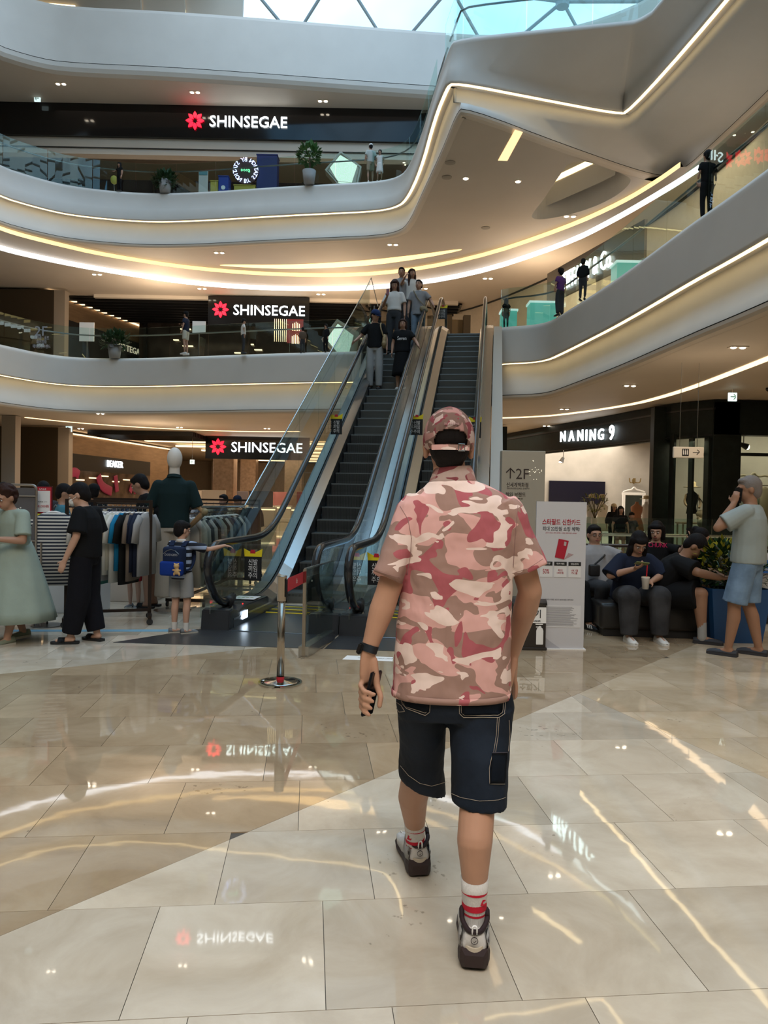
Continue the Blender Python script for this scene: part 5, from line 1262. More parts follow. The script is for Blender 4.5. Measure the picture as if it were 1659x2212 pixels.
# ---- body
b = BM(); yb = 2.66
HCn = Q(963, 948, 2.69); hM = Matrix.Identity(3)
def hp6(x, y, z): return HCn + V((x, y, z))
ellip(b, hp6(0, -.010, .02), .076, .094, .100); ellip(b, hp6(0, .03, -.045), .062, .072, .075); ellip(b, hp6(0, .065, -.085), .032, .03, .028)
capsule(b, hp6(0, .094, .008), hp6(0, .112, -.028), .009, .014, 8)
for sx in (-1, 1):
    ellip(b, hp6(sx * .082, .000, -.030), .012, .019, .033, Matrix.Rotation(sx * .15, 3, 'Y'), 12); ellip(b, hp6(sx * .083, -.002, -.052), .009, .012, .014, None, 8)
capsule(b, Q(972, 1050, yb), hp6(0, -.005, -.06), .064, .056, 18)
path_loft(b, [(Q(995, 1500, yb), .150, .10), (Q(993, 1400, yb), .150, .10), (Q(992, 1250, yb), .165, .11), (Q(992, 1120, yb), .165, .10), (Q(975, 1050, yb), .07, .06)], (1, 0, 0))
arms = {'l': (Q(893, 1108, 2.67), Q(843, 1283, 2.60), Q(806, 1412, 2.57)), 'r': (Q(1098, 1098, 2.67), Q(1152, 1265, 2.68), Q(1120, 1398, 2.84))}
for sd, (sh, el, wr) in arms.items():
    capsule(b, sh, el, .052, .043, 16); m_ = el.lerp(wr, .28); capsule(b, el, m_, .043, .045, 16); m2 = el.lerp(wr, .75); capsule(b, m_, m2, .045, .032, 16); capsule(b, m2, wr, .032, .027, 16)
# left hand: closes around the phone from its outer side
wr = arms['l'][2]; hd = (Q(812, 1500, 2.57) - wr).normalized()
palm = wr + hd * .055
path_loft(b, [(wr - hd * .01, .026, .022), (wr + hd * .03, .034, .020), (wr + hd * .07, .038, .019), (wr + hd * .10, .034, .016)], (.75, .65, 0), seg=12)
fx = V((-.70, .45, 0)).normalized(); fn = V((.78, -.05, .02)).normalized()
for i, (t, L) in enumerate(((.058, .074), (.078, .080), (.098, .076), (.115, .062))):
    k = i * 15; p, q, r1, r2 = Q(802, 1466 + k, 2.585), Q(793 + i, 1482 + k, 2.54), Q(801 + i, 1494 + k, 2.505), Q(824 - i * 3, 1501 + k, 2.497)
    capsule(b, wr + hd * (.05 + i * .012), p, .012, .0110, 10); capsule(b, p, q, .0108, .0100, 10); capsule(b, q, r1, .0098, .0092, 10); capsule(b, r1, r2, .0092, .0078, 10)
t0 = wr + hd * .025 + V((.020, -.008, 0)); t1 = Q(828, 1478, 2.55); t2 = Q(838, 1505, 2.53); t3_ = Q(836, 1526, 2.52)
capsule(b, t0, t1, .016, .0135, 10); capsule(b, t1, t2, .0125, .0112, 10); capsule(b, t2, t3_, .0112, .0092, 10)
# right hand: relaxed, swinging forward, fingers pointing down and slightly curled
wr = arms['r'][2]; hd = V((.015, .10, -1)).normalized()
path_loft(b, [(wr + hd * -.01, .020, .027), (wr + hd * .04, .019, .040), (wr + hd * .085, .017, .040), (wr + hd * .10, .013, .036)], (1, 0, 0), seg=12)
for i, (oy, L) in enumerate(((-.028, .078), (-.010, .086), (.010, .080), (.027, .062))):
    p = wr + hd * .09 + V((.002, oy, 0)); a0 = V((.22 - i * .06, oy * 1.5, -1)).normalized(); q = p + a0 * L * .45; capsule(b, p, q, .0098, .0092, 10)
    a1 = V((.02, oy, -1)).normalized(); r1 = q + a1 * L * .32; capsule(b, q, r1, .0092, .0085, 10); r2 = r1 + V((-.14, oy, -1)).normalized() * L * .26; capsule(b, r1, r2, .0085, .0074, 10)
capsule(b, wr + hd * .03 + V((0, -.03, 0)), wr + hd * .085 + V((-.012, -.055, 0)), .014, .011, 10); capsule(b, wr + hd * .085 + V((-.012, -.055, 0)), wr + hd * .12 + V((-.018, -.058, 0)), .0105, .009, 10)
# legs
LG = {'l': [(Q(930, 1530, 2.66), .070), (Q(925, 1672, 2.80), .062), (Q(916, 1718, 2.89), .059), (Q(922, 1775, 2.99), .042), (Q(926, 1832, 3.02), .036)],
      'r': [(Q(1058, 1540, 2.64), .074), (Q(1056, 1720, 2.50), .060), (Q(1053, 1808, 2.44), .0595), (Q(1056, 1885, 2.44), .044), (Q(1058, 1975, 2.46), .036)]}
for sd, ch in LG.items():
    for (p, r0), (q, r1) in zip(ch, ch[1:]): capsule(b, p, q, r0, r1, 18)
    an = ch[-1][0]; capsule(b, an, an + V((0, .13, -.06)), .034, .028)
body = link('body', b, SKM, man); remesh(body, .0055, 4)
# ---- elbow crease
# ---- shirt
b = BM()
rows = [(1493, 861, 1117, .140), (1480, 861, 1117, .140), (1440, 862, 1115, .138), (1380, 865, 1113, .134), (1300, 869, 1113, .132), (1220, 872, 1114, .132), (1150, 868, 1120, .130), (1108, 864, 1124, .122), (1084, 870, 1120, .110), (1064, 888, 1096, .096), (1047, 912, 1058, .080), (1034, 924, 1026, .068)]
def hemz(q): return 0
rs = []
for i, (py, l_, r_, ry) in enumerate(rows): rs.append(ring_px(py, l_, r_, 2.66, ry, ex=.88 if i < 7 else 1, tilt=.004))
rings(b, rs)
hl = (Q(812, 1243, 2.60) + Q(872, 1256, 2.60)) / 2; hr = (Q(1108, 1237, 2.66) + Q(1184, 1200, 2.66)) / 2
def sleeve(sh, hc_, rx, ry, lat, rr=.068):
    d = hc_ - sh; pts_ = [(sh - d * .18 + V((0, 0, .0)), rr * .80, .085), (sh, rr, .090), (sh + d * .35, rr * .96, .082), (sh + d * .75, rx * 1.0, ry), (hc_, rx * 1.03, ry)]
    path_loft(b, pts_, lat, seg=28)
sleeve(Q(897, 1104, 2.66), hl, .056, .074, (1, 0, 0)); sleeve(Q(1092, 1094, 2.66), hr, .069, .078, (1, 0, .3), rr=.066)
shirt = link('shirt', b, M_CAMO, man); remesh(shirt, .006, 5, .6); disp(shirt, .014, .10); 
# hem and cuff bands, collar, seam
b = BM(); rings(b, [[p + V((0, 0, z)) for p in ring_px(1484, 860, 1118, 2.66, .143, ex=.88)] for z in (-.018, .004)]); 
bmesh.ops.delete(b, geom=[f for f in b.faces if len(f.verts) > 4], context='FACES_ONLY'); bmesh.ops.solidify(b, geom=b.faces[:], thickness=.002)
hemo = link('hem_band', b, M_CAMO, man, smooth=True)
b = BM()
cz = [(1042, 921, 1030, .072), (1030, 925, 1024, .070), (1016, 930, 1020, .067), (1003, 934, 1013, .064)]
rings(b, [ring_px(py, l_, r_, 2.67, ry, ex=1, tilt=.006) for py, l_, r_, ry in cz], cap=False); bmesh.ops.solidify(b, geom=b.faces[:], thickness=.004)
link('collar', b, M_CAMO, man, smooth=True)
# ---- shorts
b = BM()
rs = [ring_px(py, l_, r_, 2.66, ry, ex=.9) for py, l_, r_, ry in ((1430, 880, 1108, .115), (1480, 872, 1118, .128), (1515, 871, 1125, .132), (1538, 875, 1124, .125))]; rings(b, rs)
def legtube(rows_):
    rings(b, [ring_px(py, l_, r_, y, ry, ex=.93, tilt=tl) for py, l_, r_, y, ry, tl in rows_])
legtube([(1515, 874, 984, 2.67, .115, 0), (1560, 878, 981, 2.69, .108, 0), (1610, 882, 980, 2.73, .105, -.008), (1650, 884, 980, 2.76, .105, -.022), (1690, 884, 986, 2.79, .108, -.034)])
legtube([(1515, 986, 1124, 2.65, .118, 0), (1560, 986, 1124, 2.63, .115, 0), (1610, 992, 1121, 2.59, .112, 0), (1670, 998, 1118, 2.56, .112, 0), (1722, 998, 1118, 2.53, .112, -.006)])
shorts = link('shorts', b, DEN, man); remesh(shorts, .006, 3, .5); disp(shorts, .012, .09)
bpy.context.view_layer.update(); dg = bpy.context.evaluated_depsgraph_get()
def bvh_of(o): e = o.evaluated_get(dg); me = e.to_mesh(); t = BVHTree.FromPolygons([v.co.copy() for v in me.vertices], [tuple(p.vertices) for p in me.polygons]); e.to_mesh_clear(); return t
bs = bvh_of(shorts); bsh = bvh_of(shirt); bb = bvh_of(body)
def hit(t, px, py, off=.0015):
    o = V((0, 0, HC)) - MO; d = ray(px, py).normalized(); r = t.ray_cast(o, d)
    return (r[0] + r[1] * off) if r[0] is not None else None
def seam(t, pts_, r, m, parent, name='stitching', step=4, off=.001, closed=False):
    P = [V(p) for p in pts_]; out = []
    for a, c in zip(P, P[1:]):
        n = max(1, int((c - a).length / step))
        for i in range(n): out.append(a.lerp(c, i / n))
    out.append(P[-1]); h = [hit(t, p.x, p.y, off) for p in out]; h = [x for x in h if x is not None]
    if len(h) < 2: return
    b = BM(); tube(b, h, r, 5); return link(name, b, m, parent, smooth=True)
def patch(t, pts_, m, parent, name, off=.004):
    """a cloth patch following the surface, given by four pixel corners"""
    n = 8; P = [V(p) for p in pts_]; g = []
    for i in range(n + 1):
        row = []
        for j in range(n + 1):
            u, v = i / n, j / n; p = P[0].lerp(P[1], u).lerp(P[3].lerp(P[2], u), v); h = hit(t, p.x, p.y, off); row.append(h)
        g.append(row)
    if any(h is None for r_ in g for h in r_): return None
    b = BM(); vv = [[b.verts.new(h) for h in r_] for r_ in g]
    for i in range(n):
        for j in range(n): b.faces.new((vv[i][j], vv[i][j + 1], vv[i + 1][j + 1], vv[i + 1][j]))
    bmesh.ops.solidify(b, geom=b.faces[:], thickness=.003); return link(name, b, m, parent, smooth=True)
pl1 = patch(bs, [(882, 1498), (945, 1498), (942, 1534), (893, 1524)], DEN, man, 'back_pocket')
seam(bs, [(880, 1496), (886, 1518), (896, 1528), (936, 1541), (945, 1534), (946, 1498)], .0011, STC, man, off=.003); seam(bs, [(884, 1512), (893, 1524), (936, 1536), (941, 1530), (942, 1500)], .0009, STC, man, off=.003)
pl2 = patch(bs, [(1012, 1498), (1100, 1498), (1101, 1534), (1014, 1538)], DEN, man, 'back_pocket')
seam(bs, [(1007, 1498), (1009, 1534), (1018, 1542), (1094, 1540), (1106, 1532), (1106, 1498)], .0011, STC, man, off=.003); seam(bs, [(1011, 1498), (1013, 1532), (1020, 1538), (1092, 1536), (1102, 1530), (1102, 1498)], .0009, STC, man, off=.003)
patch(bs, [(1024, 1499), (1058, 1499), (1046, 1510), (1030, 1510)], mat('red tag', (.42, .008, .012), .6), man, 'red_tag', off=.006)
seam(bs, [(1091, 1541), (1090, 1580), (1086, 1616)], .0010, STC, man, off=.002); seam(bs, [(1095, 1541), (1094, 1580), (1090, 1616)], .0010, STC, man, off=.002)
patch(bs, [(1082, 1618), (1114, 1616), (1112, 1680), (1080, 1684)], DEN, man, 'side_pocket'); seam(bs, [(1083, 1617), (1115, 1615)], .002, mat('worn denim edge', (.05, .045, .06), .8), man, off=.003)
seam(bs, [(1083, 1620), (1078, 1650), (1080, 1684), (1112, 1683)], .0010, STC, man, off=.003); seam(bs, [(1116, 1545), (1119, 1575), (1117, 1612)], .0010, STC, man, off=.002)
seam(bs, [(887, 1652), (905, 1672), (930, 1688), (955, 1693), (984, 1684)], .0009, STC, man, off=.002); seam(bs, [(995, 1706), (1020, 1716), (1060, 1722), (1100, 1718), (1115, 1712)], .0009, STC, man, off=.002)
seam(bs, [(873, 1515), (884, 1522), (892, 1534), (880, 1536), (874, 1528)], .0010, STC, man, off=.003)
# shirt seams: shoulder seams, sleeve joins, cuff and hem stitching
SEAM = mat('pink seam', (.28, .16, .15), .8)
seam(bsh, [(864, 1092), (882, 1120), (891, 1160), (890, 1200), (884, 1240)], .0014, SEAM, man, off=.0); seam(bsh, [(1118, 1080), (1116, 1120), (1114, 1170), (1113, 1215)], .0014, SEAM, man, off=.0)
seam(bsh, [(812, 1232), (840, 1240), (868, 1247)], .0009, SEAM, man, off=.0); seam(bsh, [(1112, 1228), (1145, 1216), (1176, 1194)], .0009, SEAM, man, off=.0)
# ---- hair and cap
b = BM(); ellip(b, hp6(0, -.020, .015), .084, .092, .095); ellip(b, hp6(0, -.045, -.035), .072, .055, .060); ellip(b, hp6(0, -.045, -.075), .052, .040, .036)
remesh(link('hair', b, HAIR, man), .006, 3)
b = BM(); N, Mn = 120, 36; CC = hp6(0, -.004, .0); rows_ = []
for i in range(Mn + 1):
    ph_ = -.28 + (math.pi / 2 + .28) * i / Mn; r_ = max(0.0, math.cos(ph_)) ** .86 if ph_ > 0 else 1.0 - .10 * (ph_ / .28) ** 2
    row = []
    for k in range(N):
        th = 2 * math.pi * k / N; z = .118 * math.sin(ph_) if ph_ > 0 else .13 * ph_
        seamr = 1 - .012 * max(0, 1 - abs(((th / (math.pi / 3) + .5) % 1) - .5) / .035) * (1 if ph_ < 1.45 else 0)
        row.append(CC + V((.0935 * r_ * math.cos(th) * seamr, .112 * r_ * math.sin(th) * seamr, z + (-.006 * math.sin(th)))))
    rows_.append(row)
vv = [[b.verts.new(p) for p in r_] for r_ in rows_]
for i in range(Mn):
    for k in range(N):
        th = 2 * math.pi * (k + .5) / N; a = abs(th - 1.5 * math.pi); z = (rows_[i][k].z + rows_[i + 1][k].z) / 2 - CC.z
        top = .033 * (1 - (a / .66) ** 4) ** .5 - .002 if a < .66 else -9
        if a < .66 and -.020 < z < top: continue
        b.faces.new((vv[i][k], vv[i][(k + 1) % N], vv[i + 1][(k + 1) % N], vv[i + 1][k]))
bmesh.ops.solidify(b, geom=b.faces[:], thickness=-.003)
cap_ = link('cap', b, M_CAMO2, man, smooth=True)
b = BM(); ellip(b, CC + V((0, 0, .118)), .009, .009, .005, None, 10); link('button', b, M_CAMO2, cap_, smooth=True)
b = BM(); rings(b, [[CC + V((x, .10 + y_, -.020 - y_ * .25 - x * x * 3 + dz)) for x, y_ in ((-.080, -.03), (-.075, .03), (-.045, .075), (0, .088), (.045, .075), (.075, .03), (.080, -.03))] for dz in (0, .005)]); link('brim', b, M_CAMO2, cap_)
def capp(a, z, o=.003): r_ = 1.0; return CC + V(((.0935 + o) * math.cos(a), (.112 + o) * math.sin(a), z))
b = BM(); A0 = 1.5 * math.pi
rings(b, [[capp(A0 + q, z, o) for z, o in ((-.038, .001), (-.020, .001), (-.020, .004), (-.038, .004))] for q in [-.75 + 1.5 * i / 16 for i in range(17)]]); link('strap', b, M_CAMO2, cap_)
b = BM(); pc = capp(A0 + .36, -.029, .007); tg = V((math.cos(.36), math.sin(.36) * 1.1, 0)).normalized(); nr = V((tg.y, -tg.x, 0))
pts_ = [pc + tg * x + UP * z for x, z in ((-.012, -.012), (.012, -.012), (.012, .012), (-.012, .012), (-.012, -.012))]; tube(b, pts_, .0018, 6); tube(b, [pc + UP * -.012, pc + UP * .012], .0014, 6); link('buckle', b, M_CHROME, cap_)
for sx, zz in ((-.30, .070), (.30, .070)):
    b = BM(); c_ = CC + V((math.sin(sx) * .080, -math.cos(sx) * .094, .072)); ellip(b, c_, .004, .003, .004, None, 8); link('eyelet', b, mat('rose thread', (.3, .06, .08), .8), cap_)
seamz = text('SUPREME', CC + V((0, -.1075, .052)), EX, V((0, .35, 1)), mat('pink thread', (.42, .26, .25), .8), cap_, width=.052, height=.008, ext=.002, name='embroidery')
# ---- socks
M_SOCK = mat('ribbed white sock', (.62, .60, .58), .9, bump=.6, bscale=120, stretch=(4, 4, .2)); M_SRED = mat('red knit', (.42, .012, .03), .9)
def sockpts(sd, t): ch = LG[sd]; a, c = ch[3][0], ch[4][0]; return a.lerp(c, t)
for sd, top in (('l', Q(921, 1766, 2.985)), ('r', Q(1056, 1886, 2.44))):
    an = LG[sd][4][0]; b = BM(); d = (an - top); 
    ra = .044 if sd == 'l' else .0465
    path_loft(b, [(top, ra, ra * 1.02), (top + d * .3, ra * .94, ra), (top + d * .65, ra * .86, ra * .98), (an, ra * .90, ra * 1.05), (an + V((0, .0, -.05)), .036, .046)], (1, 0, 0), seg=28); so = link('sock', b, M_SOCK, man, smooth=True)
    for t, h in ((.30, .004), (.72, .0035), (.62, .011)):
        b = BM(); c_ = top + d * t; rr = ra * (.955 - .14 * t) + .0012
        if t == .62: c_ = top + d * .62
        if t == .72: c_ = top + d * .80
        rings(b, [[c_ + V((math.cos(q) * rr, math.sin(q) * (ra * 1.0 + .0012), z)) for q in (2 * math.pi * k / 28 for k in range(28))] for z in (-h, h)], cap=False); link('red_stripe', b, M_SRED, so, smooth=True)
    b = BM(); c_ = top + d * .46 + V((.024 if sd == 'r' else -.024, -ra * .82, 0)); plate(b, [(-.010, -.010), (.006, -.012), (.012, -.004), (.002, -.007), (-.002, -.001), (.010, .006), (-.004, .010)], c_, (1, .45 if sd == 'r' else -.45, 0), UP, .0015); link('red_mark', b, M_SRED, so)
# ---- sneakers
M_SOLE = mat('dark brown sole', (.030, .017, .016), .6); M_UPW = mat('off-white leather', (.50, .48, .46), .5, bump=.2, bscale=60); M_UPB = mat('beige suede', (.42, .36, .28), .8); M_COL = mat('dark brown collar', (.022, .012, .013), .7)
def sneaker(label, heel, yaw, pitch, sd):
    t = thing('sneaker', None, None); 
    t.name = 'sneaker'; t.parent = man; t.location = heel; t.rotation_euler = (pitch, 0, yaw); t['label'] = label; s = 1.06
    def L(x, y, z): return V((x, y, z)) * s
    P = [(-.012, .030, .046, .010), (.000, .043, .062, .002), (.03, .049, .060, 0), (.08, .044, .048, 0), (.14, .046, .036, 0), (.20, .054, .032, 0), (.25, .050, .032, .004), (.285, .034, .034, .012), (.297, .012, .036, .018)]
    b = BM(); rings(b, [[L(x, y, z) for x, z in ((-w_ * .86, lo), (w_ * .86, lo), (w_, lo + .014), (w_ * 1.02, h * .7), (w_ * .93, h), (-w_ * .93, h), (-w_ * 1.02, h * .7), (-w_, lo + .014))] for y, w_, h, lo in P])
    sole = link('sole', b, M_SOLE, t, smooth=False); m = sole.modifiers.new('Bevel', 'BEVEL'); m.width = .004; m.segments = 2
    # uppers
    U_ = [(.002, .030, .100), (.010, .038, .112), (.04, .043, .106), (.08, .042, .112), (.12, .043, .108), (.16, .046, .085), (.20, .050, .066), (.25, .045, .055), (.28, .028, .045)]
    b = BM(); rings(b, [[L(x, y, z) for x, z in ((-w_, .045 if y < .1 else .030), (w_, .045 if y < .1 else .030), (w_ * 1.0, .045 + (h - .045) * .45), (w_ * .72, h * .94), (w_ * .4, h), (-w_ * .4, h), (-w_ * .72, h * .94), (-w_ * 1.0, .045 + (h - .045) * .45))] for y, w_, h in U_]); link('upper', b, M_UPW, t, smooth=True)
    b = BM()
    rings(b, [[L(math.cos(q) * w_, .035 + math.sin(q) * d_, z + (.010 * math.cos(2 * q))) for q in (math.pi * (1 - .12) + math.pi * 1.24 * k / 20 for k in range(21))] + [L(math.cos(q) * (w_ - .006), .035 + math.sin(q) * (d_ - .006), z + (.010 * math.cos(2 * q))) for q in (math.pi * (1 - .12) + math.pi * 1.24 * k / 20 for k in reversed(range(21)))] for z, w_, d_ in ((.060, .0475, .042), (.074, .046, .040))]); link('heel_band', b, M_UPB, t, smooth=False)
    # raised dark padded collar: high at the ankles, low at the heel
    pts_ = [L(math.cos(q) * .040, .052 + math.sin(q) * .050, .118 + .028 * max(0, math.cos(q) ** 2 - .2) + (.012 if math.sin(q) > 0 else -.006)) for q in (2 * math.pi * k / 32 for k in range(32))]; b = BM(); tube(b, pts_ + [pts_[0], pts_[1]], .0085, 8); link('collar', b, M_COL, t, smooth=True)
    for sx in (-1, 1):
        b = BM(); obox(b, L(sx * .0405, .008, .080), L(sx * .003, 0, 0), L(0, .05, .006), L(0, 0, .010)); link('dark_flash', b, M_COL, t)
        b = BM(); rings(b, [[L(sx * x, y, z) for x, z in ((w_, .048), (w_ + .003, .070), (w_ - .004, h))] for y, w_, h in ((.005, .040, .100), (.03, .0455, .112), (.06, .0465, .122), (.09, .045, .125))], cap=False); bmesh.ops.solidify(b, geom=b.faces[:], thickness=.003); link('quarter', b, M_UPW, t, smooth=True)
    b = BM(); tube(b, chaikin([L(-.007, -.002, .108), L(-.007, -.006, .126), L(-.005, -.004, .134), L(.005, -.004, .134), L(.007, -.006, .126), L(.007, -.002, .108)], 2), .0028, 6); link('pull_loop', b, M_WHITE, t, smooth=True)
    b = BM(); tube(b, [L(math.cos(q) * .0105, -.004, .088 + math.sin(q) * .0105) for q in (2 * math.pi * k / 16 for k in range(17))], .0011, 5); em = link('heel_emblem', b, M_COL, t); 
    b = BM(); tube(b, [L(-.004, -.0045, .086), L(-.001, -.0045, .082), L(.005, -.0045, .089)], .001, 5); tube(b, [L(-.007, -.0045, .097), L(0, -.0045, .100), L(.007, -.0045, .097)], .0013, 5); link('emblem_mark', b, M_COL, t, kind='stuff')
    b = BM(); tube(b, chaikin([L((1 if sd == 'r' else -1) * .044, .10, .118), L((1 if sd == 'r' else -1) * .052, .13, .12), L((1 if sd == 'r' else -1) * .045, .15, .10)], 2), .002, 5); link('lace', b, M_WHITE, t, smooth=True)
    return t
sneaker('right sneaker, nearer the camera', gl(1063, 2092) - MO + V((0, .012, .004)), -.10, 0, 'r')
sneaker('left sneaker, one step ahead', gl(937, 1893) - MO + V((0, .012, .002)), .16, 0, 'l')
# ---- watch and phone
wr = arms['l'][2]; up_ = (arms['l'][1] - wr).normalized(); wc = wr + up_ * .018
b = BM(); a_, b_ = frame(up_); rings(b, [[wc + up_ * z + (a_ * math.cos(q) * .0335 + b_ * math.sin(q) * .030) for q in (2 * math.pi * k / 24 for k in range(24))] for z in (-.013, .013)], cap=False); bmesh.ops.solidify(b, geom=b.faces[:], thickness=-.003); wa = link('watch', b, M_DARK, man, smooth=True)
b = BM(); wd = V((-.85, -.3, 0)).normalized(); wx = up_.cross(wd).normalized(); ct = wc + wd * .034; b2 = BM(); box(b2, -.019, .019, -.017, .017, -.005, .006); bmesh.ops.bevel(b2, geom=b2.edges[:], offset=.004, segments=2, affect='EDGES'); b2.transform(Matrix.Translation(ct) @ Matrix((up_, wx, wd)).transposed().to_4x4()); merge(b, b2); link('watch_case', b, M_BLACK, wa)
ph6 = phone('dark phone held edge-on in the hand of the man in the camouflage shirt', at(818, 1498, y=2.56), at(828, 1445, y=2.56) - at(808, 1550, y=2.56), (.88, -.48, 0), mat('graphite phone', (.03, .03, .038), .25, metal=.6), size=(.074, .158, .0095))
b = BM(); 
for i, (x, z) in enumerate(((.014, .062), (.014, .040))): pass
lens_m = mat('lens glass', (.01, .01, .02), .05)
for i in range(3):
    b = BM(); d = (at(828, 1445, y=2.50) - at(808, 1550, y=2.50)).normalized(); n_ = V((.88, -.48, 0)).normalized(); n_ = (n_ - d * n_.dot(d)).normalized(); x_ = d.cross(n_)
    c_ = d * (.060 - .022 * (i % 2)) + x_ * (.020 if i < 2 else .0) - n_ * .006; a2 = []
    rings(b, [[c_ - n_ * t + d * math.cos(q) * .008 + x_ * math.sin(q) * .008 for q in (2 * math.pi * k / 14 for k in range(14))] for t in (0, .003)]); link('camera_lens', b, lens_m, ph6)
# ================================================================== GROUND-FLOOR THINGS
BEL = mat('red belt', (.50, .03, .045), .6)
# barrier post with belt
pb = gl(620, 1484)
bp0 = thing('barrier_post', 'steel queue barrier post with a red belt on a notched round base', 'barrier post', (pb.x, pb.y, 0))
b = BM(); n = 48; out = []
for k in range(n):
    q = 2 * math.pi * k / n; r = .178
    if abs(q - 1.5 * math.pi) < .09: r = .10
    out.append((r * math.cos(q), r * math.sin(q)))
prism(b, out, 0, .012); link('base', b, M_CHROME, bp0)
b = BM(); lathe(b, [(.16, .012), (.13, .018), (.05, .024), (.034, .03)], (0, 0, 0), 32); link('base_dome', b, M_CHROME, bp0, smooth=True)
ht = at(617, 1252, y=pb.y).z
b = BM(); lathe(b, [(.031, .02), (.031, ht - .20)], (0, 0, 0), 24); link('pole', b, mat('satin steel', (.55, .50, .44), .22, metal=1), bp0, smooth=True)
b = BM(); lathe(b, [(.0325, .03), (.0325, .055)], (0, 0, 0), 24, cap=False); link('red_ring', b, BEL, bp0, smooth=True)
b = BM(); lathe(b, [(.036, ht - .205), (.038, ht - .20), (.038, ht - .012), (.041, ht - .008), (.041, ht), (.03, ht + .003)], (0, 0, 0), 24); link('belt_head', b, mat('satin steel', (.55, .50, .44), .22, metal=1), bp0, smooth=True)
b = BM(); box(b, .030, .046, -.028, .028, ht - .17, ht - .03); link('belt_slot', b, M_BLKMET, bp0)
# glass divider with sign that takes the belt
pd = gl(669, 1425)
gd = thing('glass_divider', 'glass divider with steel foot and dark sign in front of the escalators', 'glass barrier', (pd.x, pd.y, 0))
e1 = at(664, 1237, y=pd.y) - V((pd.x, pd.y, 0)); h_ = e1.z; end = ew(1.591, .35); ev = V((end[0] - pd.x, end[1] - pd.y, 0)); ed = ev.normalized(); el_ = .62
sd_ = V((ed.y, -ed.x, 0))
b = BM(); obox(b, -ed * .02 - sd_ * .05, ed * (el_ + .3), sd_ * .10, UP * .10); link('foot', b, M_STEEL, gd)
b = BM(); obox(b, -sd_ * .006 + UP * .09, ed * .95, sd_ * .012, UP * (h_ - .09)); link('glass', b, M_GLASSG, gd)
b = BM(); obox(b, -ed * .022 - sd_ * .016, ed * .024, sd_ * .032, UP * (h_ + .005)); link('post', b, mat('satin steel', (.55, .50, .44), .22, metal=1), gd)
b = BM(); obox(b, -ed * .012 - sd_ * .010 + UP * h_, ed * .97, sd_ * .020, UP * .015); link('top_rail', b, M_STEEL, gd)
b = BM(); obox(b, ed * .10 - sd_ * .012 + UP * (h_ - .45), ed * .36, sd_ * .004, UP * .37); sg = link('sign', b, M_BLACKP, gd)
b = BM(); o_ = ed * .20 - sd_ * .014 + UP * (h_ - .40)
for r_pts in ([(0, .02), (0, .12), (.03, .20), (.10, .26), (.14, .24), (.12, .19), (.05, .12), (.04, .04), (.02, .0), (0, .02)],):
    tube(b, chaikin([o_ + ed * x + UP * z for x, z in r_pts], 2), .004, 5)
b2 = BM(); ellip(b2, o_ + ed * .03 + UP * .27, .012, .012, .014, None, 8); merge(b, b2)
link('line_drawing', b, M_WHITE, sg, kind='stuff'); text('1F', o_ + ed * .17 + UP * .06, ed, UP, M_WHITE, sg, height=.05, ext=.001)
bt = thing('barrier_belt', 'red belt with white script strung from the post to the glass divider', 'barrier belt')
p0 = V((pb.x + .046, pb.y, ht - .075)); p1 = V((pd.x - .02, pd.y, h_ - .075)); dd = (p1 - p0)
b = BM(); obox(b, p0 - UP * .055, dd, V((.001, -.002, 0)), UP * .11); link('belt', b, BEL, bt)
text('Safe', p0 + dd * .55 + V((0, -.006, 0)), V((dd.x, dd.y, dd.z)), UP, M_WHITE, bt, height=.045, ext=.001)
# paper notice stuck on the floor
nf = thing('floor_notice', 'white notice with black print stuck to the floor before the landing plate', 'notice'); A = [gl(752, 1428), gl(861, 1428), gl(861, 1419), gl(762, 1419)]
b = BM(); vs = [(p.x, p.y) for p in A]; prism(b, vs, .0008, .0022); link('sheet', b, M_WHITE, nf)
text('틈새 끼임\n사고주의', (A[0] + A[1] + A[2] + A[3]) / 4 + V((.06, 0, .0025)), (1, -.02, 0), (0, 1, 0), M_BLACKP, nf, width=.34, height=.035, ext=0)
# ---- poster stand
py_ = gl(1220, 1388).y
ps = thing('poster_stand', 'tall white card-offer poster with red card picture standing on the floor', 'poster', (0, 0, 0))
c00, c10, c11, c01 = at(1165, 1389, z=0), at(1275, 1386, z=0), at(1260, 1068, y=py_), at(1155, 1068, y=py_)
y0 = py_; xl, xr = at(1162, 1300, y=y0).x, at(1270, 1300, y=y0).x; zt = c11.z
ps.location = ((xl + xr) / 2, y0, 0); Wp = xr - xl; pc = V(((xl + xr) / 2, y0, 0))
M_PB = mat('poster pale', (.50, .50, .53), .45)
b = BM(); box(b, -Wp / 2, Wp / 2, 0, .03, 0, zt); bd = link('board', b, M_PB, ps)
b = BM(); box(b, -Wp / 2 - .02, Wp / 2 + .02, -.02, .25, 0, .012); link('foot', b, M_WHITE, ps)
def pp(u, v): return V(((u - .5) * Wp, -.001, zt * (1 - v)))
M_CR = mat('poster red', (.36, .012, .03), .5); M_SH = mat('poster shade', (.36, .36, .40), .5); M_TXT = mat('poster ink', (.03, .03, .035), .6)
text('스타필드 신한카드', pp(.5, .137), EX, UP, M_CR, bd, width=Wp * .76, height=.062, ext=.001, bold=.02)
text('최대 22만원 쇼핑 혜택!', pp(.5, .183), EX, UP, M_TXT, bd, width=Wp * .74, height=.045, ext=.001, bold=.008)
text('(연간 서비스 최대 4만원 + 이벤트 혜택 최대 18만원)', pp(.5, .212), EX, UP, M_CR, bd, width=Wp * .62, height=.016, ext=.0005)
b = BM(); plate(b, [(.45 - .5, .0), (.66 - .5, .0), (.64 - .5 + .03, .175), (.45 - .5 + .035, .18)], pp(.5, .385) + V((-.02, 0, 0)), EX, UP, .006)
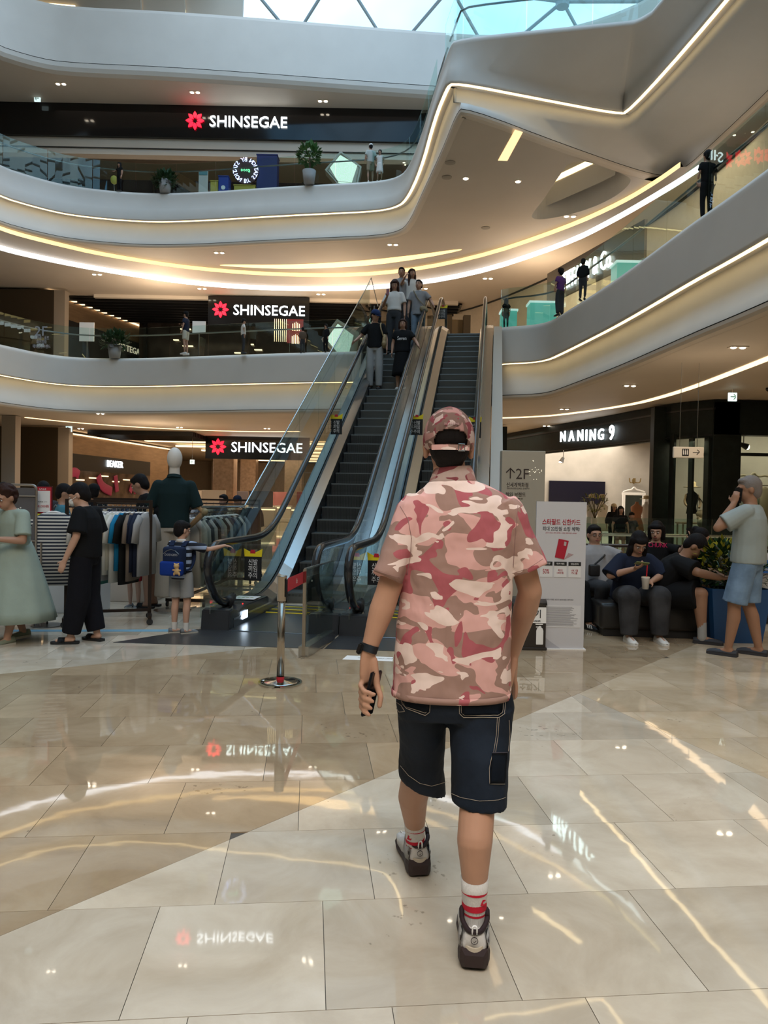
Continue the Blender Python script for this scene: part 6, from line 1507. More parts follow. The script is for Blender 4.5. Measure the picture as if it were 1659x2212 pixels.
for v in b.verts: pass
b.free(); b = BM(); q = [(.385, .375), (.57, .388), (.655, .262), (.455, .250)]; rings(b, [[pp(u, v) + V((0, -t, 0)) for u, v in q] for t in (0, .006)]); cd_ = link('red_card', b, M_CR, bd)
b = BM(); q = [(.575, .388), (.76, .355), (.655, .345)]; rings(b, [[pp(u, v) + V((0, -t, 0)) for u, v in q] for t in (0, .002)]); link('card_shadow_shape', b, mat('poster pink grey', (.36, .25, .26), .5), bd)
b = BM(); q = [(.565, .268), (.61, .272), (.60, .298), (.555, .295)]; rings(b, [[pp(u, v) + V((0, -t, 0)) for u, v in q] for t in (.006, .008)]); link('card_chip', b, mat('chip grey', (.4, .35, .35), .3), cd_)
for i, (t1_, t2_) in enumerate((('첫 결제\n캐시백', '50%'), ('캐시백 이벤트', '최대\n14만원'), ('리스펀드\n전월실적', '10% 1월\n7% 2월'))):
    u0_ = .09 + i * .285
    b = BM(); q = [(u0_, .51), (u0_ + .25, .51), (u0_ + .25, .405), (u0_, .405)]; rings(b, [[pp(u, v) + V((0, -t, 0)) for u, v in q] for t in (0, .003)]); cc_ = link('benefit_card', b, mat('card white', (.60, .60, .61), .5), bd)
    b = BM(); q = [(u0_, .432), (u0_ + .25, .432), (u0_ + .25, .405), (u0_, .405)]; rings(b, [[pp(u, v) + V((0, -t, 0)) for u, v in q] for t in (.003, .005)]); link('card_header', b, M_BLACKP, cc_)
    text(t1_, pp(u0_ + .125, .418) + V((0, -.005, 0)), EX, UP, M_WHITE, cc_, width=Wp * .16, height=.020, ext=.0005); text(t2_, pp(u0_ + .125, .471) + V((0, -.004, 0)), EX, UP, M_CR, cc_, width=Wp * .13, height=.05, ext=.0005, bold=.01)
text('자세한 내용은 상단의 QR코드를 스캔하세요!', pp(.5, .662), EX, UP, M_TXT, bd, width=Wp * .56, height=.018, ext=.0005)
b = BM(); q = [(.16, .85), (.93, .85), (.93, .70), (.16, .70)]; rings(b, [[pp(u, v) + V((0, -t, 0)) for u, v in q] for t in (0, .002)]); fp = link('fine_print_panel', b, mat('panel white', (.58, .58, .60), .5), bd)
b = BM()
for i in range(19):
    v = .712 + i * .0070; l_ = random.uniform(.75, 1); box(b, pp(.2, v).x, pp(.2 + .68 * l_, v).x, -.0042, -.003, pp(0, v).z - .0022, pp(0, v).z + .0022)
link('fine_print', b, mat('fine ink', (.22, .22, .24), .6), fp, kind='stuff')
b = BM(); q = [(0, .36), (.10, .345), (.0, .33)]; rings(b, [[pp(u, v) + V((0, -t, 0)) for u, v in q] for t in (0, .002)]); link('grey_star', b, M_SH, bd)
b = BM(); q = [(0, .86), (.35, .95), (.55, 1.0), (0, 1.0)]; rings(b, [[pp(u, min(v, .995)) + V((0, -t, 0)) for u, v in q] for t in (0, .002)]); link('grey_corner', b, M_SH, bd)
# ---- fire extinguisher box
fx0 = gl(1152, 1392); fe = thing('extinguisher_box', 'black fire extinguisher box with white sign left of the poster', 'fire extinguisher box', (fx0.x, fx0.y, 0))
wx = at(1190, 1392, y=fx0.y).x - fx0.x; hx_ = at(1160, 1280, y=fx0.y).z; M_BOX = mat('charcoal enamel', (.028, .022, .020), .3)
b = BM(); bevbox(b, -.16, wx, 0, .28, .02, hx_ - .05, .012); link('body', b, M_BOX, fe); b = BM(); bevbox(b, -.17, wx + .012, -.012, .30, 0, .03, .008); link('base', b, M_BOX, fe)
b = BM(); rings(b, [[V((x, .14 - math.cos(q) * .15, hx_ - .07 + math.sin(q) * .07)) for q in (math.pi * i / 10 for i in range(11))] for x in (-.165, wx + .005)]); link('lid', b, M_STEELD, fe, smooth=True)
b = BM(); box(b, -.15, wx - .004, -.008, 0, hx_ - .25, hx_ - .09); ws = link('white_sign', b, M_WHITE, fe)
text('소화기', (.02, -.009, hx_ - .155), EX, UP, M_TXT, ws, width=.20, height=.085, ext=.001, bold=.02); text('FIRE EXTINGUISHER', (.02, -.009, hx_ - .228), EX, UP, M_TXT, ws, width=.20, height=.018, ext=.001, bold=.02)
b = BM(); cx = wx - .065; lathe(b, [(.034, .06), (.036, .07), (.036, .20), (.028, .225), (.012, .235), (.012, .25)], (cx, 0, 0), 12)
for v in b.verts: v.co.y = -.002 + v.co.y * .05 - .003
obox(b, (cx - .045, -.006, .262), (.075, 0, 0), (0, .003, 0), (0, 0, .012)); obox(b, (cx - .04, -.006, .235), (.055, 0, 0), (0, .003, 0), (0, 0, .008)); link('pictogram', b, M_WHITE, fe, kind='stuff')
# ---- 2F pylon
yp = 8.9; pa, pc2 = at(1080, 1000, y=yp), at(1174, 1000, y=yp); ph = at(1130, 962, y=yp).z
py2 = thing('sign_pylon', 'tall beige direction pylon reading 2F with Korean lettering', 'sign', ((pa.x + pc2.x) / 2, yp, 0)); wh = (pc2.x - pa.x) / 2
b = BM(); bevbox(b, -wh, wh, 0, .16, 0, ph, .006); bd = link('body', b, mat('champagne panel', (.44, .40, .33), .35, metal=.3), py2)
M_BRN = mat('brown lettering', (.05, .035, .03), .5)
def yz(px, py): p = at(px, py, y=yp); return V((p.x - (pa.x + pc2.x) / 2, -.001, p.z))
text('2F', yz(1125, 1012), EX, UP, M_BRN, bd, width=.155, height=.125, ext=.002); ba_ = BM(); o_ = yz(1099, 1012); tube(ba_, [o_ + V((0, -.002, -.06)), o_ + V((0, -.002, .06))], .007, 4); tube(ba_, [o_ + V((-.05, -.002, .01)), o_ + V((0, -.002, .062)), o_ + V((.05, -.002, .01))], .007, 4); link('arrow', ba_, M_BRN, bd, kind='stuff'); text('신세계백화점', yz(1115, 1036), EX, UP, M_BRN, bd, width=.26, height=.055, ext=.002, bold=.01); text('SHINSEGAE DEPT.', yz(1118, 1044), EX, UP, M_BRN, bd, width=.28, height=.018, ext=.001); text('해외 브랜드', yz(1112, 1057), EX, UP, M_BRN, bd, width=.24, height=.052, ext=.002, bold=.01); text('新世界百貨店', yz(1110, 1066), EX, UP, M_BRN, bd, width=.2, height=.018, ext=.001)
dots = BM(); rnd = random.Random(5)
for i in range(18):
    a = rnd.uniform(0, 2 * math.pi); r = rnd.uniform(.01, .12) ** 1.0; c = yz(1151, 1003) + V((math.cos(a) * r * .8, 0, math.sin(a) * r)); ellip(dots, c, .0042, .002, .0042, None, 6)
link('light_dots', dots, mat('dot light', (1, .9, .7), emit=1.2), bd, kind='stuff')
for i in range(7):
    b = BM(); ellip(b, yz(1158, 1235 + i * 12), .005, .003, .005, None, 6); link('light_dot', b, mat('dot light', (1, .9, .7), emit=2), bd)
# ---- benches
def bench(label, px, py, w_, d_, rz, back=True, h=SB):
    p = gl(px, py); t = thing('bench', label, 'bench', (p.x, p.y, 0), rz); ML = mat('black bench leather', (.016, .014, .013), .35, bump=.15, bscale=30)
    b = BM(); bevbox(b, -w_ / 2, w_ / 2, 0, d_, .08, h, .05, 3); link('seat', b, ML, t, smooth=True)
    b = BM(); box(b, -w_ / 2 + .05, w_ / 2 - .05, .05, d_ - .05, 0, .08); link('plinth', b, M_DARK, t)
    if back: b = BM(); bevbox(b, -w_ / 2, w_ / 2, d_ - .02, d_ + .16, .3, .80, .06, 3); link('backrest', b, ML, t, smooth=True)
    return t
bench('long black leather bench with a backrest behind the poster and the cup-holding woman', 1370, 1322, 1.9, .62, -.04)
bench('black leather ottoman block the hunched man and the jersey woman sit on', 1437, 1356, 1.35, .62, -.08, back=False)
bench('black leather bench behind the planter at the right', 1590, 1318, 1.3, .6, 0)
# ---- planter
pp0 = gl(1585, 1352); pt = thing('planter', 'tall blue planter with a bushy yellow and green shrub', 'planter', (pp0.x, pp0.y, 0)); M_BLU = mat('deep blue planter', (.010, .055, .16), .45)
b = BM(); rings(b, [[V((x * s_, y * s_, z)) for x, y in ((-.32, -.27), (.32, -.27), (.34, -.2), (.34, .2), (.32, .27), (-.32, .27), (-.34, .2), (-.34, -.2))] for s_, z in ((.82, 0), (1.02, .58), (1.02, .60), (.95, .60), (.94, .52))]); link('pot', b, M_BLU, pt)
b = BM(); lathe(b, [(.30, .50), (.30, .54)], (0, 0, 0), 16); link('soil', b, mat('soil', (.03, .02, .012), .9), pt)
def leaves(n, c, r, m, parent, size=.05, name='foliage', seed=1, flat=.6):
    rnd = random.Random(seed); b = BM()
    for _ in range(n):
        d = V((rnd.gauss(0, 1), rnd.gauss(0, 1), rnd.gauss(0, 1))).normalized() * rnd.uniform(.45, 1) ** .6
        p = V(c) + V((d.x * r[0], d.y * r[1], d.z * r[2])); u = (d + V((rnd.uniform(-.6, .6), rnd.uniform(-.6, .6), rnd.uniform(-.3, .8)))).normalized(); a, bb = frame(u); s_ = size * rnd.uniform(.6, 1.2)
        vs = [b.verts.new(q) for q in (p, p + u * s_ * .5 + a * s_ * flat * .5, p + u * s_ + bb * s_ * .1, p + u * s_ * .5 - a * s_ * flat * .5)]; b.faces.new(vs)
    return link(name, b, m, parent, kind='stuff')
LG1 = mat('dark green leaf', (.012, .045, .012), .5); LG2 = mat('yellow green leaf', (.30, .28, .02), .5); LG3 = mat('fresh green leaf', (.05, .14, .035), .5)
leaves(900, (-.02, 0, .82), (.42, .36, .30), LG1, pt, .09, seed=1); leaves(170, (-.16, -.08, .90), (.32, .30, .24), LG2, pt, .08, name='yellow_leaves', seed=2)
for k in range(7):
    b = BM(); a = k * .9; tube(b, [(0, 0, .5), (math.cos(a) * .12, math.sin(a) * .12, .75), (math.cos(a) * .25, math.sin(a) * .22, .98)], .008, 5); link('stem', b, mat('stem', (.05, .04, .015), .8), pt)
# ---- void railing behind the bench
vr = thing('void_railing', 'glass railing with a dark handrail around the floor opening behind the benches', 'railing'); yr = 10.6; xa, xb = at(1150, 1180, y=yr).x, 6.4; zt2 = at(1400, 1097, y=yr).z; zh = at(1400, 1158, y=yr).z
n = 5
for k in range(n):
    x0_, x1_ = xa + (xb - xa) * k / n + .01, xa + (xb - xa) * (k + 1) / n - .01; b = BM(); box(b, x0_, x1_, yr, yr + .014, 0, zt2); link('glass_panel', b, M_GLASS, vr)
    b = BM(); box(b, x0_ - .02, x0_ + .02, yr - .08, yr, zh - .03, zh); link('bracket', b, M_BLKMET, vr)
b = BM(); tube(b, [(xa, yr - .07, zh), (xb, yr - .07, zh + .02)], .026, 8); link('handrail', b, mat('brown handrail', (.10, .07, .055), .25, metal=.6), vr, smooth=True)
b = BM(); box(b, xa, xb, yr - .03, yr + .04, -.01, .12); link('shoe_channel', b, M_STEELD, vr)
vr2 = thing('void_railing', 'far glass railing with a pale rail across the floor opening, nearer the lit shop', 'railing'); yr2 = 14.0; z5 = at(1400, 1098, y=yr2).z
b = BM(); box(b, 2.8, 8.0, yr2, yr2 + .014, 0, 1.12); link('glass_panel', b, M_GLASS, vr2); b = BM(); tube(b, [(2.8, yr2 - .07, .92), (8.0, yr2 - .07, .92)], .03, 8); link('handrail', b, M_STEEL, vr2)
# ================================================================== THE LIT SHOP ON THE RIGHT
sh_ = thing('wall_right', 'dark green black shopfront of the lit boutique with posts and header', None, kind='structure')
M_SF = mat('dark green shopfront', (.006, .010, .009), .5, var=.3, spec=.25)
hd_ = [V((4.7, 31.6)), V((6.4, 25.6)), V((7.0, 23.7)), V((7.5, 21.6)), V((7.85, 20.2)), V((8.6, 19.4))]; hd2 = chaikin(hd_, 2)
zb = 3.3
def header(P, z0, z1, nm, m, t=.2):
    b = BM(); o1 = offs(P, 0); o2 = offs(P, -t); rings(b, [[V((p.x, p.y, z0)), V((p.x, p.y, z1)), V((q.x, q.y, z1)), V((q.x, q.y, z0))] for p, q in zip(o1, o2)]); bmesh.ops.recalc_face_normals(b, faces=b.faces[:]); return link(nm, b, m, sh_)
header(hd2, 3.28, 4.25, 'header', M_SF)
o1 = offs(hd2, .02); header(o1, 3.32, 3.35, 'moulding', M_BLKMET, .05); header(o1, 4.0, 4.05, 'moulding', M_BLKMET, .05)
b = BM(); box(b, 8.55, 14, 19.4, 19.8, 3.35, 4.25); link('header', b, M_SF, sh_)
def post(pxa, pxb, y_, z1=4.2, z0=0, nm='post'):
    a, c = at(pxa, 1000, y=y_).x, at(pxb, 1000, y=y_).x; b = BM(); bevbox(b, a, c, y_, y_ + .3, z0, z1, .01, 1); link(nm, b, M_SF, sh_)
post(1407, 1450, 20.6); post(1535, 1592, 19.4); post(1080, 1090, 27)
for a_, c_, y_ in ((1450, 1456, 20.1), (1526, 1536, 19.5), (1590, 1596, 19.4), (1492, 1496, 19.8)): post(a_, c_, y_, 3.4)
# windows: frames, transoms and glass
def window(nm, pxa, pxb, y_, ztop, ztr):
    a, c = at(pxa, 1000, y=y_).x, at(pxb, 1000, y=y_).x; wn_ = thing(nm, 'tall shop window with a transom light on the right frontage', None, kind='structure')
    b = BM(); box(b, a, c, y_ + .02, y_ + .03, 0, ztop); link('pane', b, M_GLASS, wn_)
    b = BM(); box(b, a, c, y_ - .03, y_ + .06, ztr - .04, ztr + .04); link('transom', b, M_SF, wn_)
    b = BM(); box(b, a, c, y_ - .03, y_ + .06, 0, .35); link('stall_riser', b, M_SF, wn_)
window('window_1', 1456, 1526, 19.8, 3.3, 2.85); window('window_2', 1596, 1700, 19.5, 3.35, 2.85)
b = BM(); a = at(1592, 900, y=19.5).x; 
# interior
inn = thing('wall_back', 'pale plaster interior walls of the lit boutique', None, kind='structure'); M_INT = mat('pale plaster interior', (.42, .40, .37), .7, var=.12, vscale=1.2)
b = BM(); ya = 33.0; box(b, 4.9, 14.5, ya, ya + .2, 0, 4.2); link('panel', b, M_INT, inn)
b = BM(); xw = at(1410, 1000, y=24).x; xq = at(1409, 1000, y=32.9).x; box(b, xq, xq + .2, 23.2, 33, 0, 4.2); link('partition', b, M_INT, inn)
b = BM(); box(b, at(1446, 1000, y=23).x, 20, 23.0, 23.2, 0, 4.2); link('display_back', b, M_INT, inn)
b = BM(); a, c = at(1184, 1080, y=32.9), at(1304, 1022, y=32.9); box(b, a.x, c.x, 32.85, 32.98, 1.3, c.z); tv = thing('screen', 'large dark wall screen inside the lit boutique', 'screen'); link('panel', b, mat('dark screen', (.008, .008, .018), .15), tv)
# white ornate mirror frame doorway
mf = thing('mirror', 'white ornate framed doorway mirror on the boutique back wall', 'mirror', at(1368, 1060, y=32.6)); mf.location.z = 0; zt3 = at(1368, 1042, y=32.6).z
for sx in (-1, 1): b = BM(); bevbox(b, sx * .44 - .07, sx * .44 + .07, 0, .08, 0, zt3 - .1, .02); link('side_post', b, M_WHITE, mf)
b = BM(); bevbox(b, -.52, .52, 0, .1, zt3 - .14, zt3 - .02, .02); link('lintel', b, M_WHITE, mf)
b = BM(); tube(b, chaikin([V((-.48, .02, zt3)), V((-.3, .02, zt3 + .08)), V((-.1, .02, zt3 + .10)), V((0, .02, zt3 + .24)), V((.1, .02, zt3 + .10)), V((.3, .02, zt3 + .08)), V((.48, .02, zt3))], 2), .035, 6); link('carved_crest', b, M_WHITE, mf, smooth=True)
b = BM(); box(b, -.38, .38, .04, .06, 0, zt3 - .14); link('mirror_glass', b, mat('dark mirror', (.05, .06, .055), .08, metal=.8), mf)
sc_ = thing('wall_sconce', 'small gilded wall sconce above the white mirror frame', 'wall lamp', at(1366, 1018, y=32.85)); b = BM(); ellip(b, (0, 0, 0), .08, .05, .13); 
for sx in (-1, 0, 1): tube(b, chaikin([V((0, -.05, -.05)), V((sx * .22, -.15, -.1)), V((sx * .25, -.18, .12))], 2), .025, 6)
link('arms', b, mat('antique gold', (.35, .26, .12), .35, metal=.8), sc_, kind='stuff', smooth=True)
spt = thing('spotlight', 'white spotlight under the dark header of the boutique', 'spotlight', at(1212, 980, y=24.8)); b = BM(); tube(b, [(0, 0, .1), (-.08, -.02, -.06)], .07, 10, rr=[.05, .08]); link('head', b, M_WHITE, spt); b = BM(); lathe(b, [(.0, -.07), (.07, -.07)], (-.085, -.02, 0), 10, cap=False); link('lamp', b, M_LAMP, spt); b = BM(); tube(b, [(0, 0, .1), (0, 0, .35)], .012, 6); link('stem', b, M_WHITE, spt)
sn_ = thing('shop_sign', 'lit white lettering ending in a figure nine on the dark boutique header', 'sign')
a, c = V((6.42, 25.5, 0)), V((7.28, 22.5, 0)); pa_, pc_ = at(1203, 940, y=24.6), at(1325, 926, y=22.2)
def on_header(px, py, o=.05):
    for i in range(len(hd2) - 1):
        for t in [k / 30 for k in range(31)]:
            p = hd2[i].lerp(hd2[i + 1], t); q = proj((p.x, p.y, 3.7))
            if q[0] >= px: tg_ = (hd2[i + 1] - hd2[i]).normalized(); n_ = V((tg_.y, -tg_.x)); z = at(px, py, y=p.y).z; return V((p.x + n_.x * o, p.y + n_.y * o, z)), V((tg_.x, tg_.y, 0))
for ch, px, py, wpx in (('N', 1213, 940, 20), ('A', 1231, 938, 20), ('N', 1250, 936, 19), ('I', 1264, 935, 6), ('N', 1277, 934, 18), ('G', 1295, 932, 18), ('9', 1318, 927, 13)):
    p, tg_ = on_header(px, py - 12); s_ = .36 if ch != '9' else .46
    text(ch, p, tg_, UP, M_SIGNW, sn_, height=s_, ext=.04, bold=.008)
# shop shelves, dummies and people inside (each small)
for i, (px, py, nm, lb) in enumerate(((1278, 1128, 'torso', 'white'), (1300, 1132, 'torso', 'cream'), (1375, 1130, 'torso', 'cream'), (1395, 1128, 'torso', 'cream'))):
    p = gl(px, 1170); y_ = 24.5 + i * .5; x_ = at(px, 1100, y=y_).x
    t = thing('dress_form', ['white dressed shop dummy leftmost behind the railing', 'cream dressed shop dummy second from the left behind the railing', 'cream dressed shop dummy in front of the white mirror frame', 'cream dressed shop dummy nearest the black post'][i], 'mannequin', (x_, y_, 0))
    b = BM(); lathe(b, [(.02, .0), (.02, .9)], (0, 0, 0), 8); link('pole', b, M_STEEL, t); b = BM(); lathe(b, [(.16, 0), (.16, .02)], (0, 0, 0), 16); link('base', b, M_STEEL, t)
    b = BM(); lathe(b, [(.26, .55), (.22, .8), (.14, 1.05), (.19, 1.25), (.20, 1.38), (.07, 1.48), (.05, 1.56)], (0, 0, 0), 16); link('dress', b, (TWHITE, mat('cream dress', (.62, .56, .46), .8), cloth('rust dress', (.30, .14, .08)), TWHITE)[i], t, smooth=True)
    if i != 2:
        b = BM(); lathe(b, [(.22, 1.66), (.21, 1.665), (.10, 1.68), (.10, 1.76), (.05, 1.79)], (0, 0, 0), 16); link('straw_hat', b, mat('straw', (.42, .33, .2), .8), t, smooth=True)
def shop_person(label, px, hpy, y_, **kw): h = at(px, hpy, y=y_); return person(label, (h.x, y_, 0), kw.pop('rz', math.pi), H=h.z, vox=.022, **kw)
shop_person('long-haired woman in black top and brown shorts walking out of the boutique', 1340, 1074, 19.2, hair='long', female=True, top=dict(m=TBLACK, sleeve=.6), bottom=dict(m=cloth('brown shorts', (.2, .12, .09)), len=.6), shoe=SH_B)
shop_person('short-haired boy in a dark top beside the woman leaving the boutique', 1364, 1087, 19.6, hair='bowl', top=dict(m=TCHAR, sleeve=.7), bottom=dict(m=TCHAR, len=.9), shoe=SH_B)
shop_person('woman in a straw hat just inside the boutique', 1325, 1070, 22.5, hair='long', cap=mat('straw', (.42, .33, .2), .8), female=True, top=dict(m=TBLACK, sleeve=1.5), bottom=dict(m=TBLACK), shoe=SH_B)
bq = thing('potted_branch', 'vase of tall green branches on the boutique display', 'plant', (at(1285, 1100, y=24).x, 24, 0)); b = BM(); lathe(b, [(.10, 0), (.13, .4), (.08, .9), (.1, 1.0)], (0, 0, 0), 14); link('vase', b, MCNT, bq, smooth=True)
b = BM()
for k in range(9): a = k * .7; tube(b, chaikin([V((0, 0, .95)), V((math.cos(a) * .12, math.sin(a) * .12, 1.3)), V((math.cos(a) * .40, math.sin(a) * .35, 1.62 + .1 * (k % 3)))], 1), .010, 5)
link('branches', b, mat('stem', (.05, .04, .015), .8), bq, kind='stuff'); leaves(150, (0, 0, 1.5), (.45, .4, .28), mat('olive leaf', (.20, .22, .05), .6), bq, .09, seed=4)
# shop window dummies
def window_dummy(label, px, y_, cm, z0=.35, bag=True):
    x_ = at(px, 1060, y=y_).x; t = thing('dress_form', label, 'mannequin', (x_, y_, 0)); MW = mat('pale wood', (.38, .26, .16), .5)
    b = BM(); lathe(b, [(.2, z0), (.2, z0 + .03)], (0, 0, 0), 18); link('base', b, MW, t); b = BM(); lathe(b, [(.02, z0 + .03), (.02, 1.35)], (0, 0, 0), 8); link('pole', b, MW, t)
    b = BM(); path_loft(b, [((0, 0, 1.25), .15, .11), ((0, 0, 1.45), .12, .09), ((0, 0, 1.68), .17, .11), ((0, 0, 1.80), .15, .09), ((0, 0, 1.88), .05, .05), ((0, 0, 1.93), .045, .045)], (1, 0, 0)); link('knit_top', b, cm, t, smooth=True)
    for sx in (-1, 1): b = BM(); tube(b, chaikin([V((sx * .16, 0, 1.78)), V((sx * .24, -.05, 1.55)), V((sx * .14, -.16, 1.42))], 2), .032, 8); link('arm', b, MW, t, smooth=True)
    b = BM(); lathe(b, [(.24, 1.99), (.22, 1.98), (.10, 2.02), (.10, 2.12), (.05, 2.15)], (0, 0, 0), 18); link('straw_hat', b, mat('straw', (.42, .33, .2), .8), t, smooth=True)
    if bag: b = BM(); ellip(b, (.24, -.12, 1.25), .17, .06, .12); hb = link('bag', b, mat('canvas bag', (.38, .31, .22), .8), t, smooth=True); b = BM(); tube(b, chaikin([V((.10, -.12, 1.3)), V((.16, -.05, 1.8)), V((.38, -.12, 1.3))], 2), .01, 5); link('strap', b, M_DARK, hb)
    return t
window_dummy('window dummy in a dark knit top and straw hat with a canvas bag', 1493, 20.6, TBLACK)
dd_ = thing('side_table', 'pale wooden display table in the boutique window', 'table', (at(1500, 1100, y=21.2).x, 21.2, .0)); b = BM(); bevbox(b, -.45, .45, -.25, .25, .95, 1.0, .01); link('tabletop', b, mat('pale wood', (.38, .26, .16), .5), dd_)
for sx in (-1, 1):
    for sy in (-1, 1): b = BM(); box(b, sx * .40 - .02, sx * .40 + .02, sy * .2 - .02, sy * .2 + .02, 0, .95); link('leg', b, mat('pale wood', (.38, .26, .16), .5), dd_)
lt_ = thing('plush_bear', 'shaggy beige stuffed bear in the boutique window', 'stuffed animal', (at(1518, 1150, y=20.4).x, 20.4, .35)); b = BM(); ellip(b, (0, 0, .28), .22, .18, .28); ellip(b, (0, -.04, .66), .16, .14, .15)
for sx in (-1, 1): ellip(b, (sx * .12, 0, .79), .05, .03, .05, None, 8); ellip(b, (sx * .2, -.1, .32), .07, .08, .16, None, 8); ellip(b, (sx * .13, -.2, .08), .08, .12, .08, None, 8)
remesh(link('body', b, mat('shaggy beige', (.34, .28, .2), .95, bump=.8, bscale=40), lt_), .02, 1)
for sx in (-1, 1): b = BM(); ellip(b, (sx * .05, -.175, .69), .016, .01, .016, None, 6); link('eye', b, EYED, lt_)
rk = thing('coat_rack', 'carved white coat rack with pale garments in the far right window', 'clothes rack', (at(1625, 1000, y=20.6).x, 20.6, 0)); b = BM(); zz_ = at(1625, 998, y=20.6).z
tube(b, chaikin([V((-.6, 0, zz_ - .12)), V((-.35, 0, zz_ + .05)), V((-.1, 0, zz_ - .02)), V((0, 0, zz_ + .12)), V((.1, 0, zz_ - .02)), V((.35, 0, zz_ + .05)), V((.6, 0, zz_ - .12))], 2), .035, 6); link('crest', b, mat('ivory carving', (.52, .46, .36), .5), rk)
b = BM(); tube(b, [(-.6, 0, zz_ - .12), (-.6, 0, .3)], .02, 6); link('upright', b, M_STEEL, rk); b = BM(); tube(b, [(.6, 0, zz_ - .12), (.6, 0, .3)], .02, 6); link('upright', b, M_STEEL, rk); b = BM(); tube(b, [(-.6, 0, zz_ - .25), (.6, 0, zz_ - .25)], .015, 6); link('rail', b, M_STEEL, rk)
for k in range(3): b = BM(); path_loft(b, [((-.35 + k * .33, 0, zz_ - 1.3), .17, .09), ((-.35 + k * .33, 0, zz_ - .6), .16, .07), ((-.35 + k * .33, 0, zz_ - .36), .15, .05), ((-.35 + k * .33, 0, zz_ - .28), .03, .03)], (1, 0, 0)); gm = thing('hanging_garment', 'pale garment on the carved rack, %s' % ('nearest the post', 'in the middle', 'at the far end')[k], 'garment'); o = link('cloth', b, [TWHITE, cloth('mint cloth', (.2, .42, .36)), cloth('beige cloth', (.4, .33, .24))][k], gm, smooth=True); gm.location = rk.location
wl_ = thing('spotlight', 'black spotlight in the transom of the far right window', 'spotlight', at(1600, 932, y=20.2)); b = BM(); tube(b, [(-.1, 0, .04), (.1, 0, -.04)], .07, 10, rr=[.05, .09]); link('head', b, M_BLKMET, wl_); b = BM(); ellip(b, (.11, 0, -.045), .05, .07, .07, None, 8); link('lamp', b, M_LAMP, wl_); b = BM(); tube(b, [(0, 0, 0), (0, 0, .8)], .012, 5); link('stem', b, M_BLKMET, wl_)
# hanging toilet direction sign
hs = thing('hanging_sign', 'white hanging restroom sign with an arrow, on two rods from the ceiling', 'sign', at(1481, 952, y=14.5)); b = BM(); bevbox(b, -.30, .30, -.03, .03, -.11, .11, .02); bd = link('panel', b, mat('sign white', (.62, .58, .52), .5), hs)
for sx in (-1, 1): b = BM(); tube(b, [(sx * .17, 0, .11), (sx * .17, 0, 4.27 - hs.location.z)], .006, 6); link('rod', b, M_STEEL, hs)
b = BM(); box(b, -.13, .0, -.034, -.03, -.07, .07); ic = link('icon_square', b, M_BLACKP, bd)
for k in range(3): b = BM(); x = -.105 + k * .037; ellip(b, (x, -.036, .045), .009, .004, .009, None, 6); box(b, x - .009, x + .009, -.039, -.035, -.045, .032); link('icon_figure', b, M_WHITE, ic, kind='stuff')
b = BM(); obox(b, (.08, -.034, -.005), (.13, 0, 0), (0, .004, 0), (0, 0, .012)); obox(b, (.205, -.034, .006), (-.045, 0, .045), (0, .004, 0), (.009, 0, .009)); obox(b, (.205, -.034, -.0), (-.045, 0, -.045), (0, .004, 0), (-.009, 0, .009)); link('arrow', b, M_BLACKP, bd, kind='stuff')
# ---- exit signs
def exit_sign(label, px, py, y_, d=1, w_=.32, ztop=None):
    p = at(px, py, y=y_); t = thing('exit_sign', label, 'exit sign', p); b = BM(); bevbox(b, -w_ / 2, w_ / 2, 0, .05, -w_ / 2, w_ / 2, .008); bd = link('panel', b, mat('lit exit panel', (.7, .85, .85), .4, emit=1.0, ecol=(.75, .95, .95)), t)
    b = BM(); k = w_ / 2; obox(b, (-k * .55, -.006, -k * .09), (k * 1.1, 0, 0), (0, .006, 0), (0, 0, k * .2)); s_ = d
    obox(b, (s_ * k * .62, -.006, -.0 + k * .05), (-s_ * k * .5, 0, k * .5), (0, .006, 0), (-s_ * .0 + s_ * k * .12, 0, k * .12)); obox(b, (s_ * k * .62, -.006, -k * .05), (-s_ * k * .5, 0, -k * .5), (0, .006, 0), (s_ * k * .12, 0, -k * .12)); link('arrow', b, M_GREEN, bd, kind='stuff')
    if ztop: b = BM(); tube(b, [(0, .02, w_ / 2), (0, .02, ztop - p.z)], .01, 5); link('rod', b, M_STEEL, t)
exit_sign('green arrow exit sign on the third floor at the far left', 46, 242, 28.7, -1, .24, 16.6); exit_sign('green arrow exit sign under the second-floor ceiling at the far left', 78, 628, 30.6, -1, .26, 10.0)
exit_sign('green arrow exit sign under the ground-floor ceiling at the left', 142, 953, 31.2, -1, .26, 4.25); exit_sign('green arrow exit sign over the dark corner of the boutique', 1573, 828, 17.5, 1, .2, 4.25)
exit_sign('small exit sign deep in the department store hall', 473, 1036, 41, -1, .22, 4.1); exit_sign('small exit sign hanging left of the department store sign', 411, 1014, 33.5, -1, .2, 4.1)
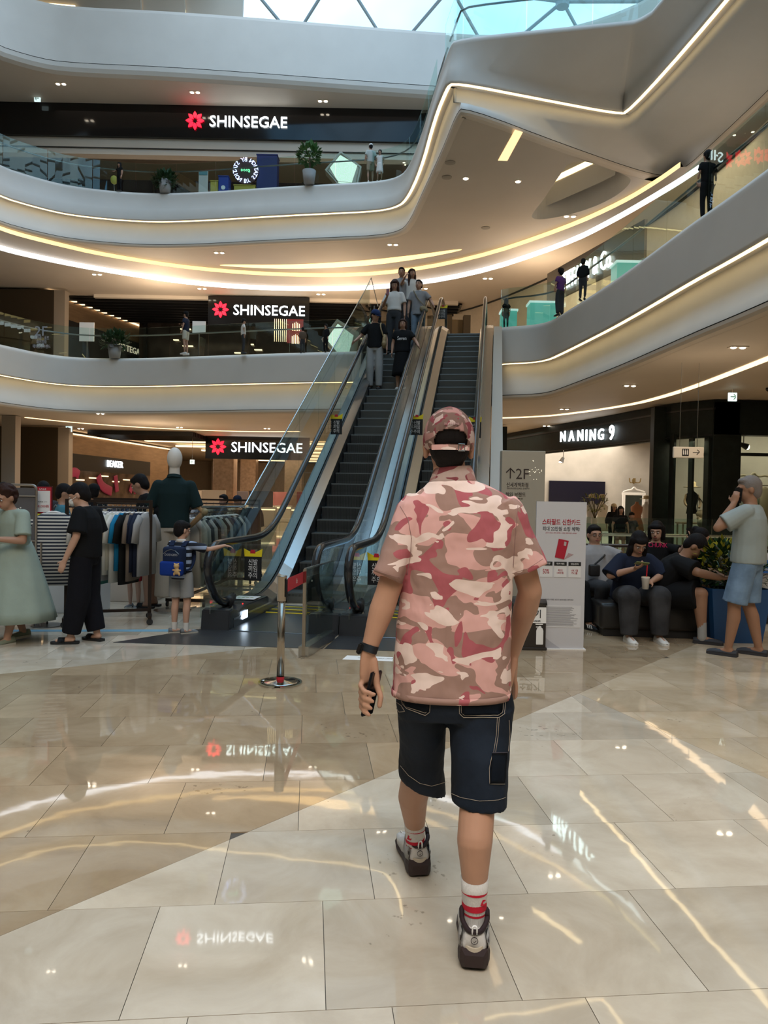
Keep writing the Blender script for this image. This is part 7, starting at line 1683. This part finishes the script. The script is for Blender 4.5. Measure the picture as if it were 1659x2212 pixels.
# ================================================================== CEILING LIGHTS
def downlight(px, py, z, n=2, label='', dx=.16, r=.055):
    p = at(px, py, z=z); t = thing('ceiling_light', label, 'ceiling light', (p.x, p.y, z))
    b = BM(); bevbox(b, -dx / 2 - r - .03, dx / 2 + r + .03, -r - .03, r + .03, -.012, .002, .004, 1) if n == 2 else lathe(b, [(r + .03, -.01), (r + .03, .0)], (0, 0, 0), 18); link('trim', b, M_CEIL, t)
    for k in range(n):
        b = BM(); lathe(b, [(r, -.016), (r * .6, -.030)], ((k - (n - 1) / 2) * dx, 0, 0), 12); link('lamp', b, M_LAMP, t)
DLS = [('under the fourth floor soffit', 16.6, [(96, 209), (386, 216), (663, 224)]), ('under the third-floor balcony edge', 10.5, [(38, 549), (452, 560), (826, 528), (1206, 452), (978, 379), (1091, 381)]),
       ('in the second-floor gallery ceiling', 10.0, [(190, 617), (418, 639), (675, 641), (895, 620), (1034, 593)]), ('in the ground-floor ceiling', 4.27, [(209, 917), (381, 940), (570, 935), (168, 951), (1350, 812), (1580, 720), (1210, 868), (1173, 906)])]
ORD = ['first from the left', 'second from the left', 'third from the left', 'fourth from the left', 'fifth from the left', 'sixth from the left', 'seventh from the left', 'rightmost']
for nm, z, L_ in DLS:
    L_ = sorted(L_)
    for i, (px, py) in enumerate(L_): downlight(px, py, z - .002, 1 if (z == 10.5 and px in (978, 1091)) else 2, 'small downlight %s, %s' % (nm, ORD[i]), dx=.22 if z > 5 else .16, r=.07 if z > 5 else .05)
def ceil_line(label, pts_, z, m, w_=.10):
    t = thing('ceiling_light', label, 'ceiling light'); P = chaikin(P2([xy(x, y, z) for x, y in pts_])); b = BM(); rings(b, [[V((p.x, p.y, z - .012)), V((q.x, q.y, z - .012)), V((q.x, q.y, z)), V((p.x, p.y, z))] for p, q in zip(offs(P, w_ / 2), offs(P, -w_ / 2))]); bmesh.ops.recalc_face_normals(b, faces=b.faces[:]); link('light_line', b, m, t)
ceil_line('long curved light line in the ground-floor ceiling above the boutique', [(1076, 893), (1130, 889), (1200, 882), (1350, 855), (1430, 831), (1500, 805), (1600, 762), (1700, 718)], 4.265, M_LED2, .20)
ceil_line('curved light line in the ground-floor ceiling left of the escalators', [(48, 932), (150, 939), (300, 944), (450, 945), (560, 943), (640, 939)], 4.265, M_LED2, .16)
tl = thing('ceiling_light', 'slanted warm light slot in the big flat soffit', 'ceiling light'); q = [at(x, y, z=10.495) for x, y in ((1080, 270), (1097, 274), (1066, 337), (1046, 337))]; b = BM(); rings(b, [[p + V((0, 0, -dz)) for p in q] for dz in (0, .01)]); link('slot', b, mat('slot light', (1, .75, .45), emit=1.3, ecol=(1, .68, .36)), tl)
for i, (px, py) in enumerate(((943, 346), (937, 378), (1025, 484))):
    p = at(px, py, z=10.498); t = thing('ceiling_speaker', ['grey round ceiling grille nearest the light slot', 'fainter round ceiling grille below the first', 'small white smoke detector on the flat soffit'][i], 'ceiling speaker', p); b = BM(); lathe(b, [(.14, 0), (.14, -.012), (.02, -.02)], (0, 0, 0), 20); link('grille', b, mat('grille grey', (.30, .27, .23), .6), t)
cm_ = thing('security_camera', 'small dark dome camera on the ground-floor ceiling at the right edge', 'security camera', at(1650, 806, z=4.26)); b = BM(); lathe(b, [(.07, 0), (.07, -.03), (.055, -.06), (.02, -.085)], (0, 0, 0), 14); link('dome', b, M_BLACK, cm_)
# ================================================================== CLOTHES RACKS AND SHOP THINGS, GROUND FLOOR LEFT
M_RK = mat('dark bronze tube', (.035, .022, .016), .4, metal=.5)
def hangshirt(root_lb, p, rz, m, h=.72, w_=.21, t_=.045, sl=.20, group='shirts hanging on the front rack', hm=None):
    g = thing('hanging_shirt', root_lb, 'shirt', p, rz, group); b = BM()
    path_loft(b, [((0, 0, -h), w_, t_), ((0, 0, -h * .5), w_ * .97, t_), ((0, 0, -.20), w_, t_), ((0, 0, -.12), w_ * .95, t_ * .9), ((0, 0, -.055), w_ * .45, t_ * .7)], (1, 0, 0), seg=14, expo=.8)
    link('cloth', b, m, g, smooth=True)
    for sx in (-1, 1):
        b = BM(); path_loft(b, [((sx * (w_ - .06), 0, -.11), .06, t_ * .8), ((sx * (w_ + .03), 0, -.2), .06, t_ * .85), ((sx * (w_ + .06), 0, -.2 - sl), .075, t_ * .8)], (1, 0, 0), seg=10); link('sleeve', b, m, g, smooth=True)
    b = BM(); tube(b, chaikin([V((-w_ * .7, 0, -.115)), V((-.05, 0, -.05)), V((.05, 0, -.05)), V((w_ * .7, 0, -.115))], 1), .014, 6); hg = link('hanger', b, hm or M_WHITE, g, smooth=True)
    b = BM(); tube(b, chaikin([V((0, 0, -.05)), V((0, 0, .01)), V((.025, 0, .035)), V((.03, 0, .01))], 2), .004, 5); link('hook', b, M_STEEL, g)
    return g
def rack(label, p0, p1, h, double=True):
    p0, p1 = V(p0), V(p1); d = p1 - p0; L = d.length; rz = math.atan2(d.y, d.x); t = thing('clothes_rack', label, 'clothes rack', p0, rz)
    for x in (0, L):
        b = BM(); box(b, x - .02, x + .02, -.02, .02, .10, h); link('upright', b, M_RK, t)
        b = BM(); box(b, x - .02, x + .02, -.27, .27, .07, .11); link('foot', b, M_RK, t)
        for sy in (-1, 1):
            b = BM(); b2 = BM(); lathe(b2, [(.012, -.012), (.036, -.012), (.036, .012), (.012, .012)], (0, 0, 0), 14); b2.transform(Matrix.Translation((x, sy * .25, .036)) @ Matrix.Rotation(math.pi / 2, 4, 'X')); merge(b, b2); link('caster', b, M_DARK, t)
    for z in (h - .02, .14): b = BM(); box(b, 0, L, -.016, .016, z - .016, z + .016); link('rail', b, M_RK, t)
    if double: b = BM(); tube(b, [(0, 0, h - .09), (L, 0, h - .09)], .012, 8); link('hanging_rail', b, M_RK, t)
    return t, d.normalized(), L, rz
# front rack: runs left-right a little away from the camera
ra, rb_ = gl(152, 1375), gl(332, 1362)
zr = at(332, 1100, y=rb_.y).z
rk1, rd, RL, rz1 = rack('bronze clothes rack on casters full of shirts, behind the browsing person in black', ra, rb_, zr)
stripesM = mat('navy striped shirt', (.5, .5, .5), .85); stripes(stripesM, (.50, .49, .46), (.02, .025, .04), 26)
cols = [stripesM, stripesM, TWHITE, cloth('teal cotton', (.03, .12, .11)), TGREY, cloth('white linen', (.50, .49, .45)), cloth('cream cotton', (.48, .46, .38)), cloth('white linen', (.50, .49, .45)), cloth('bright blue cotton', (.01, .15, .30)), cloth('black cotton 2', (.012, .012, .012)), cloth('brown stripe', (.18, .14, .11)), TNAVY, TNAVY, cloth('grey marl', (.28, .28, .28))]
names = ['navy and white striped shirt, facing out at the left end of the rack', 'second navy and white striped shirt beside the first', 'white shirt behind the striped ones', 'teal green shirt on the front rack', 'grey shirt next to the teal one', 'white linen shirt left of the cream one', 'cream shirt with long drop on the front rack', 'white linen shirt right of the cream one', 'bright blue shirt on the front rack', 'black shirt right of the bright blue one', 'brown striped shirt between black and navy', 'navy shirt near the rack post', 'navy shirt closest to the rack post', 'light grey shirt at the right end']
for i, (m, nm) in enumerate(zip(cols, names)):
    f_ = (.02, .10, .17, .42, .47, .53, .58, .625, .68, .74, .79, .85, .90, .955)[i]
    p = ra + rd * (RL * f_) + V((0, 0, zr - .10)); rr_ = rz1 + (0 if i < 2 else 1.15 + random.uniform(-.12, .12))
    if i == 0: p = ra + rd * -.10 + V((0, -.10, zr - .10)); 
    if i == 1: p = ra + rd * .20 + V((0, .06, zr - .10)); 
    hangshirt(nm, p, rr_, m, h=.88 if i < 2 else random.uniform(.68, .92), w_=.22, t_=.05 if i < 2 else .038)
# right rack behind the guard glass
ga, gb = V((-2.66, 9.5, 0)), V((-2.52, 12.2, 0)); zr2 = at(450, 1112, y=9.9).z
rk2, rd2, RL2, rz2 = rack('bronze rack of jackets and coats beside the escalator, right of the mannequin', ga + V((0, .5, 0)), gb + V((0, .5, 0)), zr2)
jc = [cloth('oat jacket', (.33, .30, .26)), cloth('oat jacket', (.33, .30, .26)), TCHAR, cloth('stone jacket', (.26, .25, .23)), TBLACK, cloth('slate jacket', (.12, .13, .14)), cloth('sage jacket', (.15, .17, .15)), TBLACK, cloth('stone jacket', (.26, .25, .23)), TCHAR, TNAVY, cloth('slate jacket', (.12, .13, .14)), TBLACK, cloth('oat jacket', (.33, .30, .26)), TCHAR, cloth('slate jacket', (.12, .13, .14))]
jn = ['oat', 'oat', 'charcoal', 'stone grey', 'black', 'slate', 'sage', 'black', 'stone grey', 'charcoal', 'navy', 'slate', 'black', 'oat', 'charcoal', 'slate']
for i, m in enumerate(jc):
    p = ga + V((0, .5, 0)) + rd2 * (RL2 * (.02 + i * .062)) + V((0, 0, zr2 - .10)); hangshirt('%s jacket, %s from the boy on the escalator-side rack' % (jn[i], ['first', 'second', 'third', 'fourth', 'fifth', 'sixth', 'seventh', 'eighth', 'ninth', 'tenth', 'eleventh', 'twelfth', 'thirteenth', 'fourteenth', 'fifteenth', 'last'][i]), p, rz2 + 1.2, m, h=.98, w_=.23, t_=.045, sl=.5, group='jackets on the escalator-side rack')
# two more racks further back
for k, (px0, px1, yy) in enumerate(((205, 330, 11.2), (375, 560, 13.5))):
    a, c = at(px0, 1100, y=yy), at(px1, 1100, y=yy); rr, d_, L_, z_ = rack(['dark clothes rack standing behind the front rack', 'dark clothes rack far back behind the jackets'][k], (a.x, yy, 0), (c.x, yy, 0), 1.45)
    for i in range(12):
        p = V((a.x, yy, 0)) + d_ * (L_ * (i + .5) / 12) + V((0, 0, 1.35)); hangshirt('dark garment on the %s rack' % ['second', 'farthest'][k], p, z_ + 1.3, random.choice([TBLACK, TCHAR, TNAVY, TGREY, TKHAKI]), h=.8, group='garments on the %s rack' % ['second', 'farthest'][k])['label'] = '%s dark garment from the left on the %s rack' % (['first', 'second', 'third', 'fourth', 'fifth', 'sixth', 'seventh', 'eighth', 'ninth', 'tenth', 'eleventh', 'last'][i], ['second', 'farthest'][k])
# mannequin
mp_ = at(380, 1345, z=0); mp_.y += .25; mp_.x = at(378, 1200, y=mp_.y).x; Hm = at(375, 985, y=mp_.y).z - .03
mq = thing('mannequin', 'white-headed mannequin in dark green polo and pale wide trousers', 'mannequin', (mp_.x, mp_.y, .03), .12); s = Hm / 1.78
M_MQ = mat('matt white plastic', (.60, .57, .53), .5); M_WD = mat('articulated wood', (.45, .30, .17), .45)
def v_(x, y, z): return V((x, y, z)) * s
b = BM(); ellip(b, v_(0, 0, 1.66), .082 * s, .10 * s, .125 * s, None, 24); capsule(b, v_(0, 0, 1.36), v_(0, 0, 1.60), .062 * s, .055 * s, 18); remesh(link('head', b, M_MQ, mq), .009, 3)
b = BM(); path_loft(b, [(v_(0, 0, .90), .175 * s, .12 * s), (v_(0, 0, 1.08), .165 * s, .115 * s), (v_(0, 0, 1.28), .19 * s, .12 * s), (v_(0, 0, 1.38), .18 * s, .10 * s), (v_(0, 0, 1.44), .10 * s, .08 * s), (v_(0, 0, 1.47), .07 * s, .07 * s)], (1, 0, 0))
for sx in (-1, 1): capsule(b, v_(sx * .17, 0, 1.36), v_(sx * .255, 0, 1.13), .068 * s, .068 * s, 16, flat1=True)
polo = remesh(link('polo_shirt', b, cloth('dark green knit', (.010, .022, .024)), mq), .010, 2)
b = BM(); path_loft(b, [(v_(0, -.01, 1.44), .085 * s, .085 * s), (v_(0, 0, 1.475), .075 * s, .072 * s)], (1, 0, 0)); link('collar', b, cloth('dark green knit', (.010, .022, .024)), mq)
b = BM(); path_loft(b, [(v_(0, 0, .95), .16 * s, .11 * s), (v_(0, 0, .86), .17 * s, .12 * s)], (1, 0, 0))
for sx in (-1, 1): capsule(b, v_(sx * .08, 0, .86), v_(sx * .10, 0, .14), .095 * s, .10 * s, 18, flat1=True)
remesh(link('trousers', b, cloth('greige linen', (.30, .27, .23)), mq), .011, 2)
for sx, el, wrm in ((-1, (-.26, .02, 1.08), (-.255, .06, .86)), (1, (.33, .0, 1.08), (.16, .18, .92))):
    b = BM(); capsule(b, v_(sx * .235, 0, 1.18), v_(*el), .040 * s, .036 * s); link('upper_arm', b, M_WD, mq, smooth=True); b = BM(); ellip(b, v_(*el), .042 * s, .042 * s, .042 * s); link('elbow_joint', b, M_WD, mq, smooth=True)
    b = BM(); capsule(b, v_(*el), v_(*wrm), .036 * s, .026 * s); link('forearm', b, M_WD, mq, smooth=True)
    b = BM(); hand(b, v_(*wrm), V((-.3, .3, -.9)) if sx < 0 else V((-.8, .4, -.3)), V((1, 0, 0)) if sx < 0 else V((0, 0, -1)), s, 1, .5); link('hand', b, M_WD, mq, smooth=True, kind=None)
b = BM(); lathe(b, [(.24, -.03), (.24, -.01), (.05, .0)], (0, 0, 0), 24); link('base', b, M_STEEL, mq); b = BM(); tube(b, [v_(.05, .02, 0), v_(.05, .02, .5)], .015, 8); link('rod', b, M_STEEL, mq)
# sale sign stand
sp_ = gl(112, 1380); ss_ = thing('sale_stand', 'red-bordered price sign on a black pole with a round base', 'sign', (sp_.x, sp_.y, 0)); za, zc = at(112, 1079, y=sp_.y).z, at(112, 1138, y=sp_.y).z
b = BM(); lathe(b, [(.17, 0), (.17, .012), (.03, .02)], (0, 0, 0), 28); link('base', b, M_STEELD, ss_); b = BM(); tube(b, [(0, 0, .01), (0, 0, zc)], .010, 8); link('pole', b, M_BLKMET, ss_)
wS = .105; x0_ = -.06; b = BM(); bevbox(b, x0_ - wS, x0_ + wS, -.012, .008, zc, za, .003, 1); fr_ = link('frame', b, mat('maroon frame', (.10, .012, .02), .3), ss_)
b = BM(); box(b, x0_ - wS + .008, x0_ + wS - .008, -.015, -.011, zc + .01, za - .01); rd_ = link('red_sheet', b, M_RED, fr_); b = BM(); box(b, x0_ - wS + .02, x0_ + wS - .02, -.018, -.014, zc + .02, za - .05); wsn = link('white_sheet', b, M_WHITE, rd_)
text('SALE', (x0_, -.016, za - .03), EX, UP, M_WHITE, fr_, width=.08, height=.018, ext=.001); text('티셔츠 1+1', (x0_, -.019, zc + .135), EX, UP, M_TXT, fr_, width=.10, height=.018, ext=.001); text('40,000원', (x0_, -.019, zc + .085), EX, UP, M_RED, fr_, width=.145, height=.035, ext=.001, bold=.01)
# grey display panel with bright tube frame
gp = gl(55, 1385); gpt = thing('partition_screen', 'grey freestanding panel in a rounded pale metal frame at the left', 'display panel', (gp.x, gp.y, 0)); hz = at(50, 1078, y=gp.y).z; MT_ = mat('champagne tube', (.42, .36, .31), .3, metal=.8)
b = BM(); box(b, -.15, .145, 0, .02, .1, hz - .03); link('panel', b, mat('grey felt', (.10, .095, .10), .7), gpt)
b = BM(); tube(b, [(-.165, 0, 0)] + [(-.165 + .05 - .05 * math.cos(q), 0, hz - .05 + .05 * math.sin(q)) for q in (0, .4, .8, 1.2, 1.57)] + [(.16 - .05 + .05 * math.sin(q), 0, hz - .05 + .05 * math.cos(q)) for q in (0, .4, .8, 1.2, 1.57)] + [(.16, 0, 0)], .014, 8); link('frame_tube', b, MT_, gpt, smooth=True)
for z in (hz - .12, hz - .62): b = BM(); tube(b, [(-.16, -.01, z), (.16, -.01, z)], .010, 6); link('cross_bar', b, MT_, gpt)
b = BM(); tube(b, [(.21, .02, 0), (.21, .02, .95)], .012, 6); link('side_post', b, MT_, gpt)
# yellow shirt and blue strap hanging behind
hangshirt('yellow striped shirt with a turquoise strap hanging behind the price sign', (at(93, 1130, y=9.2).x, 9.2, at(93, 1125, y=9.2).z), .2, cloth('yellow knit', (.45, .38, .02)), h=.45, group=None)
# white plinth with brand letters
wp0, wp1 = gl(112, 1352), gl(190, 1350); yb_ = wp0.y; pl0 = thing('display_plinth', 'white display box with spaced dark lettering behind the striped shirts', 'display box', (wp0.x, yb_, 0)); zz = at(150, 1240, y=yb_).z; b = BM(); bevbox(b, 0, .62, 0, .45, 0, zz + .18, .006); bd = link('box', b, M_WHITE, pl0); text('OLZEN', (.17, -.001, zz + .10), EX, UP, mat('grey lettering', (.12, .12, .13), .6), bd, width=.36, height=.045, ext=.001, spacing=1.3)
wb = thing('display_plinth', 'low glass-topped display cabinet behind the hanging shirts', 'display box', gl(262, 1322)); b = BM(); bevbox(b, -.35, .5, 0, 1.6, 0, .55, .01); link('body', b, MCNT, wb); b = BM(); box(b, -.33, .48, .02, 1.58, .55, .75); link('glass_top', b, M_GLASS, wb)
tp = thing('floor_tape', 'pale blue tape line along the floor under the racks', 'tape'); A = [gl(30, 1392), gl(440, 1375), gl(440, 1380), gl(30, 1396)]; b = BM(); prism(b, [(p.x, p.y) for p in A], .0006, .0018); link('tape', b, mat('blue tape', (.16, .33, .45), .5), tp)
# ================================================================== THINGS ON THE UPPER GALLERIES
M_LAN = mat('lantern frame', (.40, .36, .29), .35, metal=.4); M_LNG = mat('lantern pane', (.62, .72, .62), .4, emit=.8, ecol=(.72, .86, .70), var=.25, vscale=22)
def lantern(label, y_, op, ip, dep=.5):
    t = thing('lantern', label, 'lamp'); O_ = [at(x, y, y=y_) for x, y in op]; I_ = [at(x, y, y=y_) for x, y in ip]
    b = BM(); rings(b, [[p + V((0, d, 0)) for p in O_] for d in (dep, .0)]); link('frame', b, M_LAN, t)
    b = BM(); rings(b, [[p + V((0, d, 0)) for p in I_] for d in (0, -.03)]); link('pane', b, M_LNG, t)
    b = BM(); c_ = sum(O_, V((0, 0, 0))) / len(O_); O2 = [c_ + (p - c_) * .86 + V((0, -.015, 0)) for p in O_]; tube(b, O2 + [O2[0]], .02, 6); link('inner_rim', b, M_LAN, t)
    zf = Z3 if O_[0].z > 11 else Z2; c_ = sum(O_, V((0, 0, 0))) / len(O_); b = BM(); box(b, c_.x - .25, c_.x + .25, y_ + .1, y_ + .4, zf, min(p.z for p in O_) + .1); link('plinth', b, M_LAN, t)
    return t
lantern('tilted polygon lantern with a glowing pale pane, third floor', 28.3, [(673, 372), (705, 330), (752, 362), (745, 404), (700, 400)], [(684, 368), (705, 340), (743, 360), (731, 402), (704, 400)])
lantern('tilted polygon lantern with a glowing pale pane, second floor', 27.2, [(680, 738), (712, 693), (760, 720), (755, 768), (715, 772)], [(691, 738), (714, 704), (749, 728), (740, 768), (718, 769)])
def tree(label, px, py, z, hpx, kind):
    p = at(px, py, z=z); q = proj(p); h = hpx * q[2] / F; t = thing('potted_tree', label, 'potted tree', (p.x, p.y, z)); b = BM(); lathe(b, [(.18, 0), (.24, .45), (.22, .45), (.21, .40)], (0, 0, 0), 16); link('pot', b, mat('grey pot', (.28, .28, .28), .6), t, smooth=True)
    b = BM(); tube(b, [(0, 0, .4), (.03, 0, h * .5), (0, 0, h * .8)], .03, 6); link('trunk', b, mat('bark', (.10, .07, .045), .9), t)
    leaves(260, (0, 0, h * (.78 if kind == 0 else .6)), (h * .26 if kind == 0 else h * .5, h * .25, h * (.26 if kind == 0 else .34)), LG3 if kind == 0 else LG1, t, .20, seed=px)
tree('slim potted tree with fresh green crown on the third floor', 640, 404, Z3, 80, 0); tree('dark bushy plant behind the third-floor glass', 330, 436, Z3, 46, 1); tree('dark wide palm behind the second-floor glass left', 235, 797, Z2, 60, 1)
kk = thing('photo_booth_sign', 'round neon sign ring with mirrored white letters and green word on the third floor', 'sign'); c_ = at(502, 380, y=28.4); yk = 28.4; rr_ = (at(525, 380, y=yk).x - c_.x)
b = BM(); lathe(b, [(rr_ * 1.22, -.05), (rr_ * 1.22, .05)], (0, 0, 0), 28); b.transform(Matrix.Translation(c_ + V((0, .1, 0))) @ Matrix.Rotation(math.pi / 2, 4, 'X')); link('disc', b, mat('neon disc', (.05, .02, .02), .4), kk)
for i, ch in enumerate('BY STATION BY STATION '):
    a = math.pi / 2 + i * 2 * math.pi / 22
    if ch != ' ': text(ch, c_ + V((math.cos(a) * rr_, -.02, math.sin(a) * rr_)), V((-math.cos(a - math.pi / 2), 0, -math.sin(a - math.pi / 2))), V((math.cos(a), 0, math.sin(a))), mat('neon violet', (.7, .75, 1), emit=2.2, ecol=(.62, .62, 1)), kk, height=.15, ext=.02)
text('good', c_ + V((0, -.02, 0)), -EX, UP, mat('neon green', (.3, .9, .5), emit=1.5, ecol=(.2, .8, .4)), kk, height=.16, ext=.02)
for lb, (x0_, y0_, x1_, y1_), m, yy in (('dark blue kiosk wall beside the neon ring', (525, 346, 571, 425), mat('kiosk blue', (.012, .018, .11), .5), 28.5), ('yellow box under the neon ring', (478, 414, 524, 426), mat('kiosk yellow', (.40, .32, .04), .5), 28.35), ('blue box with pale round print', (444, 396, 466, 430), mat('box blue', (.015, .04, .28), .5), 28.2), ('yellow box left of the blue one', (427, 407, 444, 431), mat('kiosk yellow', (.40, .32, .04), .5), 28.25)):
    a, c = at(x0_, y0_, y=yy), at(x1_, y1_, y=yy); t = thing('kiosk_box', lb, 'kiosk box'); b = BM(); bevbox(b, a.x, c.x, yy, yy + .5, Z3, a.z, .01, 1); link('body', b, m, t); b = BM(); bevbox(b, a.x - .02, c.x + .02, yy - .02, yy + .52, a.z, a.z + .04, .008, 1); link('top', b, m, t)
    if 'print' in lb: b = BM(); lathe(b, [(.08, 0), (.08, .01)], (0, 0, 0), 12); b.transform(Matrix.Translation(((a.x + c.x) / 2, yy - .005, (a.z + Z3) / 2 + .1)) @ Matrix.Rotation(math.pi / 2, 4, 'X')); link('round_print', b, M_WHITE, t)
a, c = at(401, 384, y=29.0), at(422, 431, y=29.0); t = thing('poster_stand', 'narrow standing banner with a pink picture on the third floor', 'poster'); b = BM(); box(b, a.x, c.x, 29.0, 29.04, Z3, a.z); bd = link('board', b, mat('banner grey', (.50, .50, .5), .5), t); b = BM(); box(b, a.x + .03, c.x - .03, 28.985, 29.0, Z3 + .25, Z3 + .62); link('picture', b, mat('banner pink', (.5, .2, .2), .5), bd); b = BM(); box(b, a.x + .02, c.x - .02, 28.985, 29.0, a.z - .18, a.z - .02); link('header_print', b, mat('banner teal', (.1, .25, .3), .5), bd)
# red and white striped window art on the second floor
wa_ = thing('window_graphic', 'lit stripe artwork with dark red shapes beside the second-floor sign', 'window graphic')
yy = 31.4
for k in range(7): a, c = at(577 + k * 4.2, 698, y=yy), at(578.6 + k * 4.2, 747, y=yy); b = BM(); box(b, a.x, c.x, yy, yy + .04, c.z, a.z); link('light_stripe', b, M_LED2, wa_)
for k in range(5):
    for (y0_, y1_) in ((703, 722), (730, 750)): a, c = at(616 + k * 3.6, y0_ + abs(k - 2) * 2, y=yy), at(617.4 + k * 3.6, y1_, y=yy); b = BM(); box(b, a.x, c.x, yy, yy + .04, c.z, a.z); link('light_stripe', b, M_LED2, wa_)
a, c = at(604, 697, y=yy), at(640, 748, y=yy); b = BM(); box(b, a.x, c.x, yy + .05, yy + .1, c.z, a.z); link('red_ground', b, mat('dark red art', (.12, .008, .015), .5), wa_)
for lb, (x0_, y0_, x1_, y1_), yy, m in (('white perforated notice panel near the man in navy upstairs', (400, 710, 429, 735), 28.2, M_WHITE), ('white notice sheet on the second-floor shop glass', (156, 722, 189, 762), 29.0, M_WHITE)):
    a, c = at(x0_, y0_, y=yy), at(x1_, y1_, y=yy); t = thing('notice_board', lb, 'notice board'); b = BM(); box(b, a.x, c.x, yy, yy + .03, c.z, a.z); link('sheet', b, m, t); b = BM(); tube(b, [((a.x + c.x) / 2, yy + .04, c.z), ((a.x + c.x) / 2, yy + .04, Z2)], .02, 6); link('post', b, M_STEELD, t)
dg2 = thing('direction_sign', 'transparent 2F floor guide print on the second-floor railing at the far left', 'sign'); text('2F', at(74, 744, y=25.2), EX, UP, M_LG2, dg2, height=.32, ext=.01); text('화장품 · 골프\n패션잡화\n해외유명브랜드', at(76, 768, y=25.2), EX, UP, M_LG2, dg2, width=.6, height=.42, ext=.01)
